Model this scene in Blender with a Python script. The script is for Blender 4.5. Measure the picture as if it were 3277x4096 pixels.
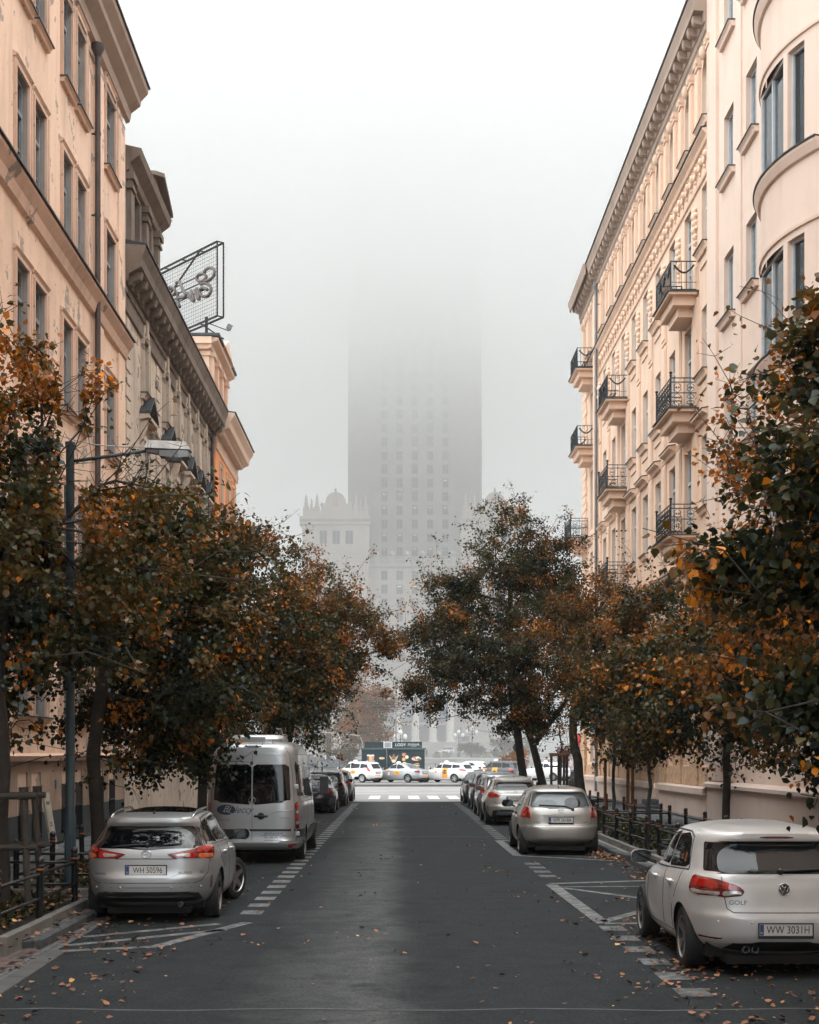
import bpy, bmesh, math, random
import numpy as np
from mathutils import Vector, Matrix
from mathutils.bvhtree import BVHTree
R = math.radians
PI = math.pi
for o in list(bpy.data.objects):
    bpy.data.objects.remove(o)
sc = bpy.context.scene
col = sc.collection

# ------------------------------------------------------------------ camera
CAMZ = 2.2
cam_d = bpy.data.cameras.new('camera')
cam = bpy.data.objects.new('camera', cam_d)
col.objects.link(cam)
cam.location = (0, 0, CAMZ)
cam.rotation_euler = (R(90), 0, 0)
cam_d.sensor_fit = 'VERTICAL'
cam_d.sensor_height = 36.0
cam_d.lens = 6000 / 4096 * 36.0
cam_d.shift_x = 53.5 / 4096
cam_d.shift_y = 970 / 4096
cam_d.clip_start = 0.1
cam_d.clip_end = 3000
sc.camera = cam

# ------------------------------------------------------------------ world and sun
SUN_EL, SUN_AZ = R(62), R(0)
world = bpy.data.worlds.new('World')
sc.world = world
world.use_nodes = True
wn = world.node_tree
for n in list(wn.nodes):
    wn.nodes.remove(n)
w_out = wn.nodes.new('ShaderNodeOutputWorld')
w_bg = wn.nodes.new('ShaderNodeBackground')
w_sky = wn.nodes.new('ShaderNodeTexSky')
w_sky.sky_type = 'NISHITA'
w_sky.sun_disc = False
w_sky.sun_elevation = SUN_EL
w_sky.sun_rotation = SUN_AZ
w_sky.air_density = 1.0
w_sky.dust_density = 4.0
w_sky.ozone_density = 1.0
w_mix = wn.nodes.new('ShaderNodeMix')          # overcast: the blue sky greyed by an even cloud sheet
w_mix.data_type = 'RGBA'
w_mix.inputs['Factor'].default_value = 0.88
w_mix.inputs['B'].default_value = (9.7, 10.4, 10.9, 1)
wn.links.new(w_sky.outputs['Color'], w_mix.inputs['A'])
wn.links.new(w_mix.outputs['Result'], w_bg.inputs['Color'])
w_bg.inputs['Strength'].default_value = 0.115
wn.links.new(w_bg.outputs['Background'], w_out.inputs['Surface'])

sun_d = bpy.data.lights.new('sun', 'SUN')
sun_d.energy = 1.5
sun_d.angle = R(110)
sun_d.color = (1.0, 0.95, 0.89)
sun = bpy.data.objects.new('sun', sun_d)
col.objects.link(sun)
sun.rotation_euler = (-(PI / 2 - SUN_EL), 0, 0)      # the veiled sun stands ahead, high over the street
sc.view_settings.view_transform = 'Standard'
sc.view_settings.look = 'None'
sc.view_settings.exposure = 1.52
sc.view_settings.gamma = 1.0
sc.view_settings.use_curve_mapping = False
sc.cycles.max_bounces = 14
sc.cycles.diffuse_bounces = 4
sc.cycles.glossy_bounces = 3
sc.cycles.transmission_bounces = 2
sc.cycles.volume_bounces = 9
sc.cycles.transparent_max_bounces = 4
sc.cycles.use_denoising = True
sc.cycles.sample_clamp_indirect = 6.0

# ------------------------------------------------------------------ materials
MATS = {}


def nt(name):
    m = bpy.data.materials.new(name)
    m.use_nodes = True
    return m, m.node_tree, m.node_tree.nodes['Principled BSDF']


def ramp(t, fac, stops):
    r = t.nodes.new('ShaderNodeValToRGB')
    e = r.color_ramp.elements
    while len(e) < len(stops):
        e.new(0.5)
    for k, (p, c) in enumerate(stops):
        e[k].position = p
        e[k].color = (c[0], c[1], c[2], 1) if not isinstance(c, (int, float)) else (c, c, c, 1)
    t.links.new(fac, r.inputs['Fac'])
    return r.outputs['Color']


def noise(t, scale, detail=4, rough=.55, vec=None):
    n = t.nodes.new('ShaderNodeTexNoise')
    n.inputs['Scale'].default_value = scale
    n.inputs['Detail'].default_value = detail
    n.inputs['Roughness'].default_value = rough
    if vec is None:
        tc = t.nodes.get('TC') or t.nodes.new('ShaderNodeTexCoord')
        tc.name = 'TC'
        vec = tc.outputs['Object']
    t.links.new(vec, n.inputs['Vector'])
    return n.outputs['Fac']


def mixc(t, fac, a, b):
    m = t.nodes.new('ShaderNodeMix')
    m.data_type = 'RGBA'
    for key, v in (('Factor', fac), ('A', a), ('B', b)):
        if isinstance(v, bpy.types.NodeSocket):
            t.links.new(v, m.inputs[key])
        elif isinstance(v, (int, float)):
            m.inputs[key].default_value = v
        else:
            m.inputs[key].default_value = (v[0], v[1], v[2], 1)
    return m.outputs['Result']


def bump(t, b, h, strength, dist=.01):
    n = t.nodes.new('ShaderNodeBump')
    n.inputs['Strength'].default_value = strength
    n.inputs['Distance'].default_value = dist
    t.links.new(h, n.inputs['Height'])
    t.links.new(n.outputs['Normal'], b.inputs['Normal'])


def sh(c, k):
    return tuple(min(1, max(0, x * k)) for x in c)


def mat(name, c, rough=.6, metal=0., var=.15, vscale=3., bmp=0., bscale=40., coat=0., emit=0., spec=.5):
    if name in MATS:
        return MATS[name]
    m, t, b = nt(name)
    if var:
        f = noise(t, vscale, 5)
        t.links.new(ramp(t, f, [(.3, sh(c, 1 - var)), (.7, sh(c, 1 + var))]), b.inputs['Base Color'])
    else:
        b.inputs['Base Color'].default_value = (*c, 1)
    b.inputs['Roughness'].default_value = rough
    b.inputs['Metallic'].default_value = metal
    b.inputs['Specular IOR Level'].default_value = spec
    if coat:
        b.inputs['Coat Weight'].default_value = coat
        b.inputs['Coat Roughness'].default_value = .04
    if bmp:
        bump(t, b, noise(t, bscale, 3), bmp)
    if emit:
        b.inputs['Emission Color'].default_value = (*c, 1)
        b.inputs['Emission Strength'].default_value = emit
    MATS[name] = m
    return m


def plaster(name, c, under, peel=.62, stain=.25, streak=.2, bmp=.25, rough=.9):
    """Rendered facade: cloudy colour, damp streaks running down, patches where the coat has come off."""
    m, t, b = nt(name)
    tc = t.nodes.new('ShaderNodeTexCoord')
    tc.name = 'TC'
    mp = t.nodes.new('ShaderNodeMapping')
    mp.inputs['Scale'].default_value = (1.6, 1.6, .16)
    t.links.new(tc.outputs['Object'], mp.inputs['Vector'])
    f1 = noise(t, .45, 6, .65)
    c1 = ramp(t, f1, [(.3, sh(c, 1 - stain)), (.5, c), (.75, sh(c, 1 + stain * .3))])
    f2 = noise(t, 1.4, 5, .6, mp.outputs['Vector'])
    c2 = mixc(t, ramp(t, f2, [(.5, 0.), (.78, streak)]), c1, sh(under, .8))
    if peel < 1:
        f3 = noise(t, .9, 8, .68)
        pm = ramp(t, f3, [(peel, 0.), (peel + .012, 1.)])
        c2 = mixc(t, pm, c2, under)
        f4 = noise(t, 4.5, 4, .6)
        c2 = mixc(t, ramp(t, f4, [(peel + .08, 0.), (peel + .1, .8)]), c2, sh(under, .75))
    t.links.new(c2, b.inputs['Base Color'])
    b.inputs['Roughness'].default_value = rough
    b.inputs['Specular IOR Level'].default_value = .2
    bump(t, b, noise(t, 14, 6, .7), bmp, .02)
    MATS[name] = m
    return m


def glass(name, c=(.012, .02, .024), rough=.04, spec=.6):
    return mat(name, c, rough, 0, .25, .7, spec=spec)


# ------------------------------------------------------------------ mesh builder
class MB:
    def __init__(s, T=None):
        s.v, s.f, s.m, s.T = [], [], [], T

    def add(s, vs, fs, m=0):
        o = len(s.v)
        if s.T:
            vs = [s.T(*p) for p in vs]
        s.v.extend(tuple(p) for p in vs)
        for f in fs:
            s.f.append(tuple(i + o for i in f))
            s.m.append(m)

    def quad(s, a, b, c, d, m=0):
        s.add([a, b, c, d], [(0, 1, 2, 3)], m)

    def box(s, x0, x1, y0, y1, z0, z1, m=0):
        s.add([(x0, y0, z0), (x1, y0, z0), (x1, y1, z0), (x0, y1, z0), (x0, y0, z1), (x1, y0, z1), (x1, y1, z1), (x0, y1, z1)],
              [(0, 3, 2, 1), (4, 5, 6, 7), (0, 1, 5, 4), (1, 2, 6, 5), (2, 3, 7, 6), (3, 0, 4, 7)], m)

    def cbox(s, x0, x1, y0, y1, z0, z1, c=.02, m=0):
        """box with its top edges chamfered"""
        s.add([(x0, y0, z0), (x1, y0, z0), (x1, y1, z0), (x0, y1, z0), (x0, y0, z1 - c), (x1, y0, z1 - c), (x1, y1, z1 - c), (x0, y1, z1 - c),
               (x0 + c, y0 + c, z1), (x1 - c, y0 + c, z1), (x1 - c, y1 - c, z1), (x0 + c, y1 - c, z1)],
              [(0, 3, 2, 1), (8, 9, 10, 11), (0, 1, 5, 4), (1, 2, 6, 5), (2, 3, 7, 6), (3, 0, 4, 7), (4, 5, 9, 8), (5, 6, 10, 9), (6, 7, 11, 10), (7, 4, 8, 11)], m)

    def bar(s, a, b, w, h=None, m=0):
        """square bar from a to b"""
        a, b = Vector(a), Vector(b)
        d = (b - a).normalized()
        up = Vector((0, 0, 1)) if abs(d.z) < .95 else Vector((1, 0, 0))
        x = d.cross(up).normalized() * (w / 2)
        y = x.cross(d).normalized() * ((h or w) / 2)
        vs = [a - x - y, a + x - y, a + x + y, a - x + y, b - x - y, b + x - y, b + x + y, b - x + y]
        s.add([tuple(p) for p in vs], [(0, 3, 2, 1), (4, 5, 6, 7), (0, 1, 5, 4), (1, 2, 6, 5), (2, 3, 7, 6), (3, 0, 4, 7)], m)

    def tube(s, pts, r, n=6, m=0, close=False, cap=True):
        pts = [Vector(p) for p in pts]
        k = len(pts)
        rs = r if isinstance(r, (list, tuple)) else [r] * k
        vs = []
        ref = None
        for i, p in enumerate(pts):
            if close:
                d = pts[(i + 1) % k] - pts[i - 1]
            else:
                d = pts[min(i + 1, k - 1)] - pts[max(i - 1, 0)]
            d = d.normalized() if d.length > 1e-9 else Vector((0, 0, 1))
            if ref is None:
                ref = d.orthogonal().normalized()
            x = (ref - d * ref.dot(d))
            x = x.normalized() if x.length > 1e-6 else d.orthogonal().normalized()
            ref = x
            y = d.cross(x)
            for j in range(n):
                a = 2 * PI * j / n
                vs.append(tuple(p + (x * math.cos(a) + y * math.sin(a)) * rs[i]))
        fs = []
        for i in range(k if close else k - 1):
            for j in range(n):
                a, b = i * n + j, i * n + (j + 1) % n
                c, d = ((i + 1) % k) * n + (j + 1) % n, ((i + 1) % k) * n + j
                fs.append((a, b, c, d))
        if cap and not close:
            fs.append(tuple(range(n - 1, -1, -1)))
            fs.append(tuple(range((k - 1) * n, k * n)))
        s.add(vs, fs, m)

    def lathe(s, prof, c=(0, 0, 0), n=16, m=0, axis='z', cap=True):
        vs, fs = [], []
        for r, z in prof:
            for j in range(n):
                a = 2 * PI * j / n
                p = (r * math.cos(a), r * math.sin(a), z)
                if axis == 'x':
                    p = (p[2], p[0], p[1])
                elif axis == 'y':
                    p = (p[0], p[2], p[1])
                vs.append((p[0] + c[0], p[1] + c[1], p[2] + c[2]))
        for i in range(len(prof) - 1):
            for j in range(n):
                fs.append((i * n + j, i * n + (j + 1) % n, (i + 1) * n + (j + 1) % n, (i + 1) * n + j))
        if cap and prof[0][0] > 1e-4:
            fs.append(tuple(range(n - 1, -1, -1)))
        if cap and prof[-1][0] > 1e-4:
            fs.append(tuple(range((len(prof) - 1) * n, len(prof) * n)))
        s.add(vs, fs, m)

    def prof(s, pr, x0, x1, m=0):
        """profile of (y, z) points drawn along x, ends capped"""
        k = len(pr)
        vs = [(x0, y, z) for y, z in pr] + [(x1, y, z) for y, z in pr]
        fs = [(i, (i + 1) % k, k + (i + 1) % k, k + i) for i in range(k)]
        fs += [tuple(range(k - 1, -1, -1)), tuple(range(k, 2 * k))]
        s.add(vs, fs, m)

    def prism(s, poly, y0, y1, m=0):
        """polygon of (x, z) points given depth along y"""
        k = len(poly)
        vs = [(x, y0, z) for x, z in poly] + [(x, y1, z) for x, z in poly]
        fs = [(i, (i + 1) % k, k + (i + 1) % k, k + i) for i in range(k)]
        fs += [tuple(range(k - 1, -1, -1)), tuple(range(k, 2 * k))]
        s.add(vs, fs, m)

    def ball(s, c, r, n=10, k=6, m=0, sz=1.):
        pr = [(r * math.sin(PI * i / k) if 0 < i < k else .0001, -r * sz * math.cos(PI * i / k)) for i in range(k + 1)]
        s.lathe(pr, c, n, m)

    def mesh(s, name, mats, smooth=False):
        me = bpy.data.meshes.new(name)
        me.from_pydata(s.v, [], s.f)
        for x in (mats if isinstance(mats, (list, tuple)) else [mats]):
            me.materials.append(x)
        if isinstance(mats, (list, tuple)) and len(mats) > 1:
            me.polygons.foreach_set('material_index', s.m)
        if smooth:
            me.polygons.foreach_set('use_smooth', [True] * len(s.f))
            if smooth != 'all':
                try:
                    me.set_sharp_from_angle(angle=R(38))
                except Exception:
                    pass
        me.update()
        return me

    def build(s, name, mats, parent=None, smooth=False, loc=None, rot=None):
        return put(name, s.mesh(name, mats, smooth), parent, loc, rot)


def put(name, me, parent=None, loc=None, rot=None):
    o = bpy.data.objects.new(name, me)
    col.objects.link(o)
    if parent:
        o.parent = parent
    if loc:
        o.location = loc
    if rot:
        o.rotation_euler = rot
    return o


def tag(o, label=None, cat=None, group=None, kind=None):
    for k, v in (('label', label), ('category', cat), ('group', group), ('kind', kind)):
        if v:
            o[k] = v
    return o


def thing(name, label, cat, loc=(0, 0, 0), rz=0., group=None, kind=None):
    o = bpy.data.objects.new(name, None)
    o.empty_display_size = .2
    col.objects.link(o)
    o.location = loc
    o.rotation_euler = (0, 0, rz)
    return tag(o, label, cat, group, kind)


def copy_tree(o, parent=None, first=True):
    kids = [c for c in o.children]
    c = o.copy()
    col.objects.link(c)
    if parent is not None:
        c.parent = parent
    for k in kids:
        copy_tree(k, c)
    return c


_fonts = {}


def text_mesh(body, size, mtl, extrude=.002, align='CENTER', shear=0., space=1.):
    key = (body, size, mtl.name, extrude, align, shear, space)
    if key in _fonts:
        return _fonts[key]
    cu = bpy.data.curves.new('lettering', 'FONT')
    cu.body = body
    cu.size = size
    cu.extrude = extrude
    cu.align_x = align
    cu.align_y = 'CENTER'
    cu.shear = shear
    cu.space_character = space
    cu.resolution_u = 3
    ob = bpy.data.objects.new('lettering', cu)
    col.objects.link(ob)
    dg = bpy.context.evaluated_depsgraph_get()
    me = bpy.data.meshes.new_from_object(ob.evaluated_get(dg))
    bpy.data.objects.remove(ob)
    me.materials.clear()
    me.materials.append(mtl)
    _fonts[key] = me
    return me


def U(X, D):
    return 1585 + 6000 * X / D


rng = np.random.default_rng(7)
random.seed(7)
# ------------------------------------------------------------------ shared materials
def asphalt_mat():
    m, t, b = nt('asphalt')
    tc = t.nodes.new('ShaderNodeTexCoord')
    tc.name = 'TC'
    sx = t.nodes.new('ShaderNodeSeparateXYZ')
    t.links.new(tc.outputs['Object'], sx.inputs['Vector'])
    big = noise(t, .35, 5, .6)
    fine = noise(t, 55, 3, .8)
    grit = noise(t, 160, 2, .9)
    base = ramp(t, big, [(.3, (.019, .023, .025)), (.7, (.034, .039, .0415))])
    # the older, paler strip of surfacing that runs down the middle of the street
    wob = t.nodes.new('ShaderNodeMath')
    wob.operation = 'MULTIPLY_ADD'
    t.links.new(noise(t, .45, 6, .7), wob.inputs[0])
    wob.inputs[1].default_value = 1.1
    t.links.new(sx.outputs['X'], wob.inputs[2])
    strip = ramp(t, wob.outputs[0], [(.12, 0.), (.5, .75), (.68, 1.), (.84, .1), (.95, 0.)])
    # ramp input must lie in 0..1 : x + .5*noise in about -1.2 .. 1.2 mapped below
    mr = t.nodes.new('ShaderNodeMapRange')
    mr.inputs['From Min'].default_value = -1.3
    mr.inputs['From Max'].default_value = 1.1
    t.links.new(wob.outputs[0], mr.inputs['Value'])
    for l in list(t.links):
        if l.from_socket == wob.outputs[0] and l.to_node.type == 'VALTORGB':
            t.links.remove(l)
    rn = [n for n in t.nodes if n.type == 'VALTORGB'][-1]
    t.links.new(mr.outputs['Result'], rn.inputs['Fac'])
    c = mixc(t, strip, base, (.115, .122, .121))
    c = mixc(t, ramp(t, fine, [(.35, .55), (.62, 0.)]), c, (.02, .024, .027))
    c = mixc(t, ramp(t, grit, [(.6, 0.), (.7, .55)]), c, (.10, .108, .11))
    c = mixc(t, ramp(t, noise(t, 24, 3, .75), [(.42, .45), (.5, 0.)]), c, (.008, .01, .011))
    c = mixc(t, ramp(t, noise(t, 30, 3, .75), [(.55, 0.), (.64, .35)]), c, (.11, .115, .115))
    c = mixc(t, ramp(t, noise(t, 2.6, 5, .7), [(.4, .35), (.6, 0.)]), c, (.012, .015, .016))
    vo = t.nodes.new('ShaderNodeTexVoronoi')          # crazed cracks in the older surfacing
    vo.feature = 'DISTANCE_TO_EDGE'
    vo.inputs['Scale'].default_value = .55
    wp = t.nodes.new('ShaderNodeVectorMath')
    wp.operation = 'ADD'
    nv = t.nodes.new('ShaderNodeTexNoise')
    nv.inputs['Scale'].default_value = 1.3
    nv.inputs['Detail'].default_value = 5
    t.links.new(tc.outputs['Object'], nv.inputs['Vector'])
    t.links.new(tc.outputs['Object'], wp.inputs[0])
    t.links.new(nv.outputs['Color'], wp.inputs[1])
    t.links.new(wp.outputs[0], vo.inputs['Vector'])
    cr = ramp(t, vo.outputs['Distance'], [(.0, .35), (.010, 0.)])
    c = mixc(t, cr, c, (.008, .01, .011))
    oil = noise(t, 1.1, 6, .7)
    c = mixc(t, ramp(t, oil, [(.56, 0.), (.68, .7)]), c, (.012, .015, .017))
    t.links.new(c, b.inputs['Base Color'])
    t.links.new(ramp(t, big, [(.3, .82), (.7, .95)]), b.inputs['Roughness'])
    b.inputs['Specular IOR Level'].default_value = .1
    bump(t, b, fine, .5, .01)
    MATS['asphalt'] = m
    return m


M_asph = asphalt_mat()
M_asph2 = mat('pale_asphalt', (.25, .24, .23), .8, 0, .12, .3, .2, 60)
M_conc = mat('concrete', (.2, .2, .19), .85, 0, .25, 2.2, .25, 30)
M_pave = mat('paving_stone', (.075, .083, .087), .8, 0, .3, 1.3, .2, 40)
M_kerb = mat('kerb_stone', (.06, .066, .068), .85, 0, .35, 3, .4, 18)
M_edge = mat('edging_stone', (.15, .145, .13), .85, 0, .25, 3, .3, 18)
M_brick = mat('red_paver', (.12, .075, .062), .85, 0, .35, 4, .3, 20)
M_sett = mat('granite_sett', (.085, .088, .09), .8, 0, .35, 5, .4, 18)
M_soil = mat('soil', (.022, .019, .015), .95, 0, .4, 6, .6, 12)
M_black = mat('black_paint', (.012, .013, .015), .35, 0, .1, 4)
M_orange = mat('orange_ring', (.5, .14, .03), .5, 0, .1, 4)
M_steel = mat('grey_steel', (.2, .21, .22), .45, .6, .15, 4)
M_teal = mat('lamp_post_paint', (.035, .062, .075), .5, 0, .25, 2.5, .15, 30)
M_white = mat('white_plastic', (.75, .75, .73), .5, 0, .08, 3)
M_dark = mat('dark_rubber', (.012, .012, .013), .75, 0, .15, 8)


def marking_mat():
    m, t, b = nt('road_paint')
    f = noise(t, 5, 7, .75)
    c = mixc(t, ramp(t, f, [(.42, 0.), (.7, 1.)]), (.045, .05, .052), (.28, .285, .277))
    t.links.new(c, b.inputs['Base Color'])
    b.inputs['Roughness'].default_value = .75
    bump(t, b, noise(t, 60, 3, .7), .4)
    return m


M_mark = marking_mat()
M_mark2 = mat('crossing_paint', (.68, .68, .66), .7, 0, .12, 1.5)

# ------------------------------------------------------------------ ground, streets, pavements
g = MB()
g.quad((-1500, -400, -.05), (1500, -400, -.05), (1500, 2500, -.05), (-1500, 2500, -.05))
tag(g.build('ground', mat('far_ground', (.12, .115, .105), .9, 0, .3, .02)), kind='structure')
g = MB()
for y in range(-40, 70, 2):
    g.quad((-4.05, y, 0), (4.75, y, 0), (4.75, y + 2, 0), (-4.05, y + 2, 0))
tag(g.build('street', M_asph), kind='structure')
g = MB()
g.quad((-260, 70, .004), (260, 70, .004), (260, 103, .004), (-260, 103, .004))
tag(g.build('cross_street', M_asph2), kind='structure')
g = MB()
for i in range(5):                                    # zebra bars of the pedestrian crossing
    x = -1.38 + 1.0 * i
    g.quad((x, 74.0, .009), (x + .56, 74.0, .009), (x + .56, 79.6, .009), (x, 79.6, .009))
g.quad((-30, 88, .009), (-.5, 88, .009), (-.5, 88.25, .009), (-30, 88.25, .009))
g.quad((-6, 83.5, .009), (4, 85.5, .009), (4, 85.8, .009), (-6, 83.8, .009))
g.quad((2.2, 93, .009), (14, 93, .009), (14, 93.25, .009), (2.2, 93.25, .009))
g.quad((-4, 91, .009), (1.4, 91, .009), (1.4, 91.2, .009), (-4, 91.2, .009))
tag(g.build('crossing_marking', M_mark2), kind='structure')
g = MB()


def stripe(p, q, w, z=.005):
    p, q = Vector((p[0], p[1], z)), Vector((q[0], q[1], z))
    d = (q - p).normalized()
    n = Vector((-d.y, d.x, 0)) * (w / 2)
    k = max(1, int((q - p).length / .6))
    for i in range(k):
        a, b_ = p.lerp(q, i / k), p.lerp(q, (i + 1) / k)
        g.quad(a - n, b_ - n, b_ + n, a + n)


for i in range(46):
    y = 20.6 + 1.02 * i
    if y < 68:
        stripe((-2.0 + .004 * (i), y), (-2.0 + .004 * i, y + .5), .3)
for p, q, w in (((-3.78, 16.75), (-2.75, 17.15), .17), ((-2.75, 17.15), (-1.95, 19.6), .17), ((-3.78, 17.25), (-2.15, 18.8), .16),
                ((-3.76, 18.05), (-2.3, 19.45), .15)):
    stripe(p, q, w)
for p, q, w in (((2.62, 38.3), (2.64, 32.6), .2), ((2.64, 32.6), (4.5, 31.0), .2), ((2.9, 33.1), (4.5, 32.0), .16), ((3.1, 33.7), (4.5, 33.0), .14)):
    stripe(p, q, w)
for p, q, w in (((2.62, 25.3), (2.7, 19.5), .2), ((2.62, 25.5), (4.6, 26.2), .2), ((2.7, 24.9), (4.6, 25.0), .15), ((2.75, 24.7), (4.5, 21.6), .15),
                ((2.72, 19.7), (4.6, 23.2), .16), ((2.7, 19.5), (4.6, 19.6), .15)):
    stripe(p, q, w, .0052)
tag(g.build('parking_marking', M_mark), kind='structure')
g = MB()
for i in range(56):
    y = 13.6 + 1.02 * i
    if y < 19.2 or 26.2 < y < 30 or 38 < y < 68:
        stripe((2.74, y), (2.74, y + .5), .3)
mm_, mt_, mb_ = nt('faded_road_paint')
mt_.links.new(mixc(mt_, ramp(mt_, noise(mt_, 4, 7, .75), [(.42, 0.), (.7, 1.)]), (.03, .036, .039), (.2, .205, .2)), mb_.inputs['Base Color'])
mb_.inputs['Roughness'].default_value = .8
tag(g.build('faded_marking', mm_), kind='structure')
g = MB()
for y, w in ((12.9, .05), (40.1, .08), (47.5, .05)):
    k = 14
    for i in range(k):
        x0, x1 = -3.6 + 8.2 * i / k, -3.6 + 8.2 * (i + 1) / k
        j = .06 * math.sin(i * 1.7)
        j2 = .06 * math.sin((i + 1) * 1.7)
        g.quad((x0, y + j, .004), (x1, y + j2, .004), (x1, y + w + j2, .004), (x0, y + w + j, .004))
tag(g.build('road_seam', mat('pale_tar_seam', (.06, .066, .068), .8, 0, .5, 4)), kind='structure')

# pavements: a bed with loose-laid slabs on it
pv = MB()
pv.box(-7.85, -4.2, 16.9, 69, -.04, .1)
left_pave = tag(pv.build('left_pavement', M_conc), kind='structure')
pv = MB()
pv.box(4.9, 10.1, -12, 76, -.04, .1)
right_pave = tag(pv.build('right_pavement', M_conc), kind='structure')
pv = MB()
pv.box(-7.85, -4.2, -30, 14.2, -.04, .1)
tag(pv.build('near_pavement', M_conc), kind='structure')
slabs = []
for k in range(3):
    b_ = MB()
    b_.cbox(-.345, .345, -.49, .49, 0, .045, .012)
    slabs.append(b_.mesh('paving_slab', M_pave))


def lay(parent, x0, nx, y0, ny, dx=.7, dy=1.0, z=.09):
    for i in range(nx):
        for j in range(ny):
            o = put('paving_slab', random.choice(slabs), parent, (x0 + dx * (i + .5), y0 + dy * (j + .5 + .5 * (i % 2)), z + random.uniform(-.004, .004)),
                    (random.uniform(-.006, .006), random.uniform(-.008, .008), random.choice((0, PI))))


lay(left_pave, -7.8, 3, 17.5, 32)
lay(right_pave, 7.25, 4, 29, 46)
lay(right_pave, 6.55, 1, 47.5, 26)
# kerbs
kerb_me = []
for k in range(3):
    b_ = MB()
    b_.cbox(-.1, .1, -.49, .49, -.05, .125 + .004 * k, .03)
    kerb_me.append(b_.mesh('kerb_stone', M_kerb))
lk = tag(MB().build('left_kerb', M_kerb), kind='structure')
rk = tag(MB().build('right_kerb', M_kerb), kind='structure')
for i in range(52):
    put('kerb_stone', random.choice(kerb_me), lk, (-4.11 + random.uniform(-.008, .008), 17.5 + i, random.uniform(-.008, .004)), (0, random.uniform(-.02, .02), random.uniform(-.006, .006)))
for i in range(5):
    put('kerb_stone', random.choice(kerb_me), lk, (-4.55 - .98 * i, 16.95, -.005), (0, 0, PI / 2 + random.uniform(-.01, .01)))
for i in range(46):
    if i == 2:
        continue
    put('kerb_stone', random.choice(kerb_me), rk, (4.8 + random.uniform(-.01, .01) + (.06 if i == 3 else 0), 28.6 + i, random.uniform(-.01, .004)),
        (0, random.uniform(-.03, .03), random.uniform(-.02, .02) + (.12 if i == 3 else 0)))
for i in range(27):
    put('kerb_stone', random.choice(kerb_me), rk, (4.8, 1.2 + i, 0), (0, 0, 0))
# gutter setts beside the left kerb
sett = MB()
sett.cbox(-.045, .045, -.085, .085, -.03, .012, .01)
sm = sett.mesh('sett', M_sett)
gut = tag(MB().build('left_gutter', M_sett), kind='structure')
for r_ in range(2):
    for i in range(42):
        put('sett', sm, gut, (-3.95 + .1 * r_, 14.2 + .19 * i + .09 * r_, random.uniform(-.004, .003)), (random.uniform(-.03, .03), 0, random.uniform(-.05, .05)))
flush = MB()
flush.cbox(-.1, .1, -.49, .49, -.04, .02, .01)
fm = flush.mesh('kerb_stone', mat('flush_stone', (.065, .066, .065), .85, 0, .25, 3, .3, 20))
for i in range(4):
    put('kerb_stone', fm, gut, (-3.7 - .02 * i, 13.2 + i, 0), (0, 0, .02))
# herringbone brick crossover at the near end of the left pavement
drive = MB()
drive.box(-7.85, -4.02, 13.8, 16.84, -.04, -.002)
drv = tag(drive.build('driveway', M_soil), kind='structure')
bk = MB()
bk.cbox(-.096, .096, -.046, .046, -.02, .022, .006)
bms = [bk.mesh('brick', M_brick), bk.mesh('brick', mat('dark_paver', (.07, .058, .055), .85, 0, .3, 4, .3, 20))]
for x in range(-1, 19):
    for y in range(-1, 20):                            # herringbone bond
        k = (x - y) % 4
        if k == 0:
            put('brick', bms[random.random() < .4], drv, (-5.95 + .1 * (x + 1), 14.85 + .1 * (y + .5), random.uniform(-.003, .003)), (random.uniform(-.02, .02), 0, 0))
        elif k == 3:
            put('brick', bms[random.random() < .4], drv, (-5.95 + .1 * (x + .5), 14.85 + .1 * (y + 1), random.uniform(-.003, .003)), (random.uniform(-.02, .02), 0, PI / 2))
# traffic island and square beyond the cross street
sq = MB()
sq.box(-260, 260, 103, 208, -.04, .12)
tag(sq.build('square_paving', mat('square_paving', (.2, .192, .18), .85, 0, .18, .15, .2, 20)), kind='structure')
ik = MB()
ik.box(-120, 120, 102.6, 103.0, -.04, .15)
tag(ik.build('island_kerb', mat('island_kerb', (.13, .12, .115), .85, 0, .25, .8)), kind='structure')
st = MB()
for i in range(9):
    st.box(-6 - 40, 120, 208 + .8 * i, 330, .12 + .16 * i - .16, .12 + .16 * (i + 1))
for i in range(6):
    st.box(-46, 120, 330 + .8 * i, 431, 1.56 + .15 * i - .2, 1.56 + .15 * (i + 1))
for i in range(24):
    st.box(-20, 40, 431 + 1.0 * i, 500, 2.46 + .145 * i - .2, 2.46 + .145 * (i + 1))
tag(st.build('square_steps', mat('step_stone', (.3, .28, .26), .85, 0, .15, .2, .1, 20)), kind='structure')
lawn = MB()
lawn.box(-260, -5, 205, 430, .1, .5)
tag(lawn.build('park_lawn', mat('park_lawn', (.07, .065, .03), .95, 0, .4, .2)), kind='structure')

# ------------------------------------------------------------------ palace tower in the fog
M_stone = mat('palace_limestone', (.37, .325, .28), .85, 0, .12, .12, .15, 3)
M_stone2 = mat('palace_tower_stone', (.24, .222, .206), .85, 0, .14, .1, .15, 3)
M_pglass = mat('palace_window_glass', (.05, .062, .065), .12, 0, .2, .2)
M_lit = mat('window_lamp', (1., .72, .4), .5, 0, 0, emit=1.6)
M_col = mat('palace_column_stone', (.6, .55, .49), .8, 0, .08, .3)
M_door = mat('palace_door_bronze', (.04, .035, .03), .5, .2, .2, .4)
M_ban = mat('blue_grey_banner', (.1, .14, .17), .8, 0, .12, .3)
pal = thing('skyscraper', 'huge stone tower fading upward into fog at the end of the street, columned entrance below', 'skyscraper', (6, 470, 0))
COLS = [-9.76, -4.88, 0, 4.88, 9.76]


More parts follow.
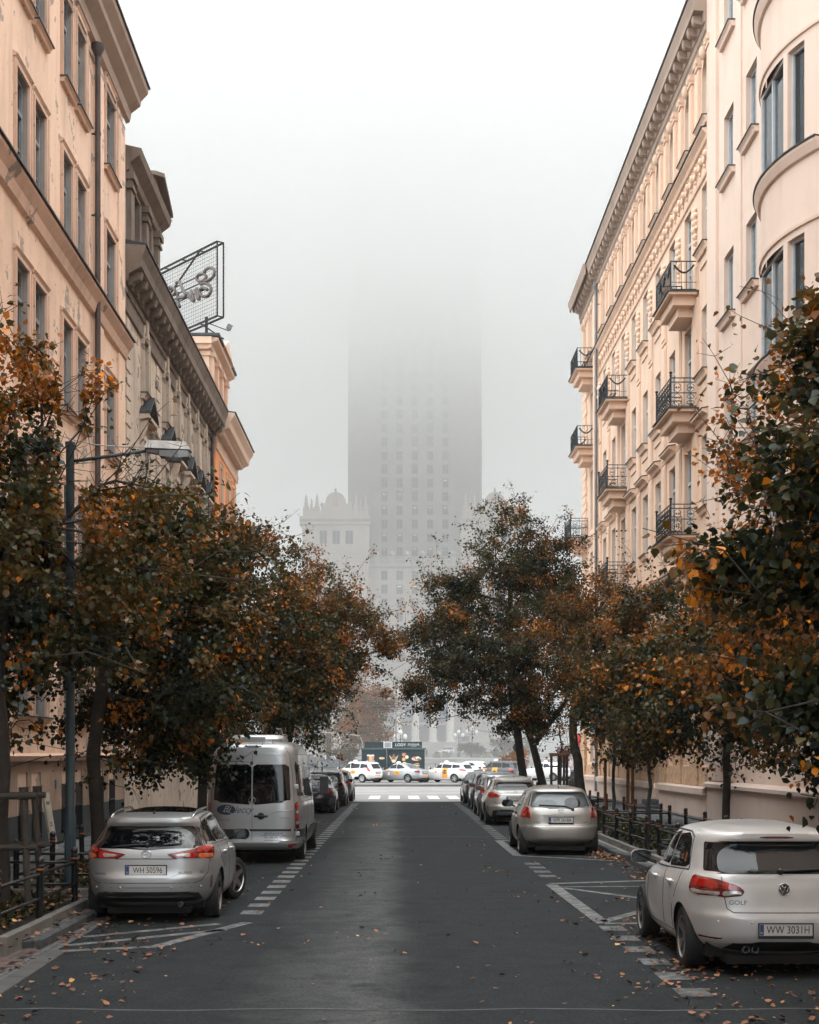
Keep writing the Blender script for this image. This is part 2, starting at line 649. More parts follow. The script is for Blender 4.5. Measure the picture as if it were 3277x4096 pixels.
def holes_wall(mb, x0, x1, z0, z1, ops, y, depth, m=0, sgn=1, cuts=(), rm=None):
    """vertical wall in the x-z plane at y with rectangular openings (cx, w, zb, h) and reveals; sgn=-1 faces -y"""
    xs = sorted({round(v, 4) for o in ops for v in (o[0] - o[1] / 2, o[0] + o[1] / 2)} | {x0, x1} | set(cuts))
    zs = sorted({round(v, 4) for o in ops for v in (o[2], o[2] + o[3])} | {z0, z1})
    xs = [x for x in xs if x0 <= x <= x1]
    zs = [z for z in zs if z0 <= z <= z1]
    ob = [(o[0] - o[1] / 2, o[0] + o[1] / 2, o[2], o[2] + o[3]) for o in ops]
    for i in range(len(xs) - 1):
        cx = (xs[i] + xs[i + 1]) / 2
        colo = [o for o in ob if o[0] < cx < o[1]]
        z_start = None
        for j in range(len(zs) - 1):
            cz = (zs[j] + zs[j + 1]) / 2
            inside = any(o[2] < cz < o[3] for o in colo)
            if not inside and z_start is None:
                z_start = zs[j]
            if inside and z_start is not None:
                mb.quad((xs[i], y, z_start), (xs[i + 1], y, z_start), (xs[i + 1], y, zs[j]), (xs[i], y, zs[j]), m)
                z_start = None
        if z_start is not None:
            mb.quad((xs[i], y, z_start), (xs[i + 1], y, z_start), (xs[i + 1], y, z1), (xs[i], y, z1), m)
    yb = y - sgn * depth
    m = m if rm is None else rm
    for a, b_, c, d in ob:
        mb.quad((a, y, c), (a, y, d), (a, yb, d), (a, yb, c), m)
        mb.quad((b_, y, c), (b_, yb, c), (b_, yb, d), (b_, y, d), m)
        mb.quad((a, y, d), (b_, y, d), (b_, yb, d), (a, yb, d), m)
        mb.quad((a, y, c), (a, yb, c), (b_, yb, c), (b_, y, c), m)


# local frame: facade looks to -y, origin on the tower's axis
rows_t = [67.2 + 4.38 * k for k in range(17)]
rows_l = [59.0 - 4.34 * k for k in range(7)]
ops = [(c, 2.05, z - 1.5, 3.0) for c in COLS for z in rows_t]
tw = MB()
holes_wall(tw, -21.4, 21.4, 40, 215, ops, 10, .9, sgn=-1)
tw.box(-21.4, -21.38, 10, 52, 0, 215)
tw.box(21.38, 21.4, 10, 52, 0, 215)
tw.box(-21.4, 21.4, 51.9, 52, 0, 215)
tw.box(-21.4, 21.4, 10.02, 52, 215, 215.1)
for c in (-12.2, -7.32, -2.44, 2.44, 7.32, 12.2):
    tw.box(c - .75, c + .75, 9.45, 9.998, 62, 140)
for c in (-19.8, -17.2, -14.6, 14.6, 17.2, 19.8):
    tw.box(c - .5, c + .5, 9.7, 9.998, 62, 140)
for z in rows_t:
    for c in COLS:
        tw.box(c - 1.3, c + 1.3, 9.8, 9.997, z + 1.75, z + 2.1)
tw.build('tower_wall', M_stone2, pal)
lw = MB()
ops = [(c, 2.1, z - 1.55, 3.1) for c in COLS for z in rows_l]
holes_wall(lw, -14.5, 14.5, 22, 62.5, ops, 6, .8, sgn=-1)
lw.box(-14.5, -14.48, 6.01, 10, 22, 62.5)
lw.box(14.48, 14.5, 6.01, 10, 22, 62.5)
lw.box(-14.5, 14.5, 6.02, 10, 62.4, 62.5)
lw.prof([(6, 61.2), (5.1, 61.9), (5.1, 62.6), (6, 62.6)], -14.6, 14.6)
for c in (-12.2, -7.32, -2.44, 2.44, 7.32, 12.2):
    lw.box(c - .8, c + .8, 5.5, 5.998, 24, 61.1)
    lw.box(c - .8, c + .8, 5.3, 6.5, 62.61, 65.0)
    lw.ball((c, 5.9, 65.9), .85, 10, 6)
for c in COLS:
    lw.box(c - 1.5, c + 1.5, 5.6, 5.8, 64.0, 64.3)
    for k in range(9):
        lw.box(c - 1.4 + .32 * k, c - 1.26 + .32 * k, 5.62, 5.78, 62.61, 64.0)
lw.build('lower_wall', M_stone, pal)
pw, pl = MB(), MB()
for bb, lit in ((pw, 0), (pl, 1)):
    bb.box(-1.02, 1.02, .5, .55, -1.5, 1.5, 0)
    for x0, x1, z0, z1 in ((-1.02, -.9, -1.5, 1.5), (.9, 1.02, -1.5, 1.5), (-.06, .06, -1.5, 1.5), (-1.02, 1.02, 1.38, 1.5), (-1.02, 1.02, -1.5, -1.38), (-1.02, 1.02, .3, .4)):
        bb.box(x0, x1, .4, .497, z0, z1, 1)
    if lit:
        for x in (-.3, .3):
            for z in (.9,):
                bb.box(x - .13, x + .13, .42, .49, z - .06, z + .06, 2)
        bb.box(-.03, .03, .42, .49, .1, 1.3, 1)
M_pfr = mat('palace_window_frame', (.2, .19, .17), .7, 0, .1, 1)
pwm = pw.mesh('window', [M_pglass, M_pfr])
plm = pl.mesh('window', [M_pglass, M_pfr, M_lit])
litset = {(0, 0), (2, 0), (3, 0), (0, 1), (1, 1), (2, 1), (0, 3), (2, 3), (3, 3), (4, 3), (0, 4), (1, 4), (4, 5)}
for k, z in enumerate(rows_t[:16]):
    for i, c in enumerate(COLS):
        put('window', plm if (i, k) in litset else pwm, pal, (c, 10.1, z))
for k, z in enumerate(rows_l):
    for i, c in enumerate(COLS):
        put('window', plm if (i, k) in {(1, 1), (2, 1), (2, 2)} else pwm, pal, (c, 6.1, z))
for sx_ in (-1, 1):                                    # the two corner wings with their attics
    wg = MB(lambda x, y, z, q=sx_: (q * x, y, z))
    x0, x1 = 14.5, 35.4
    wops = [(c, 2.3, 67.0, 5.4) for c in (20.7, 24.8, 28.8)]
    holes_wall(wg, x0, x1, 8, 74, wops, 0, .9, sgn=-1)
    wg.box(x1 - .01, x1, 0.01, 30, 0, 74)
    wg.box(x0, x0 + .01, 0.01, 10, 0, 74)
    wg.box(x0, x1, .02, 30, 73.9, 74)
    wg.box(x0 - .2, x1 + .3, -.25, -.002, 65.2, 65.8)
    wg.box(x0 - .1, x1 + .2, -.2, -.002, 73.0, 73.4)
    wg.prof([(0, 74.01), (-.5, 74.4), (-.5, 75.1), (-1.3, 75.9), (-1.3, 76.7), (0, 76.9), (3, 76.9), (3, 74.01)], x0 - .3, x1 + .8)
    wg.box(x0 + .2, x1 - .2, 0, 1.2, 76.91, 78.4)
    for k in range(26):
        wg.box(x0 + .3 + .8 * k, x0 + .75 + .8 * k, .1, 1.1, 78.41, 79.0)
    for q in (x1 - 1.2, x1 - 4.6, x0 + 4.0, x0 + 1.2):     # obelisks
        wg.lathe([(.9, 78.4), (.9, 80), (.62, 80.2), (.3, 83.2), (.0001, 84)], (q, .6, 0), 6)
    for q in (x1 - 2.9, x0 + 2.6):
        wg.lathe([(.6, 78.4), (.6, 79.6), (.25, 80), (.5, 80.7), (.25, 81.2), (.3, 82), (.0001, 82.6)], (q, .6, 0), 8)
    for q in (x1 - 6.3, x0 + 5.8):
        wg.box(q - .4, q + .4, .2, 1.0, 78.4, 80)
        wg.ball((q, .6, 80.6), .7, 8, 6)
    cx_ = (x0 + x1) / 2                                    # domed gable with a finial
    pts = [(cx_ + 3.2 * math.cos(a), 81.2 + 3.3 * math.sin(a)) for a in np.linspace(0, PI, 15)]
    wg.prism([(cx_ + 3.9, 78.4), (cx_ + 3.9, 80.6), (cx_ + 3.2, 81.2)] + pts[1:-1] + [(cx_ - 3.2, 81.2), (cx_ - 3.9, 80.6), (cx_ - 3.9, 78.4)], .2, 1.0)
    wg.lathe([(.7, 80), (.7, 82), (.3, 82.4), (.6, 83.4), (.25, 84), (.4, 85), (.0001, 86)], (cx_, -.1, 0), 8)
    wg.build('wing', M_stone, pal)
    for c in (20.7, 24.8, 28.8):
        b_ = MB()
        b_.box(-1.15, 1.15, .5, .55, 0, 5.4, 0)
        b_.box(-1.15, 1.15, .05, .25, 0, 1.2, 1)
        b_.box(-.05, .05, .42, .497, 1.2, 5.4, 1)
        b_.build('window', [M_pglass, M_stone], pal, loc=(sx_ * c, 0, 67.0))
# entrance front with its giant columns
en = MB()
eops = [(c, 3.0, 6.2, 5.2) for c in (-8.05, -2.7, 2.7, 8.05)] + [(c, 3.0, 12.3, 7.0) for c in (-8.05, -2.7, 2.7, 8.05)]
eops += [(15.5, 3, 6.2, 4.6), (23, 2.2, 9, 3), (27, 2.2, 9, 3), (-15.5, 3, 6.2, 4.6), (19.3, 2.2, 10.5, 4), (-19.3, 2.2, 10.5, 4)]
holes_wall(en, -35, 35.4, 0, 22, eops, -.6, .8, sgn=-1)
en.box(-14.6, 14.6, -9.5, -.602, 22.0, 26.0)
en.box(-15.2, 15.2, -10.1, -.602, 26.01, 27.0)
en.box(-35.2, -14.61, -1.0, -.602, 21.2, 22.4)
en.box(14.61, 35.6, -1.0, -.602, 21.2, 22.4)
en.box(21, 29, -1.4, -.602, 13.2, 13.9)
en.box(-35, 35.4, -.59, 20, 22.01, 22.2)
en.build('entrance_wall', M_stone, pal)
for c in (-10.75, -5.38, 0, 5.38, 10.75):
    b_ = MB()
    b_.box(-1.5, 1.5, -1.5, 1.5, 5.6, 6.2)
    b_.lathe([(1.4, 6.2), (1.4, 6.5), (1.12, 6.8), (1.12, 12), (1.0, 20.6), (1.3, 21.2), (1.3, 21.5)], n=20)
    b_.box(-1.4, 1.4, -1.4, 1.4, 21.51, 21.99)
    b_.build('column', M_col, pal, smooth=True, loc=(c, -8, 0))
for c in (-8.05, -2.7, 2.7, 8.05):
    b_ = MB()
    b_.box(-1.5, 1.5, 0, .1, 0, 5.2)
    for k in range(4):
        b_.box(-1.3 + .68 * k, -.75 + .68 * k, -.06, -.002, .3, 4.9)
    b_.build('door', M_door, pal, loc=(c, .1, 6.2))
    b_ = MB()
    b_.box(-1.5, 1.5, 0, .1, 0, 7.0, 0)
    for k in range(4):
        b_.box(-1.5 + .95 * k, -1.4 + .95 * k, -.06, -.002, 0, 7, 1)
    b_.build('window', [M_pglass, M_pfr], pal, loc=(c, .1, 12.3))
for c, w_, z_, h_ in ((15.5, 3, 6.2, 4.6), (23, 2.2, 9, 3), (27, 2.2, 9, 3), (-15.5, 3, 6.2, 4.6), (19.3, 2.2, 10.5, 4), (-19.3, 2.2, 10.5, 4)):
    b_ = MB()
    b_.box(-w_ / 2, w_ / 2, 0, .1, 0, h_)
    b_.build('window', M_pglass, pal, loc=(c, .1, z_))
for c, lb in ((-2.7, 'blue grey cloth banner between the two entrance columns right above the kiosk lettering'), (8.05, 'blue grey cloth banner between the two rightmost entrance columns')):
    b_ = MB()
    b_.box(-1.9, 1.9, 0, .05, 0, 12.5)
    o = tag(b_.build('banner', M_ban, None, loc=(6 + c, 460.9, 12.6)), lb, 'banner', 'banners on the palace front')
    mk = MB()
    mk.box(-1.3, -.6, -.03, -.002, 1.2, 3.0)
    for q in range(3):
        mk.box(-1.3, .2 + .3 * (q % 2), -.03, -.002, 8.0 - .8 * q, 8.45 - .8 * q)
    mk.build('emblem', M_white, o)
# ------------------------------------------------------------------ street buildings
M_pl1 = plaster('peeling_plaster', (.77, .545, .405), (.36, .30, .25), .575, .22, .45)
M_pl1t = plaster('trim_plaster', (.66, .45, .335), (.3, .24, .2), .6, .3, .45)
M_pl2 = plaster('grey_plaster', (.54, .44, .35), (.2, .17, .15), .57, .35, .5)
M_pl2t = plaster('sooty_stone', (.19, .15, .12), (.05, .044, .04), .66, .5, .5, .4)
M_pl3 = plaster('orange_plaster', (.74, .30, .13), (.5, .3, .2), 1.2, .1, .1)
M_pl3t = plaster('cream_trim', (.62, .45, .34), (.4, .3, .22), 1.2, .12, .12)
M_plR = plaster('salmon_plaster', (.75, .54, .40), (.40, .28, .21), 1.2, .12, .28, .15)
M_plN = plaster('smooth_render', (.73, .565, .46), (.45, .34, .29), 1.2, .09, .2, .1)
M_rgh = mat('rough_stucco', (.52, .33, .2), .95, 0, .3, 6, .9, 18)
M_plinth = plaster('plinth_plaster', (.56, .44, .37), (.35, .27, .22), 1.2, .15, .15, .1)
M_tin = mat('dark_tin', (.035, .04, .045), .5, .3, .3, 3)
M_corn = plaster('cornice_plaster', (.38, .29, .23), (.25, .2, .17), 1.2, .22, .3, .15)
M_pipe = mat('brown_downpipe', (.055, .04, .036), .45, .2, .3, 2)
M_pipeg = mat('grey_downpipe', (.16, .16, .16), .4, .5, .2, 2)
M_fr1 = mat('old_window_paint', (.22, .235, .24), .6, 0, .25, 3)
M_frN = mat('white_window_paint', (.5, .52, .53), .5, 0, .1, 3)
M_wg = glass('window_glass', (.012, .02, .024), .05, .45)
M_wgc = mat('curtained_glass', (.13, .135, .13), .12, 0, .35, 1.5, spec=.45)
M_iron = mat('wrought_iron', (.012, .018, .022), .5, .3, .2, 6)
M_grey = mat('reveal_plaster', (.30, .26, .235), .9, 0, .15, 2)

_wc = {}


def window_me(w, h, style, fm, gm):
    """frame and pane meshes in the plane y=0 (outside is +y), origin at the middle of the sill line"""
    key = (w, h, style, fm.name, gm.name)
    if key in _wc:
        return _wc[key]
    f, p = MB(), MB()
    t = .07
    f.box(-w / 2, -w / 2 + t, -.05, .03, 0, h)
    f.box(w / 2 - t, w / 2, -.05, .03, 0, h)
    f.box(-w / 2 + t, w / 2 - t, -.05, .03, 0, t)
    f.box(-w / 2 + t, w / 2 - t, -.05, .03, h - t, h)
    if style != 'single':
        f.box(-.05, .05, -.05, .035, t, h - t)
    if style in ('cross', 'grille'):
        zt = h * .66
        f.box(-w / 2 + t, -.051, -.05, .04, zt, zt + .09)
        f.box(.051, w / 2 - t, -.05, .04, zt, zt + .09)
        f.box(-w / 2 + t, -.051, -.04, .0, h * .33, h * .33 + .03)
        f.box(.051, w / 2 - t, -.04, .0, h * .33, h * .33 + .03)
    p.quad((-w / 2 + t, -.03, t), (w / 2 - t, -.03, t), (w / 2 - t, -.03, h - t), (-w / 2 + t, -.03, h - t))
    _wc[key] = (f.mesh('window', fm), p.mesh('pane', gm))
    return _wc[key]


_sc = {}


def sill_me(w, mtl, top, hh=.14, proud=.16, apron=0.):
    key = ('sill', w, mtl.name, hh, proud, apron)
    if key not in _sc:
        b_ = MB()
        b_.prof([(0, -hh), (proud * .55, -hh), (proud * .7, -hh * .5), (proud, -.03), (0, -.03)], -w / 2, w / 2, 0)
        b_.prof([(-.24, -.028), (proud + .03, -.028), (proud + .03, 0.0), (-.24, .012)], -w / 2 - .02, w / 2 + .02, 1)
        if apron:
            b_.box(-w / 2 + .1, w / 2 - .1, .001, .05, -apron, -hh - .02, 0)
        _sc[key] = b_.mesh('sill', [mtl, top])
    return _sc[key]


def arch_me(w, h, mtl, t=.16, proud=.05, cap=True):
    """plain moulded surround of an opening w x h"""
    key = ('arch', w, h, mtl.name, t, proud, cap)
    if key not in _sc:
        b_ = MB()
        b_.box(-w / 2 - t, -w / 2, .001, proud, 0, h)
        b_.box(w / 2, w / 2 + t, .001, proud, 0, h)
        b_.box(-w / 2 - t, w / 2 + t, .001, proud, h + .001, h + t)
        b_.box(-w / 2 - t, -w / 2 - t + .05, proud + .001, proud + .03, 0, h)
        b_.box(w / 2 + t - .05, w / 2 + t, proud + .001, proud + .03, 0, h)
        if cap:
            b_.prof([(proud, h + t - .06), (proud + .05, h + t), (.0, h + t + .06), (0.0, h + t - .06)], -w / 2 - t - .03, w / 2 + t + .03)
        _sc[key] = b_.mesh('surround', mtl)
    return _sc[key]


def hood_me(w, mtl, style='flat'):
    key = ('hood', w, mtl.name, style)
    if key not in _sc:
        b_ = MB()
        if style == 'flat':
            b_.prof([(0, 0), (.1, .02), (.14, .12), (.3, .2), (.3, .27), (0, .33)], -w / 2, w / 2)
            b_.prof([(0, .331), (.33, .275), (.33, .30), (0, .36)], -w / 2 - .02, w / 2 + .02, 1)
        elif style == 'gable':
            b_.prof([(0, 0), (.3, .06), (.3, .16), (0, .17)], -w / 2, w / 2)
            b_.prism([(-w / 2, .171), (w / 2, .171), (0, .75)], 0.0, .12)
            for q in (-1, 1):
                b_.add([(q * w / 2, 0, .175), (q * w / 2, .34, .175), (0, .34, .76), (0, 0, .76), (q * w / 2, 0, .27), (q * w / 2, .34, .27), (0, .34, .86), (0, 0, .86)],
                       [(0, 1, 2, 3), (4, 5, 6, 7), (0, 1, 5, 4), (1, 2, 6, 5), (2, 3, 7, 6)], 1)
            for q in (-1, 1):
                b_.prof([(0, 0), (.26, -.03), (.2, -.3), (.08, -.6), (0, -.7)], q * (w / 2 - .16) - .09, q * (w / 2 - .16) + .09)
        elif style == 'key':
            b_.prism([(-.14, -.12), (.14, -.12), (.2, .42), (-.2, .42)], 0, .14)
            for q in (-1, 1):
                b_.add([(q * .2, 0, .1), (q * w / 2, 0, -.15), (q * w / 2, 0, .05), (q * .2, 0, .36), (q * .2, .1, .1), (q * w / 2, .1, -.15), (q * w / 2, .1, .05), (q * .2, .1, .36)],
                       [(0, 1, 2, 3), (4, 5, 6, 7), (0, 1, 5, 4), (1, 2, 6, 5), (2, 3, 7, 6), (3, 0, 4, 7)])
        _sc[key] = b_.mesh('hood', [mtl, M_tin])
    return _sc[key]


def add_window(parent, c, zb, w, h, style, fm, gm, depth=.14, sill=None, surround=None, hood=None, hz=None, T=None):
    me, pm = window_me(w, h, style, fm, gm)
    loc, rz = ((c, -depth, zb), 0.)
    if T:
        loc, rz = T(c, -depth, zb)
    o = put('window', me, parent, loc, (0, 0, rz))
    put('pane', pm, o)
    if sill:
        put('sill', sill, o, (0, depth, 0))
    if surround:
        put('surround', surround, o, (0, depth, 0))
    if hood:
        put('hood', hood, o, (0, depth, hz if hz is not None else h))
    return o


def pipe(parent, x, z0, z1, y=.13, mtl=M_pipe, r=.075):
    b_ = MB()
    b_.tube([(x, y, z0), (x, y, z1)], r, 10)
    z = z0 + 1
    while z < z1:
        b_.lathe([(r + .012, z), (r + .012, z + .07)], (x, y, 0), 10)
        b_.box(x - .02, x + .02, 0, y - r, z + .01, z + .05)
        z += 2.1
    b_.lathe([(r, z1), (r + .09, z1 + .2), (r + .09, z1 + .34)], (x, y, 0), 10)
    return b_.build('downpipe', mtl, parent, smooth=True)


XL, XR = -7.85, 10.1
# ---- left house: peeling peach plaster
hA = thing('apartment_house', 'tall house of peeling peach plaster with paired windows and a long dark downpipe', 'apartment house', (XL, 0, .07), -PI / 2)
X0, X1 = -43.13, 25
pairs = [c for m_ in (36.5, 32.2, 27.9, 23.6, 19.3) for c in (m_ - .78, m_ + .78)]
rowsA = [(18.0, 2.3, 1.05), (14.2, 2.15, 1.05), (10.3, 2.1, 1.05), (6.3, 2.2, 1.05), (2.95, 1.9, 1.05)]
ops = []
for zb, h, w in rowsA:
    ops += [(-c, w, zb, h) for c in pairs] + [(-41.1, 1.35, zb, h)]
gcs = [41.2, 39.6, 36.9, 35.4, 32.6, 31.4, 28, 26.5]
ops += [(-c, .85, .3, 1.45) for c in gcs]
wl = MB()
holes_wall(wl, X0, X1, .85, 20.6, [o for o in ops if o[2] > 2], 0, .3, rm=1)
wl.quad((X0, 0, 20.6), (X1, 0, 20.6), (X1, -12, 23), (X0, -12, 23))
wl.quad((X0, 0, -.2), (X0, -12, -.2), (X0, -12, 22), (X0, 0, 20.6))
wl.quad((X1, 0, -.2), (X1, -12, -.2), (X1, -12, 22), (X1, 0, 20.6))
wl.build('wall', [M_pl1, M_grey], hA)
bs = MB()
holes_wall(bs, X0, X1, -.2, .86, [(o[0], o[1], .3, .56) for o in ops if o[2] < 2], .04, .3)
bs.build('plinth', mat('dark_plinth', (.035, .043, .046), .9, 0, .3, 1.5, .3, 20), hA)
bs = MB()
holes_wall(bs, X0, X1, .861, 1.98, [(o[0], o[1], .3, 1.45) for o in ops if o[2] < 2], .03, .3)
bs.build('base_wall', plaster('base_plaster', (.40, .29, .21), (.2, .16, .13), .62, .4, .5), hA)
sc_ = MB()
sc_.prof([(0, 13.45), (.1, 13.5), (.16, 13.72), (.3, 13.9), (.3, 13.98), (0, 14.03)], X0 - .1, X1)
sc_.prof([(0, 14.031), (.36, 13.985), (.36, 14.02), (0, 14.08)], X0 - .12, X1, 1)
sc_.build('string_course', [M_pl1t, M_tin], hA)
sc_ = MB()
sc_.prof([(0, 1.985), (.14, 1.99), (.18, 2.1), (0, 2.16)], X0 - .05, X1)
sc_.prof([(0, 5.4), (.1, 5.45), (.18, 5.62), (0, 5.7)], X0 - .05, X1)
sc_.build('ledge', M_pl1t, hA)
sc_ = MB()
sc_.prof([(0, 20.45), (.12, 20.5), (.16, 20.75), (.42, 20.95), (.44, 21.1), (.64, 21.3), (.66, 21.45), (0, 21.5)], X0 - .45, X1)
sc_.prof([(0, 21.501), (.71, 21.455), (.71, 21.5), (0, 21.75)], X0 - .5, X1, 1)
sc_.prof([(0, 20.05), (.05, 20.06), (.06, 20.16), (0, 20.18)], X0 - .05, X1)
sc_.build('cornice', [M_corn, M_tin], hA)
pb = MB()
pb.box(X0 - .02, -38.9, .002, .07, 14.1, 20.04)
# openings show through the corner strip: build it as jambs either side of the single window column
pb = MB()
for a, b_ in ((X0 - .02, -42.2), (-40.0, -38.9)):
    pb.box(a, b_, .002, .06, 14.09, 20.04)
    pb.box(a, b_, .002, .06, 5.71, 13.44)
pb.build('corner_strip', M_pl1, hA)
for zb, h, w in rowsA:
    sl = sill_me(w + .34, M_pl1t, M_tin)
    su = arch_me(w, h, M_pl1t)
    for c in pairs:
        add_window(hA, -c, zb, w, h, 'cross', M_fr1, M_wgc if random.random() < .3 else M_wg, sill=sl, surround=su)
    add_window(hA, -41.1, zb, 1.35, h, 'cross', M_fr1, M_wg, sill=sill_me(1.7, M_pl1t, M_tin), surround=arch_me(1.35, h, M_pl1t))
for k, c in enumerate(gcs):
    b_ = MB()
    b_.box(-.42, .42, -.28, -.25, 0, 1.45)
    o = b_.build('window', mat('cellar_dark', (.008, .01, .011), .6, 0, .2, 2), hA, loc=(-c, 0, .3))
    gr = MB()
    for q in range(8):
        gr.tube([(-.38 + .108 * q, .05, .02), (-.38 + .108 * q, .05, 1.15)], .011, 5)
    for z in (.06, .6, 1.12):
        gr.box(-.41, .41, .063, .075, z, z + .03)
    gr.build('grille', M_iron, o)
pipe(hA, -38.67, .3, 20.1, mtl=M_pipe, y=.16)
bx = MB()
bx.box(-.06, .06, 0, .04, 0, .2)
bx.build('meter_box', M_steel, hA, loc=(-34.4, .03, 1.35))

# ---- grey ornate house with heavy corbelled cornice
hB = thing('apartment_house', 'sooty grey ornate house with heavy corbelled cornice and an attic storey above the near end', 'apartment house', (XL - .05, 0, .07), -PI / 2)
X0, X1 = -64.4, -43.2
cB = [47.0, 51.2, 53.8, 56.4, 59.0, 61.6]
rowsB = [(13.35, 1.75, .85), (9.5, 2.4, .95), (5.5, 2.3, .95), (2.2, 2.2, 1.0)]
ops = [(-c, w, zb, h) for zb, h, w in rowsB for c in cB]
wl = MB()
holes_wall(wl, X0, X1, -.2, 16.0, ops, 0, .3)
wl.quad((X0, 0, 16), (X1, 0, 16), (X1, -10, 18), (X0, -10, 18))
wl.quad((X0, 0, -.2), (X0, -10, -.2), (X0, -10, 18), (X0, 0, 16))
wl.build('wall', M_pl2, hB)
for zb, h, w in rowsB:
    for c in cB:
        top = zb > 13
        add_window(hB, -c, zb, w, h, 'cross', M_fr1, M_wg, sill=sill_me(w + .4, M_pl2t if not top else M_pl2, M_tin, .2, .2, .45 if top else 0),
                   surround=arch_me(w, h, M_pl2, .18, .09, False), hood=hood_me(1.1 if top else 1.7, M_pl2, 'key' if top else 'gable'), hz=h + (.16 if top else .55))
cn = MB()
cn.prof([(0, 15.0), (.08, 15.02), (.1, 15.3), (.06, 15.35), (.06, 15.75), (.16, 15.8), (.2, 16.0), (.56, 16.2), (.58, 16.45), (.68, 16.7), (.68, 16.8), (0, 16.85)], X0, X1)
cn.prof([(0, 16.851), (.73, 16.805), (.73, 16.85), (0, 17.0)], X0, X1, 1)
k = 0
while X0 + .1 + .2 * k < X1:
    cn.box(X0 + .05 + .2 * k, X0 + .17 + .2 * k, .061, .12, 15.5, 15.68)
    k += 1
cn.build('cornice', [M_pl2t, M_tin], hB)
cb_ = MB()
cb_.prof([(0, 0), (.1, .02), (.15, .12), (.34, .2), (.38, .34), (.4, .4), (0, .4)], -.15, .15)
cm = cb_.mesh('corbel', M_pl2t)
for k in range(24):
    put('corbel', cm, hB, (X0 + .55 + .88 * k, .14, 15.72))
qn = MB()
for x in (-44.1, -49.6):
    for k in range(24):
        if k % 2:
            qn.box(x - .3, x + .3, .001, .05, 5.4 + .4 * k, 5.72 + .4 * k)
        else:
            qn.box(x - .42, x + .42, .001, .05, 5.4 + .4 * k, 5.72 + .4 * k)
qn.build('quoin', M_pl2, hB)
ld = MB()
ld.prof([(0, 8.2), (.12, 8.25), (.2, 8.45), (0, 8.55)], X0, X1)
ld.prof([(0, 4.6), (.16, 4.65), (.26, 4.9), (0, 5.0)], X0, X1)
ld.build('ledge', M_pl2t, hB)
at = MB()                                              # attic storey over the first bays
aops = [(-45.2, .9, 17.25, 1.6), (-47.4, .9, 17.25, 1.6)]
holes_wall(at, -48.8, X1, 16.86, 19.0, aops, .1, .3)
at.quad((-48.8, .1, 16.86), (-48.8, -3, 16.86), (-48.8, -3, 19), (-48.8, .1, 19))
at.quad((-48.8, .1, 19), (X1, .1, 19), (X1, -8, 19.8), (-48.8, -8, 19.8))
for x in (-43.6, -46.3, -48.5):
    at.box(x - .22, x + .22, .101, .24, 16.87, 18.5)
    at.box(x - .3, x + .3, .101, .3, 18.501, 18.6)
    at.box(x - .26, x + .26, .101, .27, 18.601, 18.75)
    at.box(x - .33, x + .33, .101, .34, 18.751, 18.95)
at.prof([(.1, 18.95), (.2, 19.0), (.24, 19.2), (.5, 19.4), (.56, 19.6), (.1, 19.7)], -49.1, X1)
at.prism([(-49.0, 19.7), (-45.6, 19.7), (-47.3, 20.3)], .1, .35)
for q in (-1, 1):
    at.add([(-47.3 + q * 1.85, -.5, 19.71), (-47.3 + q * 1.85, .6, 19.71), (-47.3, .6, 20.32), (-47.3, -.5, 20.32), (-47.3 + q * 1.85, -.5, 19.83), (-47.3 + q * 1.85, .6, 19.83), (-47.3, .6, 20.45), (-47.3, -.5, 20.45)],
           [(0, 1, 2, 3), (4, 5, 6, 7), (0, 1, 5, 4), (1, 2, 6, 5), (2, 3, 7, 6), (3, 0, 4, 7)])
at.build('attic', M_pl2t, hB)
for a in aops:
    add_window(hB, a[0], a[2], a[1], a[3], 'cross', M_fr1, M_wg, depth=.15)
pipe(hB, -63.3, .3, 15.6, mtl=M_tin)

# ---- orange corner house with its roof turret
def turret(x, y, z):
    return x, y, 16.95 + (z - 16.95) * .78 if z > 16.95 else z


hC = thing('apartment_house', 'bright orange corner house with cream pilasters and a roof turret below the sign frame', 'apartment house', (XL + .08, 0, .07), -PI / 2)
X0, X1 = -72.4, -64.5
cC = [66.4, 69.0, 71.2]
rowsC = [(12.8, 2.0, .9), (9.2, 2.3, .95), (5.4, 2.3, .95)]
wl = MB()
holes_wall(wl, X0, X1, -.2, 16.0, [(-c, w, zb, h) for zb, h, w in rowsC for c in cC], 0, .3)
wl.quad((X1, 0, 14), (X1, -4, 14), (X1, -4, 16), (X1, 0, 16))
wl.quad((X0, 0, -.2), (X0, -10, -.2), (X0, -10, 16), (X0, 0, 16))
wl.quad((X0, 0, 16.9), (X1, 0, 16.9), (X1, -10, 16.9), (X0, -10, 16.9))
wl.T = turret
holes_wall(wl, -71.2, -65.4, 16.95, 20.6, [(-68.3, 1.0, 17.6, 2.0)], -.35, .3)
wl.quad((-65.4, -.35, 16.95), (-65.4, -5, 16.95), (-65.4, -5, 20.6), (-65.4, -.35, 20.6))
wl.quad((-71.2, -.35, 16.95), (-71.2, -5, 16.95), (-71.2, -5, 20.6), (-71.2, -.35, 20.6))
wl.build('wall', M_pl3, hC)
for zb, h, w in rowsC:
    for c in cC:
        add_window(hC, -c, zb, w, h, 'cross', M_frN, M_wg, sill=sill_me(w + .3, M_pl3t, M_tin), surround=arch_me(w, h, M_pl3t))
add_window(hC, -68.3, 17.457, 1.0, 1.56, 'cross', M_frN, M_wg, depth=.6)
cn = MB()
pr_ = [(0, 15.3), (.06, 15.32), (.1, 15.6), (.06, 15.7), (.06, 15.95), (.6, 16.2), (.64, 16.45), (.82, 16.7), (.82, 16.82), (0, 16.9)]
cn.prof(pr_, X0 - .7, X1)
k = 0
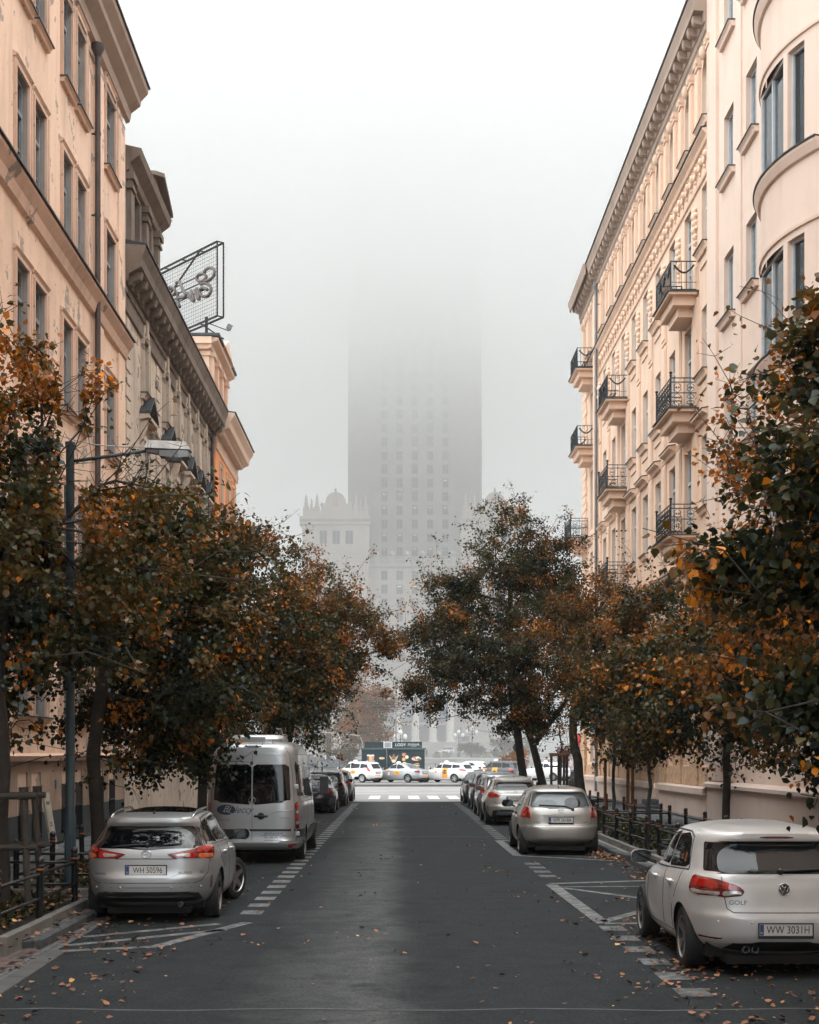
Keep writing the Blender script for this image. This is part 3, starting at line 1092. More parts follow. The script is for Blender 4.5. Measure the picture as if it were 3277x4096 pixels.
while X0 + .1 + .32 * k < X1:
    cn.box(X0 + .05 + .32 * k, X0 + .2 + .32 * k, .061, .38, 15.85, 16.06)
    k += 1
cn.T = turret
cn.prof([(y - .35, z + 4.3) for y, z in [(0, 16.2), (.1, 16.25), (.14, 16.5), (.4, 16.65), (.42, 16.8), (0, 16.85)]], -71.7, -64.9)
cn.box(-65.399, -64.95, -5, -.36, 20.5, 20.75)
cn.box(-65.399, -64.8, -5, -.2, 20.751, 21.13)
for x in (-65.65, -67.4, -69.2, -70.95):
    cn.box(x - .22, x + .22, -.349, -.2, 16.95, 20.2)
    cn.box(x - .3, x + .3, -.349, -.12, 20.201, 20.45)
cn.box(-65.399, -65.25, -.9, -.36, 16.95, 20.2)
cn.box(-65.399, -65.15, -1.0, -.3, 20.201, 20.45)
cn.prism([(-70.2, 21.16), (-66.6, 21.16), (-68.4, 22.1)], -.5, .15)
cn.build('cornice', M_pl3t, hC)
cn = MB(turret)
cn.box(-71.8, -64.75, -5.2, .15, 21.161, 21.3)
cn.prof([(0, 16.901), (.88, 16.83), (.88, 16.87), (0, 17.0)], X0 - .75, X1)
cn.build('roof', M_tin, hC)
qn = MB()
for k in range(26):
    qn.box(X0 - .02, X0 + (.5 if k % 2 else .35), .001, .05, 4.9 + .4 * k, 5.22 + .4 * k)
qn.build('quoin', M_pl3, hC)

# ---- right: smooth modern house with the bowed oriel
hD = thing('apartment_house', 'smooth salmon house with bowed oriel windows and plain dark sills, nearest on its side', 'apartment house', (XR, 0, .07), PI / 2)
X0, X1 = -25, 48.3
zD = [24.05, 19.7, 15.4, 11.1, 6.8, 2.6]
cD = [45.55, 42.65, 33.2, 30.4, 27.6, 21, 18.2]
wl = MB()
holes_wall(wl, X0, X1, 1.3, 29, [(c, 1.3, z, 2.0) for z in zD for c in cD], 0, .42)
wl.quad((X0, 0, 29), (X1, 0, 29), (X1, -12, 29), (X0, -12, 29))
wl.quad((X0, 0, -.2), (X0, -12, -.2), (X0, -12, 29), (X0, 0, 29))
wl.quad((X1, 0, 24), (X1, -12, 24), (X1, -12, 29), (X1, 0, 29))
for a, b_, p_ in ((46.95, 48.3, .1), (43.75, 44.35, .05)):
    wl.box(a, b_, .001, p_, 4.7, 29)
wl.build('wall', M_plN, hD)
bs = MB()
bs.box(X0, X1 + .05, -.1, .1, -.2, 1.1)
bs.prof([(0, 1.1), (.22, 1.1), (.22, 1.2), (0, 1.3)], X0, X1 + .1)
bs.box(44.8, 48.2, .001, .09, 1.31, 4.4)
bs.prof([(0, 4.4), (.2, 4.45), (.26, 4.6), (0, 4.7)], X0, X1)
bs.build('plinth', M_plinth, hD)
for z in zD:
    for c in cD:
        add_window(hD, c, z, 1.3, 2.0, 'double', M_frN, M_wgc if (c > 40 and z > 10) or z < 5 else M_wg, depth=.17, sill=sill_me(1.75, M_plN, M_tin, .2, .2))
RB = 5.9


def bowT(x, y, z):
    a = x / RB
    return (38.3 + (RB + y) * math.sin(a), (RB + y) * math.cos(a) - RB + .62, z)


def bowW(x, y, z):
    return bowT(x, y, z), -x / RB


bw = MB(bowT)
zB = [21.5, 16.85, 12.2, 7.55]
L2 = 2.68
cuts = [-L2 + 2 * L2 * i / 26 for i in range(27)]
bops = [(c, w, z, 2.55) for z in zB for c, w in ((0, 2.3), (1.75, .75), (-1.75, .75))]
holes_wall(bw, -L2, L2, 5.2, 29, bops, 0, .3, cuts=cuts)
for i in range(26):
    bw.quad((cuts[i], 0, 5.2), (cuts[i + 1], 0, 5.2), (cuts[i + 1], -.62, 5.2), (cuts[i], -.62, 5.2))
bw.build('oriel', M_plN, hD)
for z in zB:
    lg, ml_ = MB(bowT), MB(bowT)
    for i in range(26):
        a, b_ = cuts[i] * 1.02, cuts[i + 1] * 1.02
        for pr_, m_ in (([(0, -.32), (.08, -.3), (.17, -.1), (.17, -.03), (0, -.03)], 0), ([(0, -.029), (.21, -.029), (.21, .01), (0, .02)], 1), ([(0, 2.72), (.05, 2.73), (.06, 2.8), (0, 2.82)], 0)):
            k = len(pr_)
            vs = [(a, y, z + q) for y, q in pr_] + [(b_, y, z + q) for y, q in pr_]
            (ml_ if pr_[0][1] > 2 else lg).add(vs, [(j, (j + 1) % k, k + (j + 1) % k, k + j) for j in range(k)] + ([tuple(range(k))] if i == 0 else []) + ([tuple(range(k, 2 * k))] if i == 25 else []), m_)
    lg.build('oriel_ledge', [M_plN, M_tin], hD)
    ml_.build('oriel_moulding', M_plN, hD)
for z in zB:
    for c, w in ((0, 2.3), (1.75, .75), (-1.75, .75)):
        add_window(hD, c, z, w, 2.55, 'double' if w > 1 else 'single', M_frN, M_wg, depth=.16, T=bowW)

# ---- right: ornate salmon house with balconies
hE = thing('apartment_house', 'ornate salmon house with arched top windows, iron balconies and a long bracketed cornice', 'apartment house', (XR, 0, .07), PI / 2)
X0, X1 = 48.3, 81.0
cE = [49.0 + 2.95 * k for k in range(9)] + [77.4, 79.6]
doors = (1, 6, 9)
rowsE = [(22.75, 2.2, 1.1), (18.7, 2.1, 1.15), (14.6, 2.2, 1.15), (10.2, 2.4, 1.2), (5.6, 2.4, 1.25), (1.75, 2.2, 1.3)]
ops = []
wins = []
for r_, (zb, h, w) in enumerate(rowsE):
    for k, c in enumerate(cE):
        if c > 79 and r_ > 0:
            continue
        z, hh = zb, h
        if k in doors and r_ in (1, 2, 3):
            z, hh = zb - .85, h + .85
        if r_ == 5 and k in (3,):
            z, hh = .35, 3.2
        ops.append((c, w, z, hh))
        wins.append((r_, k, c, w, z, hh))
wl = MB()
holes_wall(wl, X0, X1, 1.0, 25.5, ops, 0, .34)
wl.quad((X1, 0, -.2), (X1, -12, -.2), (X1, -12, 25.5), (X1, 0, 25.5))
wl.quad((X0, 0, 26.6), (X1, 0, 26.6), (X1, -12, 28), (X0, -12, 28))
for c in cE:                                            # arch heads of the top row
    r = .55
    for i in range(10):
        a0, a1 = PI * i / 10, PI * (i + 1) / 10
        p0, p1 = (c + r * math.cos(a0), 24.4 + r * math.sin(a0)), (c + r * math.cos(a1), 24.4 + r * math.sin(a1))
        wl.quad((p0[0], 0, p0[1]), (p0[0], 0, 24.95), (p1[0], 0, 24.95), (p1[0], 0, p1[1]))
        wl.quad((p0[0], 0, p0[1]), (p1[0], 0, p1[1]), (p1[0], -.33, p1[1]), (p0[0], -.33, p0[1]))
wl.build('wall', M_plR, hE)
for r_, k, c, w, z, hh in wins:
    sl = None
    if r_ in (0, 1, 2):
        sl = sill_me(w + .4, M_plR, M_tin, .24, .24, .55)
    if r_ == 3 or r_ == 4:
        sl = sill_me(w + .3, M_plR, M_tin, .18, .16)
    if k in doors and r_ in (1, 2, 3) or r_ == 5 and k == 3:
        sl = None
    hd = hood_me(w + .7, M_plR, 'flat') if r_ in (3, 4) and not (r_ == 3 and False) else None
    add_window(hE, c, z, w, hh, 'cross', M_frN, M_wgc if random.random() < .35 else M_wg, depth=.16, sill=sl, hood=hd, hz=hh + .35 if hd else None)
cn = MB()
cn.prof([(0, 25.2), (.06, 25.22), (.09, 25.45), (.14, 25.5), (.14, 25.72), (.19, 25.75), (.2, 26.08), (.52, 26.1), (.54, 26.3), (.62, 26.55), (.62, 26.62), (0, 26.66)], X0, X1 + .4)
cn.prof([(0, 26.661), (.67, 26.625), (.67, 26.69), (0, 26.85)], X0, X1 + .45, 1)
cn.prof([(.62, 26.11), (.68, 26.12), (.7, 26.3), (.77, 26.55), (.77, 26.64), (.62, 26.64)], 74.9, X1 + .5)
cn.build('cornice', [M_corn, M_tin], hE)
md = MB()
md.prof([(0, 0), (.2, .04), (.26, .1), (.29, .3), (0, .3)], -.15, .15)
mm = md.mesh('modillion', M_corn)
for k in range(40):
    put('modillion', mm, hE, (48.75 + .815 * k, .2, 25.78))
sc_ = MB()
sc_.prof([(0, 20.95), (.06, 20.97), (.08, 21.06), (0, 21.1)], X0, X1 + .05)
sc_.prof([(0, 22.0), (.08, 22.02), (.12, 22.14), (.25, 22.26), (.25, 22.32), (0, 22.36)], X0, X1 + .2)
sc_.prof([(0, 22.361), (.3, 22.325), (.3, 22.37), (0, 22.44)], X0, X1 + .24, 1)
sc_.prof([(0, 13.0), (.05, 13.01), (.07, 13.1), (0, 13.12)], X0, X1)
sc_.prof([(0, 8.55), (.14, 8.6), (.22, 8.8), (0, 8.9)], X0, X1 + .1)
sc_.prof([(0, 4.4), (.2, 4.45), (.3, 4.72), (0, 4.85)], X0, X1 + .1)
sc_.build('string_course', [M_plR, M_tin], hE)
fz = MB()                                              # stucco garlands of the frieze
x = X0 + .3
while x < X1 - .2:
    fz.ball((x, .03, 21.62), .15, 7, 4)
    fz.ball((x, .08, 21.62), .07, 6, 4)
    for q in (-1, 1):
        fz.tube([(x + q * .16, .03, 21.72), (x + q * .27, .05, 21.52), (x + q * .37, .05, 21.42)], .045, 5)
        fz.tube([(x + q * .1, .03, 21.82), (x + q * .25, .03, 21.9), (x + q * .36, .03, 21.84)], .03, 5)
    fz.ball((x + .37, .03, 21.36), .06, 6, 4, sz=1.6)
    x += .74
fz.build('frieze_garland', M_plR, hE, smooth='all')
ct = MB()                                              # hanging stucco cartouche
for z, r in ((1.5, .13), (1.3, .17), (1.08, .14), (.86, .16), (.62, .12), (.42, .1), (.22, .07), (.06, .05)):
    ct.ball((random.uniform(-.04, .04), .02, z), r, 8, 5, sz=1.1)
    ct.ball((r, .02, z + .06), r * .5, 6, 4)
    ct.ball((-r, .02, z + .03), r * .5, 6, 4)
ctm = ct.mesh('cartouche', M_plR, 'all')
pi_ = MB()
pi_.box(-.2, .2, .001, .09, 0, 2.3)
pi_.box(-.26, .26, .001, .14, 2.301, 2.38)
pi_.prof([(0, 2.381), (.1, 2.39), (.16, 2.5), (.2, 2.62), (0, 2.64)], -.27, .27)
pi_.box(-.15, .15, .091, .11, .25, 2.15)
for q in (-1, 1):
    pi_.ball((q * .2, .14, 2.48), .07, 7, 5)
pim = pi_.mesh('pilaster', M_plR)
ky = MB()
ky.ball((0, .06, .1), .16, 8, 5, sz=1.5)
ky.ball((0, .12, .12), .08, 8, 5, sz=1.4)
for q in (-1, 1):
    ky.tube([(q * .12, .05, .25), (q * .3, .06, .22), (q * .36, .05, .08), (q * .26, .05, .04)], .04, 5)
kym = ky.mesh('keystone', M_plR, 'all')
for k, c in enumerate(cE):
    put('keystone', kym, hE, (c, 0, 24.95))
    for q in (-1, 1):
        put('pilaster', pim, hE, (c + q * .88, 0, 22.55))
    if k < 9:
        put('cartouche', ctm, hE, (c + 1.47, .01, 18.9))
ls = MB()
for k, c in enumerate(cE[:9]):
    for z0, z1 in ((13.15, 17.4), (9.0, 12.95), (17.5, 18.6)):
        ls.box(c + 1.05, c + 1.9, .001, .06, z0, z1)
        ls.box(c + 1.15, c + 1.8, .061, .085, z0 + .15, z1 - .15)
ls.box(74.9, 75.5, .001, .2, 4.9, 25.15)
for k in range(40):
    ls.box(79.2 + .25 * (k % 2), X1 + .05, .001, .07, 5.0 + .42 * k, 5.36 + .42 * k)
ls.build('lesene', M_plR, hE)
pipe(hE, 74.3, .3, 25.1, mtl=M_pipeg, y=.2)
bs = MB()
for a, b_ in ((X0, 57.0), (58.7, 74.0), (74.6, X1 + .1)):
    bs.box(a, b_, -.1, .12, -.2, .82)
    bs.prof([(0, .821), (.26, .821), (.26, 1.02), (.1, 1.08), (0, 1.08)], a, b_)
bs.build('plinth', M_plinth, hE)
bs = MB()
for k, c in enumerate(cE[:9]):
    if k != 3:
        bs.box(c - .62, c + .62, .002, .09, 1.09, 1.72)
    bs.box(c + .8, c + 2.15, .002, .12, 1.09, 4.3)
bs.box(76.0, 78.9, .002, .1, 1.09, 1.6)
bs.box(79.4, X1 + .06, .002, .14, 1.09, 4.3)
bs.build('stucco_panel', M_rgh, hE)
bs = MB()
bs.cbox(56.6, 59.1, .0, 1.15, -.1, .2, .02)
bs.cbox(57.05, 58.65, .0, .5, .2, .4, .02)
bs.build('doorstep', mat('dark_step_stone', (.06, .066, .07), .8, 0, .3, 3, .2, 20), hE)
can = MB()
can.box(55.6, 60, .02, 1.6, 3.95, 4.1)
can.box(55.6, 60, 1.601, 1.66, 3.9, 4.2)
for x in (56, 59.6):
    can.tube([(x, .05, 5.4), (x, 1.5, 4.1)], .025, 5)
can.build('door_canopy', mat('pale_metal', (.42, .43, .42), .5, .2, .1, 2), hE)


def railing(kind, hw=1.35, d=.92, h=1.0):
    b_ = MB()
    sides = [((-hw, .03), (-hw, d)), ((-hw, d), (hw, d)), ((hw, d), (hw, .03))]
    for (xa, ya), (xb, yb) in sides:
        L = math.hypot(xb - xa, yb - ya)
        P = lambda t, z: (xa + (xb - xa) * t, ya + (yb - ya) * t, z)
        for z in (.06, h) if kind == 'bar' else (.06, .5, h - .14, h):
            b_.bar(P(0, z), P(1, z), .03)
        n = max(2, int(L / (.15 if kind == 'bar' else .3)))
        for i in range(n + 1):
            b_.bar(P(i / n, .06), P(i / n, h), .018)
        if kind == 'bar':
            for t0, t1 in (((.12, .88),) if L < 1.5 else ((.06, .34), (.36, .64), (.66, .94))):
                b_.tube([P(t0 + (t1 - t0) * q / 8, h - .12 - .26 * math.sin(PI * q / 8)) for q in range(9)], .035, 5)
            b_.bar(P(0, .3), P(1, .3), .016)
        else:
            for i in range(n):
                cx = (i + .5) / n
                for z0, s in ((.1, 1), (.46, -1), (.54, 1), (.82, -1)):
                    for q in (-1, 1):
                        b_.tube([P(cx + q * (.02 + .1 * math.sin(PI * j / 6)) / L, z0 + s * .17 * j / 6 * (1 if j < 6 else .9)) for j in range(7)] +
                                [P(cx + q * .03 / L, z0 + s * .1)], .013, 4)
                b_.ball(P(cx, .5), .035, 6, 4)
    for x in (-hw, hw):
        b_.lathe([(.03, 0), (.03, h + .05), (.05, h + .08), (.02, h + .1), (.055, h + .16), (.055, h + .2), (.0001, h + .22)] if kind != 'bar' else [(.025, 0), (.025, h)], (x, d, 0), 8)
    return b_.mesh('railing', M_iron)


rails = {k: railing(k) for k in ('bar', 'scroll')}
sb = MB()
sb.prof([(0, -.42), (.8, -.42), (.82, -.38), (.82, -.12), (0, -.12)], -1.2, 1.2, 0)
sb.box(-1.45, 1.45, .001, 1.0, -.119, -.04, 0)
sb.box(-1.5, 1.5, .001, 1.06, -.039, 0, 1)
sb.box(-.85, .85, .001, .6, -.72, -.421, 0)
sb.box(-1.0, 1.0, .101, .7, -.419, -.418, 0)
sbm = sb.mesh('balcony', [M_plR, M_tin])
for c, z, kd in ((51.5, 17.62, 'bar'), (51.5, 13.72, 'scroll'), (51.5, 9.5, 'scroll'), (66.55, 17.62, 'bar'), (66.55, 13.72, 'scroll'), (66.55, 9.5, 'scroll'),
                 (77.4, 21.75, 'bar'), (77.4, 17.8, 'bar'), (80.2, 13.55, 'scroll')):
    o = put('balcony', sbm, hE, (c, 0, z))
    put('railing', rails[kd], o)
# ------------------------------------------------------------------ cars
def pchip(pts):
    xs = np.array([p[0] for p in pts], float)
    ys = np.array([p[1] for p in pts], float)
    h = np.diff(xs)
    d = np.diff(ys) / h
    m = np.zeros(len(xs))
    for i in range(1, len(xs) - 1):
        if d[i - 1] * d[i] > 0:
            w1, w2 = 2 * h[i] + h[i - 1], h[i] + 2 * h[i - 1]
            m[i] = (w1 + w2) / (w1 / d[i - 1] + w2 / d[i])
    m[0], m[-1] = d[0], d[-1]

    def f(x):
        x = np.clip(x, xs[0], xs[-1])
        i = np.clip(np.searchsorted(xs, x) - 1, 0, len(xs) - 2)
        t = (x - xs[i]) / h[i]
        return ((1 + 2 * t) * (1 - t) ** 2 * ys[i] + t * (1 - t) ** 2 * h[i] * m[i] + t * t * (3 - 2 * t) * ys[i + 1] + t * t * (t - 1) * h[i] * m[i + 1])
    return f


class Body:
    """Car shell stacked from plan outlines; rear end at y=0, wheels on z=0."""

    def __init__(s, sp):
        s.sp = sp
        s.rear, s.front, s.width = pchip(sp['rear']), pchip(sp['front']), pchip(sp['width'])
        s.nr, s.nf = pchip(sp['nr']), pchip(sp['nf'])
        s.z0, s.z1 = sp['width'][0][0], sp['width'][-1][0]
        s.ym = sp['ym']
        s.wheels = sp['wheels']          # (y, radius)
        s.flare = sp.get('flare', .02)
        s.half = sp.get('half', 60)
        th = np.linspace(0, 1, 240) ** 1.0 * PI / 2
        s.c, s.s_ = np.cos(th), np.sin(th)

    def outline(s, z, n=None):
        n = n or s.half
        w, r, f = float(s.width(z)), float(s.rear(z)), float(s.front(z))
        nr, nf = float(s.nr(z)), float(s.nf(z))
        # rear quarter: from the rear centre to the flank
        xr = w * np.abs(s.s_) ** (2 / nr)
        yr = s.ym - (s.ym - r) * np.abs(s.c) ** (2 / nr)
        xf = w * np.abs(s.c) ** (2 / nf)
        yf = s.ym + (f - s.ym) * np.abs(s.s_) ** (2 / nf)
        out = []
        for x, y, k in ((xr, yr, n), (xf, yf, n)):
            L = np.concatenate([[0], np.cumsum(np.hypot(np.diff(x), np.diff(y)))])
            t = np.linspace(0, L[-1], k + 1)
            out.append((np.interp(t, L, x), np.interp(t, L, y)))
        x = np.concatenate([out[0][0], out[1][0][1:]])
        y = np.concatenate([out[0][1], out[1][1][1:]])
        for yw, rw in s.wheels:
            k = np.exp(-((y - yw) / .42) ** 2) * np.exp(-((z - rw * 1.25) / .38) ** 2) * s.flare
            x = x + k * np.clip(x / max(w, .01) - .75, 0, .25) * 4
        return x, y

    def make(s, mats):
        sp = s.sp
        za = np.linspace(s.z0, sp['zroof'], sp.get('nz', 40))
        zb = sp['zroof'] + (s.z1 - sp['zroof']) * np.sin(np.linspace(0, PI / 2, 13))[1:]
        zs = np.concatenate([za, zb])
        H = [s.outline(z) for z in zs]
        m = len(H[0][0])
        N = 2 * m - 2
        V = np.zeros((len(zs), N, 3))
        for i, z in enumerate(zs):
            x, y = H[i]
            V[i, :m, 0], V[i, :m, 1] = x, y
            V[i, m:, 0], V[i, m:, 1] = -x[1:-1][::-1], y[1:-1][::-1]
            V[i, :, 2] = z
        s.zs = zs
        flat = V.reshape(-1, 3)
        nz = len(zs)
        i, j = np.meshgrid(np.arange(nz - 1), np.arange(N), indexing='ij')
        a, b = i * N + j, i * N + (j + 1) % N
        F = np.stack([a, b, b + N, a + N], -1).reshape(-1, 4)
        full = F
        # wheel arches
        kill = np.zeros(len(flat), bool)
        ra = sp.get('arch', 1.13)
        for yw, rw in s.wheels:
            d = np.hypot(flat[:, 1] - yw, flat[:, 2] - rw)
            side = np.abs(flat[:, 0]) > .62 * s.width(np.array([.5]))[0]
            inn = (d < rw * ra) & side
            kill |= inn
        fk = kill[F].all(1)
        part = kill[F].any(1) & ~fk
        mv = np.unique(F[part].ravel())
        mv = mv[kill[mv]]
        for yw, rw in s.wheels:
            d = np.hypot(flat[mv, 1] - yw, flat[mv, 2] - rw)
            near = d < rw * ra
            q = mv[near]
            k = rw * ra / np.maximum(d[near], 1e-4)
            flat[q, 1] = yw + (flat[q, 1] - yw) * k
            flat[q, 2] = np.maximum(rw + (flat[q, 2] - rw) * k, s.z0)
            for v_ in q:                                  # slide back on to the shell
                ox_, oy_ = s.outline(flat[v_, 2])
                flat[v_, 0] = math.copysign(float(np.interp(flat[v_, 1], oy_, ox_)), flat[v_, 0])
        F = F[~fk]
        faces = [tuple(int(k) for k in f) for f in F]
        faces.append(tuple(range((nz - 1) * N, nz * N)))
        me = bpy.data.meshes.new('body')
        me.from_pydata([tuple(p) for p in flat.tolist()], [], faces)
        me.materials.append(mats)
        me.polygons.foreach_set('use_smooth', [True] * len(faces))
        me.set_sharp_from_angle(angle=R(50))
        me.update()
        s.bvh = BVHTree.FromPolygons([tuple(p) for p in flat.tolist()], [tuple(int(k) for k in f) for f in full] + [tuple(range((nz - 1) * N, nz * N))])
        s.me = me
        return me

    # --- ways of laying something on the shell
    def at(s, kind, u, v):
        if kind == 'rear':
            h = s.bvh.ray_cast(Vector((u, -3, v)), Vector((0, 1, 0)))
        elif kind == 'front':
            h = s.bvh.ray_cast(Vector((u, 9, v)), Vector((0, -1, 0)))
        elif kind == 'right':
            h = s.bvh.ray_cast(Vector((3, u, v)), Vector((-1, 0, 0)))
        elif kind == 'left':
            h = s.bvh.ray_cast(Vector((-3, u, v)), Vector((1, 0, 0)))
        elif kind == 'top':
            h = s.bvh.ray_cast(Vector((u, v, 5)), Vector((0, 0, -1)))
        else:                                             # 'wrap': u = distance round the tail from its middle
            x, y = s.outline(v, 90)
            L = np.concatenate([[0], np.cumsum(np.hypot(np.diff(x), np.diff(y)))])
            a = abs(u)
            p = Vector((math.copysign(float(np.interp(a, L, x)), u), float(np.interp(a, L, y)), v))
            h = s.bvh.find_nearest(p)
        if h[0] is None:
            return None
        p, n = h[0], h[1]
        c = Vector((0, s.ym, .7))
        if (p - c).dot(n) < 0:
            n = -n
        return p, n


def rounded(poly, r=.25, k=4):
    out = []
    n = len(poly)
    for i in range(n):
        p0, p1, p2 = (np.array(poly[(i + q) % n], float) for q in (-1, 0, 1))
        a, b = p1 + (p0 - p1) * r, p1 + (p2 - p1) * r
        for t in np.linspace(0, 1, k + 1):
            out.append(tuple((1 - t) ** 2 * a + 2 * t * (1 - t) * p1 + t * t * b))
    return out


def patch(body, kind, poly, mtl, name, parent, off=.004, M=12, K=14, skirt=.012, smooth='all'):
    """a shaped panel (row-convex outline) laid on the shell, with an edge that returns into it"""
    vs_ = [p[1] for p in poly]
    v0, v1 = min(vs_), max(vs_)
    eps = (v1 - v0) * 1e-4 + 1e-6
    grid, nrm = [], []
    last = None
    for v in np.linspace(v0 + eps, v1 - eps, M):
        xs = []
        for i in range(len(poly)):
            (xa, ya), (xb, yb) = poly[i], poly[(i + 1) % len(poly)]
            if (ya - v) * (yb - v) < 0:
                xs.append(xa + (xb - xa) * (v - ya) / (yb - ya))
        if len(xs) < 2:
            continue
        row, nr_ = [], []
        for u in np.linspace(min(xs), max(xs), K):
            h = body.at(kind, float(u), float(v))
            if h is None:
                h = last
            if h is None:
                continue
            last = h
            row.append(h[0] + h[1] * off)
            nr_.append(h[1])
        if len(row) == K:
            grid.append(row)
            nrm.append(nr_)
    m = len(grid)
    if m < 2:
        return None
    b_ = MB()
    vs = [tuple(p) for r_ in grid for p in r_]
    fs = [(i * K + j, i * K + j + 1, (i + 1) * K + j + 1, (i + 1) * K + j) for i in range(m - 1) for j in range(K - 1)]
    loop = [(0, j) for j in range(K)] + [(i, K - 1) for i in range(1, m)] + [(m - 1, j) for j in range(K - 2, -1, -1)] + [(i, 0) for i in range(m - 2, 0, -1)]
    o = len(vs)
    vs += [tuple(grid[i][j] - nrm[i][j] * skirt) for i, j in loop]
    nl = len(loop)
    for q in range(nl):
        (i, j), (i2, j2) = loop[q], loop[(q + 1) % nl]
        fs.append((i * K + j, i2 * K + j2, o + (q + 1) % nl, o + q))
    b_.add(vs, fs)
    me = b_.mesh(name, mtl)
    n_top = (m - 1) * (K - 1)
    me.polygons.foreach_set('use_smooth', [k < n_top for k in range(len(fs))])
    try:
        me.set_sharp_from_angle(angle=R(40))
    except Exception:
        pass
    return put(name, me, parent)


def seam(body, kind, pts, r, mtl, name, parent, n=14, off=0., sides=4, close=False):
    out = []
    pts = list(pts) + ([pts[0]] if close else [])
    for i in range(len(pts) - 1):
        for t in np.linspace(0, 1, n, endpoint=(i == len(pts) - 2)):
            u = pts[i][0] + (pts[i + 1][0] - pts[i][0]) * t
            v = pts[i][1] + (pts[i + 1][1] - pts[i][1]) * t
            h = body.at(kind, u, v)
            if h:
                out.append(h[0] + h[1] * off)
    if len(out) < 2:
        return None
    b_ = MB()
    b_.tube(out, r, sides)
    return b_.build(name, mtl, parent, smooth='all')


def paint(name, c, metal=.55, rough=.32):
    if name in MATS:
        return MATS[name]
    m, t, b = nt(name)
    f = noise(t, 900, 2, .6)
    d = noise(t, 1.4, 5, .65)
    c0 = ramp(t, f, [(.35, sh(c, .88)), (.65, sh(c, 1.1))])
    t.links.new(mixc(t, ramp(t, d, [(.45, 0.), (.8, .22)]), c0, sh((.3, .27, .24), .6)), b.inputs['Base Color'])
    b.inputs['Metallic'].default_value = metal
    t.links.new(ramp(t, d, [(.35, rough), (.8, rough + .2)]), b.inputs['Roughness'])
    b.inputs['Coat Weight'].default_value = .8
    t.links.new(ramp(t, d, [(.35, .05), (.8, .22)]), b.inputs['Coat Roughness'])
    MATS[name] = m
    return m


P_silver = paint('silver_paint', (.41, .425, .43))
P_silver2 = paint('champagne_paint', (.46, .435, .395))
P_pearl = paint('pearl_paint', (.64, .64, .63), .2, .3)
P_white = paint('white_paint', (.74, .73, .71), .05, .3)
P_black = paint('black_car_paint', (.010, .014, .018), .3, .25)
P_navy = paint('dark_teal_paint', (.035, .055, .065), .4, .3)
P_grey = paint('dark_grey_paint', (.05, .054, .058), .5, .3)
P_van = paint('van_silver_paint', (.40, .41, .41))
G_car = mat('car_glass', (.006, .009, .011), .02, 0, .1, 1, spec=.4)
G_car2 = mat('car_glass_tinted', (.003, .004, .005), .03, 0, .1, 1, spec=.5)
G_pale = mat('car_glass_pale', (.06, .075, .08), .04, 0, .35, 2.5, spec=.75)
L_red = mat('red_lens', (.36, .012, .008), .08, 0, .3, 14, coat=1.)
L_dred = mat('dark_red_lens', (.11, .006, .006), .08, 0, .3, 14, coat=1.)
L_orange = mat('orange_lens', (.55, .09, .015), .1, 0, .3, 20, coat=1.)
L_clear = mat('clear_lens', (.42, .4, .38), .1, .3, .25, 24, coat=1.)
M_chrome = mat('chrome', (.62, .62, .62), .12, 1., .05, 3)
M_badge = mat('dark_chrome', (.09, .1, .105), .3, .8, .05, 3)
M_trim = mat('black_trim', (.014, .015, .016), .45, 0, .15, 10)
M_seam = mat('panel_gap', (.012, .012, .012), .8, 0, 0, 1)
M_tyre = mat('tyre_rubber', (.014, .0145, .015), .8, 0, .25, 12, .3, 60)
M_rim = mat('alloy_wheel', (.34, .34, .335), .3, .85, .15, 6)
M_rimd = mat('dark_alloy_wheel', (.12, .125, .13), .35, .8, .15, 6)
M_plate = mat('plate_white', (.62, .62, .6), .4, 0, .06, 4)
M_eu = mat('plate_blue', (.03, .07, .2), .4, 0, .05, 4)
M_ink = mat('black_ink', (.012, .012, .012), .6, 0, 0, 1)
M_under = mat('underbody', (.006, .006, .006), .9, 0, .2, 5)
M_taxi_o = mat('taxi_orange', (.85, .33, .03), .5, 0, .05, 3)
M_blueink = mat('navy_ink', (.02, .045, .075), .6, 0, .05, 3)

_wheel = {}


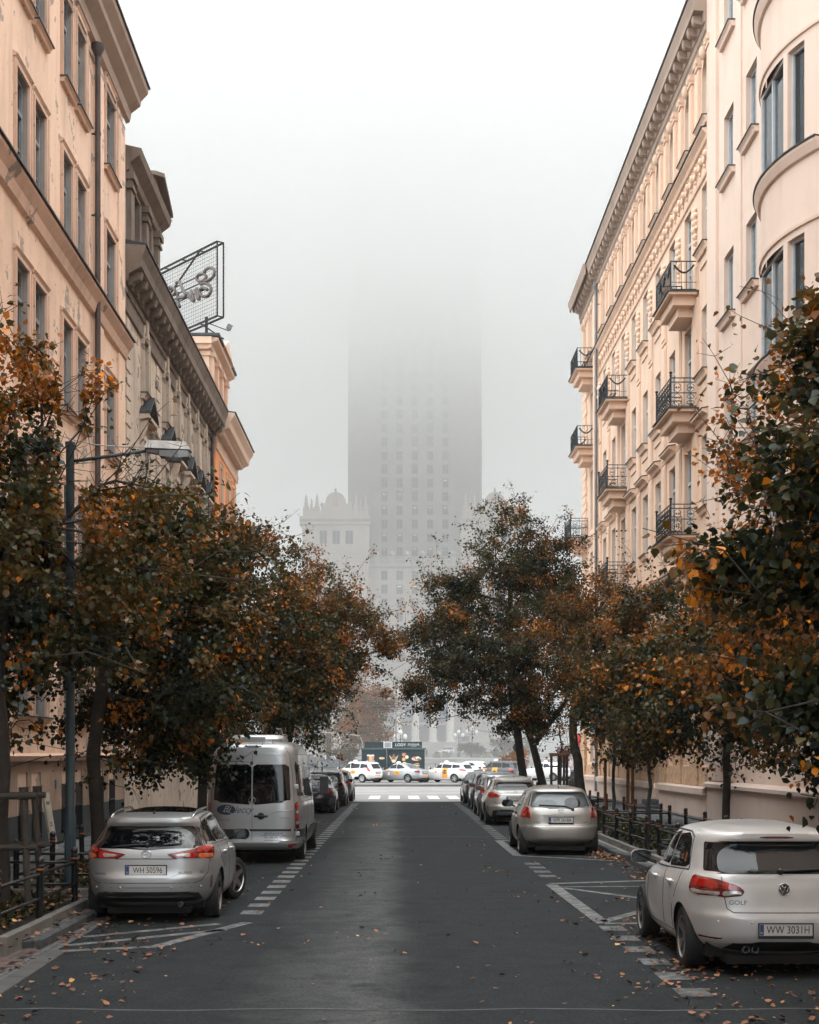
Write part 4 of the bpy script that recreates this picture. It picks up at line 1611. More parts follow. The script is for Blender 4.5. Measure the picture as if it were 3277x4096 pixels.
def wheel_me(r, style):
    key = (round(r, 3), style)
    if key in _wheel:
        return _wheel[key]
    w = .105
    t = MB()
    prof = [(r * .66, -w * .8), (r * .7, -w), (r * .86, -w * 1.03), (r * .95, -w * .95), (r * .99, -w * .75), (r, -w * .4), (r, w * .4), (r * .99, w * .75), (r * .95, w * .95), (r * .86, w * 1.03), (r * .7, w), (r * .66, w * .8), (r * .62, w * .3)]
    t.lathe(prof, n=36, axis='x', cap=False)
    tm = t.mesh('tyre', M_tyre, True)
    m = MB()
    m.lathe([(r * .70, w * .96), (r * .665, w * .99), (r * .64, w * .86)], n=32, axis='x', cap=False)
    m.lathe([(r * .64, w * .86), (r * .62, w * .5), (r * .61, -w * .8)], n=32, axis='x', m=1, cap=False)
    m.lathe([(r * .62, w * .12), (.0001, w * .12)], n=24, axis='x', m=1, cap=False)
    m.lathe([(r * .17, w * .3), (r * .17, w * .72), (r * .12, w * .8), (.0001, w * .8)], n=16, axis='x')
    n = {'five': 5, 'twin': 5, 'seven': 7, 'cover': 9, 'star': 5}[style]
    for i in range(n):
        a = 2 * PI * i / n
        offs = (-.085, .085) if style == 'twin' else (0,)
        for q in offs:
            hw0, hw1 = (.02, .026) if style == 'twin' else ((.045, .03) if style in ('five', 'star') else (.032, .04))
            ca, sa = math.cos(a), math.sin(a)
            pts = []
            for rr, hw, o_ in ((r * .14, hw0, q * .5), (r * .655, hw1, q * 1.15)):
                for s_ in (-1, 1):
                    pts.append((rr * ca - (o_ + s_ * hw) * sa, rr * sa + (o_ + s_ * hw) * ca))
            (p0, p1, p2, p3) = pts
            m.add([(w * .72, *p0), (w * .72, *p1), (w * .86, *p3), (w * .86, *p2), (w * .3, *p0), (w * .3, *p1), (w * .5, *p3), (w * .5, *p2)],
                  [(0, 1, 2, 3), (4, 5, 6, 7), (0, 1, 5, 4), (1, 2, 6, 5), (2, 3, 7, 6), (3, 0, 4, 7)])
    rm = m.mesh('rim', [M_rimd if style == 'star' else M_rim, M_trim], True)
    _wheel[key] = (tm, rm)
    return _wheel[key]


def number_plate(parent, text, loc, w=.52, tilt=0., frame=True):
    b_ = MB()
    b_.cbox(-w / 2, w / 2, -.057, .057, -.008, .004, .002)
    o = b_.build('number_plate', M_plate, parent, loc=loc, rot=(R(90) + tilt, 0, 0))
    if frame:
        b_ = MB()
        for x0, x1, z0, z1 in ((-w / 2 - .012, w / 2 + .012, -.085, -.0575), (-w / 2 - .012, w / 2 + .012, .0575, .068), (-w / 2 - .012, -w / 2 - .0005, -.0573, .0573), (w / 2 + .0005, w / 2 + .012, -.0573, .0573)):
            b_.box(x0, x1, z0, z1, -.008, .009)
        b_.build('plate_frame', M_trim, o)
    b_ = MB()
    b_.box(-w / 2 + .004, -w / 2 + .042, -.053, .053, .0045, .006)
    b_.build('blue_band', M_eu, o)
    t = put('lettering', text_mesh('PL', .03, M_plate, .0004), o, (-w / 2 + .023, -.03, .0066))
    t = put('lettering', text_mesh(text, .098, M_ink, .0008), o, (.022, -.002, .0052))
    t.scale = (.86, 1.08, 1)
    return o


def ring(b_, c, r, t, n=18, sx=1., rotm=None):
    pts = [(c[0] + r * sx * math.cos(2 * PI * i / n), c[1], c[2] + r * math.sin(2 * PI * i / n)) for i in range(n)]
    b_.tube(pts, t, 5, close=True)


def badge(parent, style, loc, r=.055, tilt=0.):
    b_ = MB()
    if style == 'oval':
        ring(b_, (0, 0, 0), r * .72, r * .09, sx=1.42)
        ring(b_, (0, 0, 0), r * .66, r * .075, sx=.42)
        ring(b_, (0, 0, r * .38), r * .28, r * .075, sx=2.4)
    elif style == 'star':
        ring(b_, (0, 0, 0), r, r * .09, n=22)
        for a in (PI / 2, PI * 7 / 6, PI * 11 / 6):
            b_.tube([(0, -.004, 0), (r * .95 * math.cos(a), 0, r * .95 * math.sin(a))], [r * .17, r * .04], 4)
    elif style == 'letters':
        ring(b_, (0, 0, 0), r, r * .1, n=24)
        q = r * .88
        for pts in ([(-.42, .78), (0, .12), (.42, .78)], [(-.86, .42), (-.4, -.72), (0, .02), (.4, -.72), (.86, .42)]):
            b_.tube([(x * q, -.003, z * q) for x, z in pts], r * .085, 4)
    o = b_.build('badge', M_chrome, parent, smooth='all', loc=loc, rot=(tilt, 0, 0))
    if style == 'letters':
        d = MB()
        d.lathe([(r * .95, 0), (r * .95, .006), (.0001, .006)], n=24, axis='y')
        put('badge_disc', d.mesh('badge_disc', M_trim), o, (0, .003, 0))
    return o


def rear_text(parent, body, text, x, z, size, mtl, kind='rear', shear=0., sx=1., ex=.0015, align='CENTER'):
    h = body.at(kind, x, z)
    n = h[1]
    ang = math.atan2(n.z, math.hypot(n.x, n.y))
    yaw = math.atan2(n.x, -n.y)
    o = put('lettering', text_mesh(text, size, mtl, ex, align, shear), parent, h[0] + n * .003, (R(90) - ang, 0, yaw))
    o.scale = (sx, 1, 1)
    return o


def make_car(name, label, cat, loc, yaw, sp, group=None):
    """shell, glass, lamps, seams, wheels from the tables in sp"""
    t = thing(name, label, cat, loc, yaw, group)
    B = Body(sp)
    pm = sp['paint']
    put('body', B.make(pm), t)
    W = float(B.width(.5))
    und = MB()
    y0, y1 = sp['wheels'][0][0] - .45, sp['wheels'][1][0] + .5
    und.box(-W * .8, W * .8, y0, y1, B.z0 - .03, B.z0 + .12)
    und.box(-W * .62, W * .62, y0 - .2, y0 + .6, B.z0 - .08, B.z0)
    def lip(yw, rw, q):
        k_ = rw * sp.get('arch', 1.13)
        h_ = B.at('right', yw + k_ * math.cos(q), max(rw + k_ * math.sin(q), B.z0 + .01))
        return (h_[0].x if h_ else W * .8) - .02

    for yw, rw in sp['wheels']:
        for s_ in (-1, 1):
            a = np.linspace(-.15, PI + .15, 17)
            for i in range(16):
                p = [(s_ * xx, yw + rw * sp.get('arch', 1.13) * math.cos(q), rw + rw * sp.get('arch', 1.13) * math.sin(q)) for xx, q in ((lip(yw, rw, a[i]), a[i]), (lip(yw, rw, a[i + 1]), a[i + 1]), (W * .55, a[i + 1]), (W * .55, a[i]))]
                und.quad(*p)
            und.add([(s_ * W * .55, yw + rw * 1.2 * math.cos(q), rw + rw * 1.2 * math.sin(q)) for q in a], [tuple(range(17))])
    und.build('underbody', M_under, t)
    for k, (yw, rw) in enumerate(sp['wheels']):
        tm, rm = wheel_me(rw, sp.get('rim', 'five'))
        for s_ in (-1, 1):
            xo = s_ * (W - .115 + sp.get('track', .0))
            e = put('wheel', None, t, (xo, yw, rw), (random.uniform(0, .6), 0, (0 if s_ > 0 else PI) + (sp.get('steer', 0) if k == 1 else 0)))
            e.empty_display_size = .1
            put('tyre', tm, e)
            put('rim', rm, e)
    for it in sp.get('patches', ()):
        nm, kind, poly, mtl = it[:4]
        kw = dict(it[4]) if len(it) > 4 else {}
        mir = kw.pop('mir', False)
        sub = kw.pop('sub', ())
        lab = kw.pop('label', None)
        for q in ((1, -1) if mir else (1,)):
            if kind in ('right', 'left'):
                kd = kind if q == 1 else ('left' if kind == 'right' else 'right')
                pl_ = poly
            else:
                kd, pl_ = kind, ([(q * u, v) for u, v in poly][::q])
            o = patch(B, kd, pl_, mtl, nm, t, **kw)
            if o is None:
                continue
            for s2 in sub:
                nm2, poly2, mtl2 = s2[:3]
                kw2 = dict(s2[3]) if len(s2) > 3 else {}
                p2 = poly2 if kind in ('right', 'left') else [(q * u, v) for u, v in poly2][::q]
                patch(B, kd, p2, mtl2, nm2, o, off=kw.get('off', .004) + kw2.pop('off', .004), **kw2)
    for it in sp.get('seams', ()):
        kind, pts = it[0], it[1]
        kw = dict(it[2]) if len(it) > 2 else {}
        mir = kw.pop('mir', False)
        nm, ml, r_ = kw.pop('name', 'panel_gap'), kw.pop('mat', M_seam), kw.pop('r', .0045)
        for q in ((1, -1) if mir else (1,)):
            if kind in ('right', 'left'):
                seam(B, kind if q == 1 else ('left' if kind == 'right' else 'right'), pts, r_, ml, nm, t, **kw)
            else:
                seam(B, kind, [(q * u, v) for u, v in pts], r_, ml, nm, t, **kw)
    for (yh, zh) in sp.get('handles', ()):
        for kd in ('left', 'right'):
            h = B.at(kd, yh, zh)
            b_ = MB()
            n = h[1]
            p = h[0]
            b_.tube([p + n * .0 + Vector((0, -.1, 0)), p + n * .035 + Vector((0, -.07, 0)), p + n * .035 + Vector((0, .07, .004)), p + Vector((0, .1, .004))], .014, 6)
            b_.ball(tuple(p + n * .002 + Vector((0, 0, -.012))), .035, 8, 5)
            b_.build('door_handle', sp.get('handle_mat', pm), t, smooth='all')
    if 'mirror' in sp:
        ym_, zm = sp['mirror']
        for s_ in (-1, 1):
            b_ = MB()
            k = sp.get('mirror_size', 1.)
            xm = s_ * (W + .085)
            vs, fs = [], []
            for i, (dy, sc_) in enumerate(((0, 1.), (.05, 1.04), (.11, .86), (.15, .5))):
                for a in np.linspace(0, 2 * PI, 14, endpoint=False):
                    ca, sa = math.cos(a), math.sin(a)
                    vs.append((xm + s_ * .0 + .115 * k * sc_ * math.copysign(abs(ca) ** .7, ca), ym_ + dy, zm + .075 * k * sc_ * math.copysign(abs(sa) ** .7, sa)))
            for i in range(3):
                for j in range(14):
                    fs.append((i * 14 + j, i * 14 + (j + 1) % 14, (i + 1) * 14 + (j + 1) % 14, (i + 1) * 14 + j))
            fs.append(tuple(range(42, 56)))
            b_.add(vs, fs, 0)
            b_.add([(p[0], p[1] + .001, p[2]) for p in vs[:14]], [tuple(range(14))], 1)
            b_.tube([(s_ * (W - .1), ym_ + .09, zm - .08), (xm - s_ * .06, ym_ + .07, zm - .03)], .022, 6, 1)
            b_.build('wing_mirror', [sp.get('mirror_mat', pm), G_car], t, smooth=True)
    if 'plate' in sp:
        txt, z, y = sp['plate'][:3]
        h = B.at('rear', 0, z)
        number_plate(t, txt, (0, h[0].y - .016 if y is None else y, z), tilt=sp.get('plate_tilt', 0))
    if 'badge' in sp:
        st, z, r = sp['badge']
        h = B.at('rear', 0, z)
        badge(t, st, h[0] + h[1] * .008, r, -math.atan2(h[1].z, -h[1].y))
    if 'wiper' in sp:
        pts, pv_ = sp['wiper']
        o = seam(B, 'rear', pts, .012, M_trim, 'wiper', t, n=6, off=.022, sides=5)
        if pv_:
            h = B.at('rear', *pv_)
            b_ = MB()
            b_.ball(tuple(h[0] + h[1] * .012), .035, 8, 5)
            b_.build('wiper_pivot', M_trim, t, smooth='all')
    if 'rails' in sp:
        x0, ya, yb, ml = sp['rails']
        for s_ in (-1, 1):
            pts = []
            for y in np.linspace(ya, yb, 13):
                h = B.at('top', s_ * x0, float(y))
                e = .045 * min(1, 4.5 * min(y - ya, yb - y) / (yb - ya))
                pts.append(h[0] + Vector((0, 0, e + .006)))
            b_ = MB()
            b_.tube(pts, .017, 6)
            b_.build('roof_rail', ml, t, smooth='all')
    if 'aerial' in sp:
        h = B.at('top', 0, sp['aerial'])
        b_ = MB()
        p = h[0]
        b_.add([tuple(p + Vector(d)) for d in ((-.02, -.03, -.01), (.02, -.03, -.01), (.012, .09, -.01), (-.012, .09, -.01), (0, -.02, .05), (0, .0, .05))],
               [(0, 1, 4), (1, 2, 5, 4), (2, 3, 5), (3, 0, 4, 5)])
        b_.build('aerial', M_trim, t)
    for (xe, ye, ze, re) in sp.get('exhausts', ()):
        b_ = MB()
        b_.lathe([(re * .8, .2), (re, .19), (re, -.02), (re * .82, -.02), (re * .8, .15), (.0001, .16)], (xe, ye, ze), 14, axis='y')
        b_.build('exhaust_pipe', M_steel, t, smooth=True)
    return t, B


# ---- shapes by body style (numbers in metres, y from the rear)
def hatch(L=4.2, H=1.48, W=.893, paint_=None, hips=0., win=(1.01, 1.32), glass_w=(.72, .65), rear_slope=.25, bump_y=.0, ym=1.74):
    zt = H
    k = L / 4.2
    return dict(
        rear=[(.20, .34), (.27, .16), (.34, .05), (.42, .008), (.52, bump_y), (.60, .004), (.635, .03), (.70, .048), (.85, .06), (.97, .09), (win[0], .115), (win[1] - .02, .115 + rear_slope), (win[1] + .02, .10 + rear_slope),
              (zt - .085, .11 + rear_slope), (zt - .06, .26 + rear_slope), (zt - .03, .75), (zt - .01, 1.25), (zt, 1.7)],
        front=[(.20, 3.75 * k), (.28, 4.08 * k), (.5, L), (.66, 4.17 * k), (.76, 4.08 * k), (.86, 3.75 * k), (.93, 3.3 * k), (.98, 3.0 * k), (1.1, 2.78 * k), (1.25, 2.5 * k), (zt - .11, 2.28 * k), (zt - .06, 2.12 * k), (zt - .02, 1.92), (zt, 1.78)],
        width=[(.20, W - .12), (.27, W - .05), (.42, W - .012), (.62, W), (.78, W - .004), (.88, W - .018), (.96, W - .045), (1.02, W - .085), (win[1] - .1, glass_w[1] + .085), (zt - .11, glass_w[1] + .0), (zt - .07, glass_w[1] - .06), (zt - .035, glass_w[1] - .2), (zt - .01, .3), (zt, .06)],
        nr=[(.2, 3.4), (.5, 4.2), (.75, 5.2), (1.0, 5.5), (zt - .1, 6), (zt - .04, 4), (zt, 2.2)],
        nf=[(.2, 3), (.6, 3.2), (.95, 3.2), (1.1, 4), (zt - .1, 5), (zt, 2.2)],
        zroof=zt - .10, ym=ym, wheels=[(.79, .315), (.79 + 2.6 * k, .315)], paint=paint_, half=64, flare=.025)


def quarter_glass(y_list, z0, z1):
    return y_list


golf = hatch(L=4.2, H=1.49, W=.893, paint_=P_pearl)
golf.update(
    nz=52, half=84, rim='twin', arch=1.15,
    patches=[
        ('rear_window', 'rear', rounded([(-.735, 1.015), (.735, 1.015), (.66, 1.325), (-.66, 1.325)], .08), G_car, dict(M=18, K=48, off=.006)),
        ('spoiler_lamp', 'rear', rounded([(-.17, 1.352), (.17, 1.352), (.17, 1.375), (-.17, 1.375)], .2), L_dred, dict(M=4, K=10)),
        ('tail_light', 'wrap', rounded([(.385, .85), (.42, .795), (.60, .785), (1.04, .805), (1.10, .85), (1.03, .975), (.97, .985), (.66, .965), (.46, .905)], .3), L_dred,
         dict(mir=True, off=.010, M=16, K=26, skirt=.02, sub=[
             ('lens', rounded([(.395, .858), (.60, .858), (.60, .945), (.47, .9)], .2), L_red, dict(M=8, K=8, off=.004)),
             ('lens', rounded([(.63, .858), (1.06, .868), (1.01, .965), (.95, .972), (.66, .952)], .2), L_red, dict(M=8, K=14, off=.004)),
             ('reflector', rounded([(.43, .805), (.60, .797), (.60, .85), (.41, .85)], .15), L_clear, dict(M=5, K=7, off=.004)),
             ('reflector', rounded([(.63, .797), (1.03, .815), (1.06, .855), (.63, .85)], .15), L_clear, dict(M=5, K=9, off=.004))])),
        ('rear_reflector', 'wrap', rounded([(.60, .385), (.64, .362), (.93, .365), (.97, .39)], .2), L_dred, dict(mir=True, M=5, K=10)),
        ('diffuser', 'rear', rounded([(-.58, .24), (.58, .24), (.50, .33), (.40, .352), (-.40, .352), (-.50, .33)], .2), M_trim, dict(M=6, K=20, off=.006)),
        ('side_window', 'left', rounded([(.80, 1.035), (1.74, .99), (1.74, 1.36), (1.34, 1.365), (1.08, 1.305)], .1), G_car, dict(mir=True, off=.004, K=20)),
        ('side_window', 'left', rounded([(1.78, .99), (2.86, .965), (2.62, 1.16), (2.25, 1.345), (2.1, 1.36), (1.78, 1.365)], .08), G_car, dict(mir=True, off=.003)),
        ('windshield', 'front', rounded([(-.70, 1.0), (.70, 1.0), (.58, 1.37), (-.58, 1.37)], .1), G_car, dict(off=.003)),
    ],
    seams=[
        ('rear', [(-.60, .985), (-.585, .80), (-.56, .68), (-.50, .638), (.50, .638), (.56, .68), (.585, .80), (.60, .985)]),
        ('left', [(.93, 1.0), (.95, .88), (1.1, .70)], dict(mir=True)), ('left', [(1.75, .97), (1.78, .36)], dict(mir=True)),
        ('left', [(1.22, .62), (1.22, .34), (2.86, .32), (2.9, .96)], dict(mir=True)),
        ('left', [(.75, 1.02), (1.05, 1.335), (1.34, 1.38), (2.1, 1.378), (2.3, 1.345), (2.7, 1.13)], dict(mir=True, mat=M_trim, name='window_trim', r=.011)),
        ('left', [(.75, 1.015), (1.75, .975), (2.9, .95)], dict(mir=True, mat=M_trim, name='window_trim', r=.01)),
    ],
    handles=[(1.36, .85), (2.28, .835)], mirror=(2.72, 1.02), plate=('WW 3031H', .475, None), badge=('letters', .865, .058),
    wiper=([(-.02, 1.03), (.2, 1.04), (.5, 1.05)], (-.02, 1.03)), exhausts=[(-.36, .14, .265, .036), (-.27, .14, .265, .036)])
c, B = make_car('parked_car', 'pearl white five door hatchback with two black exhaust tips, closest on the road edge', 'car', (3.83, 14.75, 0), 0, golf, 'cars parked along the street')
rear_text(c, B, 'GOLF', -.455, .735, .062, M_badge, sx=1.15)
for x in (-.66, -.33, .33, .66):
    b_ = MB()
    h = B.at('wrap', x, .545)
    b_.ball(tuple(h[0]), .014, 8, 4)
    b_.build('parking_sensor', P_pearl, c, smooth='all')

# silver estate, left
est = hatch(L=4.56, H=1.46, W=.88, paint_=P_silver, win=(.985, 1.27), glass_w=(.70, .62), rear_slope=.30)
est['rear'][10:] = [(.985, .10), (1.25, .40), (1.29, .37), (1.36, .38), (1.385, .52), (1.42, 1.0), (1.445, 1.5), (1.46, 1.9)]
est['ym'] = 2.0
est['front'] = [(z, y if y > 2.3 else y + .18) for z, y in hatch(L=4.56, H=1.46)['front'][:-2]] + [(1.44, 2.2), (1.46, 2.05)]
est['wheels'] = [(.93, .318), (3.53, .318)]
est.update(
    nz=50, half=80, rim='five', steer=-.42, arch=1.15,
    patches=[
        ('rear_window', 'rear', rounded([(-.755, .98), (0, .955), (.755, .98), (.655, 1.255), (-.655, 1.255)], .06), G_car2, dict(M=14, K=26)),
        ('tail_light', 'wrap', rounded([(.255, .905), (.38, .842), (.95, .835), (1.06, .86), (1.15, .99), (1.05, 1.005), (.76, 1.01), (.62, .965)], .14), L_dred,
         dict(mir=True, off=.012, M=14, K=26, skirt=.02, sub=[
             ('lens', rounded([(.32, .90), (.41, .853), (.63, .85), (.63, .955)], .12), L_red, dict(M=8, K=10)),
             ('reflector', rounded([(.36, .90), (.43, .868), (.55, .865), (.57, .915)], .15), L_clear, dict(M=6, K=8, off=.008)),
             ('lens', rounded([(.66, .92), (1.1, .93), (1.12, .985), (.78, .998), (.66, .97)], .12), L_red, dict(M=7, K=12)),
             ('reflector', rounded([(.68, .85), (1.0, .85), (1.04, .9), (.68, .91)], .15), L_orange, dict(M=6, K=8, off=.006))])),
        ('boot_recess', 'rear', rounded([(-.42, .60), (.42, .60), (.40, .82), (-.40, .82)], .12), P_silver, dict(M=6, K=16, off=.005)),
        ('bumper_insert', 'wrap', rounded([(-.84, .285), (.84, .285), (.70, .42), (-.70, .42)], .1), M_trim, dict(M=7, K=28, off=.006)),
        ('chrome_strip', 'rear', [(-.58, .352), (.58, .352), (.58, .364), (-.58, .364)], M_chrome, dict(M=3, K=16, off=.014)),
        ('rear_reflector', 'wrap', rounded([(1.0, .44), (1.05, .44), (1.05, .63), (1.0, .6)], .2), L_dred, dict(mir=True, M=8, K=4)),
        ('roof_panel', 'top', rounded([(-.46, 1.0), (.46, 1.0), (.46, 2.3), (-.46, 2.3)], .06), G_car2, dict(M=10, K=12)),
        ('side_window', 'right', rounded([(.42, 1.03), (1.12, 1.015), (1.16, 1.33), (.78, 1.325)], .12), G_car2, dict(mir=True)),
        ('side_window', 'right', rounded([(1.16, 1.012), (2.02, 1.0), (2.02, 1.355), (1.2, 1.345)], .08), G_car2, dict(mir=True)),
        ('side_window', 'right', rounded([(2.07, 1.0), (3.15, .985), (2.85, 1.17), (2.55, 1.325), (2.07, 1.355)], .08), G_car, dict(mir=True)),
        ('windshield', 'front', rounded([(-.68, 1.0), (.68, 1.0), (.56, 1.33), (-.56, 1.33)], .1), G_car),
    ],
    seams=[
        ('rear', [(-.79, .84), (-.77, .66), (-.70, .56), (-.62, .535), (.62, .535), (.70, .56), (.77, .66), (.79, .84)]),
        ('rear', [(-.40, .845), (.40, .845)], dict(r=.006)), ('wrap', [(-.86, .475), (.86, .475)], dict(r=.003)),
        ('right', [(1.0, .98), (1.02, .8), (1.32, .66)], dict(mir=True)), ('right', [(2.05, .98), (2.08, .34)], dict(mir=True)),
        ('right', [(1.36, .4), (1.5, .32), (3.1, .32), (3.2, .96)], dict(mir=True)),
        ('right', [(.38, 1.015), (.78, 1.345), (1.2, 1.365), (2.1, 1.375), (2.6, 1.335), (3.0, 1.12)], dict(mir=True, mat=M_trim, name='window_trim', r=.01)),
        ('right', [(.38, 1.01), (1.6, .995), (3.2, .97)], dict(mir=True, mat=M_chrome, name='window_trim', r=.008)),
    ],
    handles=[(1.5, .86), (2.4, .85)], mirror=(2.98, 1.02), mirror_size=1.1, plate=('WH 50596', .70, None), badge=('oval', .905, .062), rails=(.54, .55, 2.6, M_chrome),
    wiper=([(.0, 1.01), (-.15, 1.01), (-.46, .985)], (0, 1.01)), aerial=.75, exhausts=[(.43, .14, .25, .03)])
c, B = make_car('parked_car', 'silver estate with roof rails and its front wheel turned out, beside the low planter fence', 'car', (-3.24, 19.4, 0), .012, est, 'cars parked along the street')
rear_text(c, B, 'AURIS', .50, .665, .05, M_badge, sx=1.3)
rear_text(c, B, 'TS', .70, .668, .045, M_steel, sx=1.4)
rear_text(c, B, 'TOYOTA', -.60, .65, .036, M_badge, sx=1.1)
for x in (-.72, -.33, .33, .76):
    b_ = MB()
    h = B.at('wrap', x, .475)
    b_.ball(tuple(h[0]), .018, 8, 4)
    b_.build('parking_sensor', P_silver, c, smooth='all')

# champagne hatchback on the right
wpi = hatch(L=4.22, H=1.51, W=.88, paint_=P_silver2, win=(1.03, 1.36), glass_w=(.66, .60), rear_slope=.26)
wpi.update(
    nz=48, half=64, rim='seven',
    patches=[
        ('rear_window', 'rear', rounded([(-.70, 1.055), (-.3, 1.02), (.3, 1.02), (.70, 1.055), (.60, 1.37), (-.60, 1.37)], .08), G_pale, dict(M=14, K=22,
            sub=[('rear_seat', rounded([(-.64, 1.06), (-.3, 1.03), (-.02, 1.03), (-.1, 1.2), (-.56, 1.2)], .2), mat('seen_seat', (.09, .11, .115), .3, 0, .3, 3), dict(M=8, K=10, off=.0015)),
                 ('headrest', rounded([(.12, 1.04), (.42, 1.04), (.46, 1.17), (.36, 1.26), (.18, 1.26), (.08, 1.17)], .35), G_car, dict(M=8, K=10, off=.0015))])),
        ('tail_light', 'wrap', rounded([(.665, .835), (.68, .81), (1.02, .83), (1.07, .87), (1.0, 1.02), (.86, 1.06), (.70, 1.03)], .22), L_red,
         dict(mir=True, off=.012, M=14, K=16, skirt=.02, sub=[
             ('lens', [(.745 + .05 * math.cos(a), .93 + .05 * math.sin(a)) for a in np.linspace(0, 2 * PI, 14, endpoint=False)], L_dred, dict(M=9, K=7)),
             ('lens', [(.765 + .042 * math.cos(a), 1.005 + .042 * math.sin(a)) for a in np.linspace(0, 2 * PI, 14, endpoint=False)], L_dred, dict(M=9, K=7)),
             ('reflector', rounded([(.82, .85), (.95, .855), (.93, .91), (.83, .91)], .3), L_orange, dict(M=5, K=6))])),
        ('boot_recess', 'rear', rounded([(-.36, .70), (.36, .70), (.36, .86), (-.36, .86)], .1), P_silver2, dict(M=5, K=14, off=.004)),
        ('plate_lamp_bar', 'rear', rounded([(-.43, .865), (.43, .865), (.43, .90), (-.43, .90)], .2), P_silver2, dict(M=4, K=16, off=.02, skirt=.03)),
        ('side_window', 'left', rounded([(.98, 1.06), (1.75, 1.04), (1.75, 1.39), (1.4, 1.38)], .1), G_car, dict(mir=True)),
        ('side_window', 'left', rounded([(1.8, 1.04), (2.9, 1.01), (2.6, 1.22), (2.3, 1.37), (1.8, 1.39)], .08), G_car, dict(mir=True)),
    ],
    seams=[('rear', [(-.685, .86), (-.66, .72), (-.60, .66), (.60, .66), (.66, .72), (.685, .86)]),
           ('left', [(1.0, 1.0), (.98, .8), (1.16, .66)], dict(mir=True)), ('left', [(1.77, 1.0), (1.8, .36)], dict(mir=True)),
           ('left', [(1.24, .5), (1.3, .34), (2.86, .33), (2.95, .98)], dict(mir=True)),
           ('wrap', [(-.95, .63), (.95, .63)], dict(r=.004))],
    handles=[(1.36, .9), (2.3, .89)], handle_mat=M_trim, mirror=(2.75, 1.06), mirror_mat=M_trim, mirror_size=1.15, plate=('WPI 2618A', .775, None), badge=('oval', .975, .06),
    wiper=([(.26, 1.0), (.1, 1.065), (-.46, 1.085)], (.26, 1.0)), aerial=.62)
wpi['rear'] = [(.20, .36), (.27, .2), (.33, .06), (.40, .012), (.55, .0), (.63, .01), (.66, .05), (.72, .065), (.9, .075), (.98, .10), (1.03, .13), (1.35, .385), (1.39, .35), (1.425, .38), (1.45, .55), (1.48, .9), (1.5, 1.3), (1.51, 1.7)]
c, B = make_car('parked_car', 'champagne coloured hatchback with pale rear window and long tailgate wiper', 'car', (3.58, 32.5, 0), 0, wpi, 'cars parked along the street')
rear_text(c, B, 'AURIS', .55, .73, .04, M_badge, sx=1.3)
rear_text(c, B, 'TOYOTA', -.52, .73, .036, M_badge, sx=1.1)

# champagne crossover
gla = hatch(L=4.42, H=1.53, W=.90, paint_=P_silver2, win=(1.06, 1.32), glass_w=(.66, .60), rear_slope=.3)
gla['wheels'] = [(.9, .345), (3.6, .345)]
gla.update(
    nz=44, half=56, rim='star', flare=.04, arch=1.16,
    patches=[
        ('rear_window', 'rear', rounded([(-.68, 1.085), (.68, 1.085), (.58, 1.335), (-.58, 1.335)], .08), G_car2, dict(M=12, K=20)),
        ('tail_light', 'wrap', rounded([(.44, .93), (.5, .87), (.86, .85), (1.02, .89), (.98, 1.03), (.72, 1.04)], .22), L_red, dict(mir=True, off=.012, M=12, K=16, skirt=.02,
            sub=[('lens', rounded([(.52, .93), (.9, .92), (.94, .96), (.56, .965)], .2), L_dred, dict(M=5, K=10))])),
        ('lower_cladding', 'wrap', rounded([(-.80, .24), (.80, .24), (.72, .50), (-.72, .50)], .1), M_trim, dict(M=8, K=22, off=.006)),
        ('skid_plate', 'rear', rounded([(-.6, .33), (.6, .33), (.55, .43), (-.55, .43)], .15), M_steel, dict(M=5, K=14, off=.016)),
        ('air_vent', 'wrap', rounded([(.98, .45), (1.03, .45), (1.04, .62), (.97, .6)], .2), M_trim, dict(mir=True, M=6, K=4)),
        ('chrome_strip', 'rear', [(-.42, .955), (.42, .955), (.42, .975), (-.42, .975)], M_chrome, dict(M=3, K=12, off=.012)),
        ('side_window', 'left', rounded([(.92, 1.1), (1.75, 1.07), (1.75, 1.39), (1.3, 1.37)], .1), G_car, dict(mir=True)),
        ('side_window', 'left', rounded([(1.8, 1.07), (2.95, 1.04), (2.65, 1.25), (2.3, 1.37), (1.8, 1.39)], .08), G_car, dict(mir=True)),
    ],
    seams=[('rear', [(-.66, .88), (-.64, .74), (-.56, .68), (.56, .68), (.64, .74), (.66, .88)]), ('left', [(1.77, 1.0), (1.8, .36)], dict(mir=True)),
           ('left', [(1.3, .5), (1.34, .34), (2.9, .33), (3.0, 1.0)], dict(mir=True))],
    handles=[(1.36, .93), (2.3, .92)], mirror=(2.75, 1.1), plate=('WB 2050L', .84, None), badge=('star', 1.02, .05), rails=(.56, .6, 2.5, M_chrome), aerial=.7,
    exhausts=[(-.5, .02, .4, .05), (.5, .02, .4, .05)])
c, B = make_car('parked_car', 'champagne crossover with black lower cladding and chrome roof rails', 'car', (3.68, 46.3, 0), 0, gla, 'cars parked along the street')
rear_text(c, B, 'GLA 200', -.42, 1.03, .045, M_chrome, sx=1.2)
rear_text(c, B, '4MATIC', .5, 1.03, .04, M_chrome, sx=1.2)


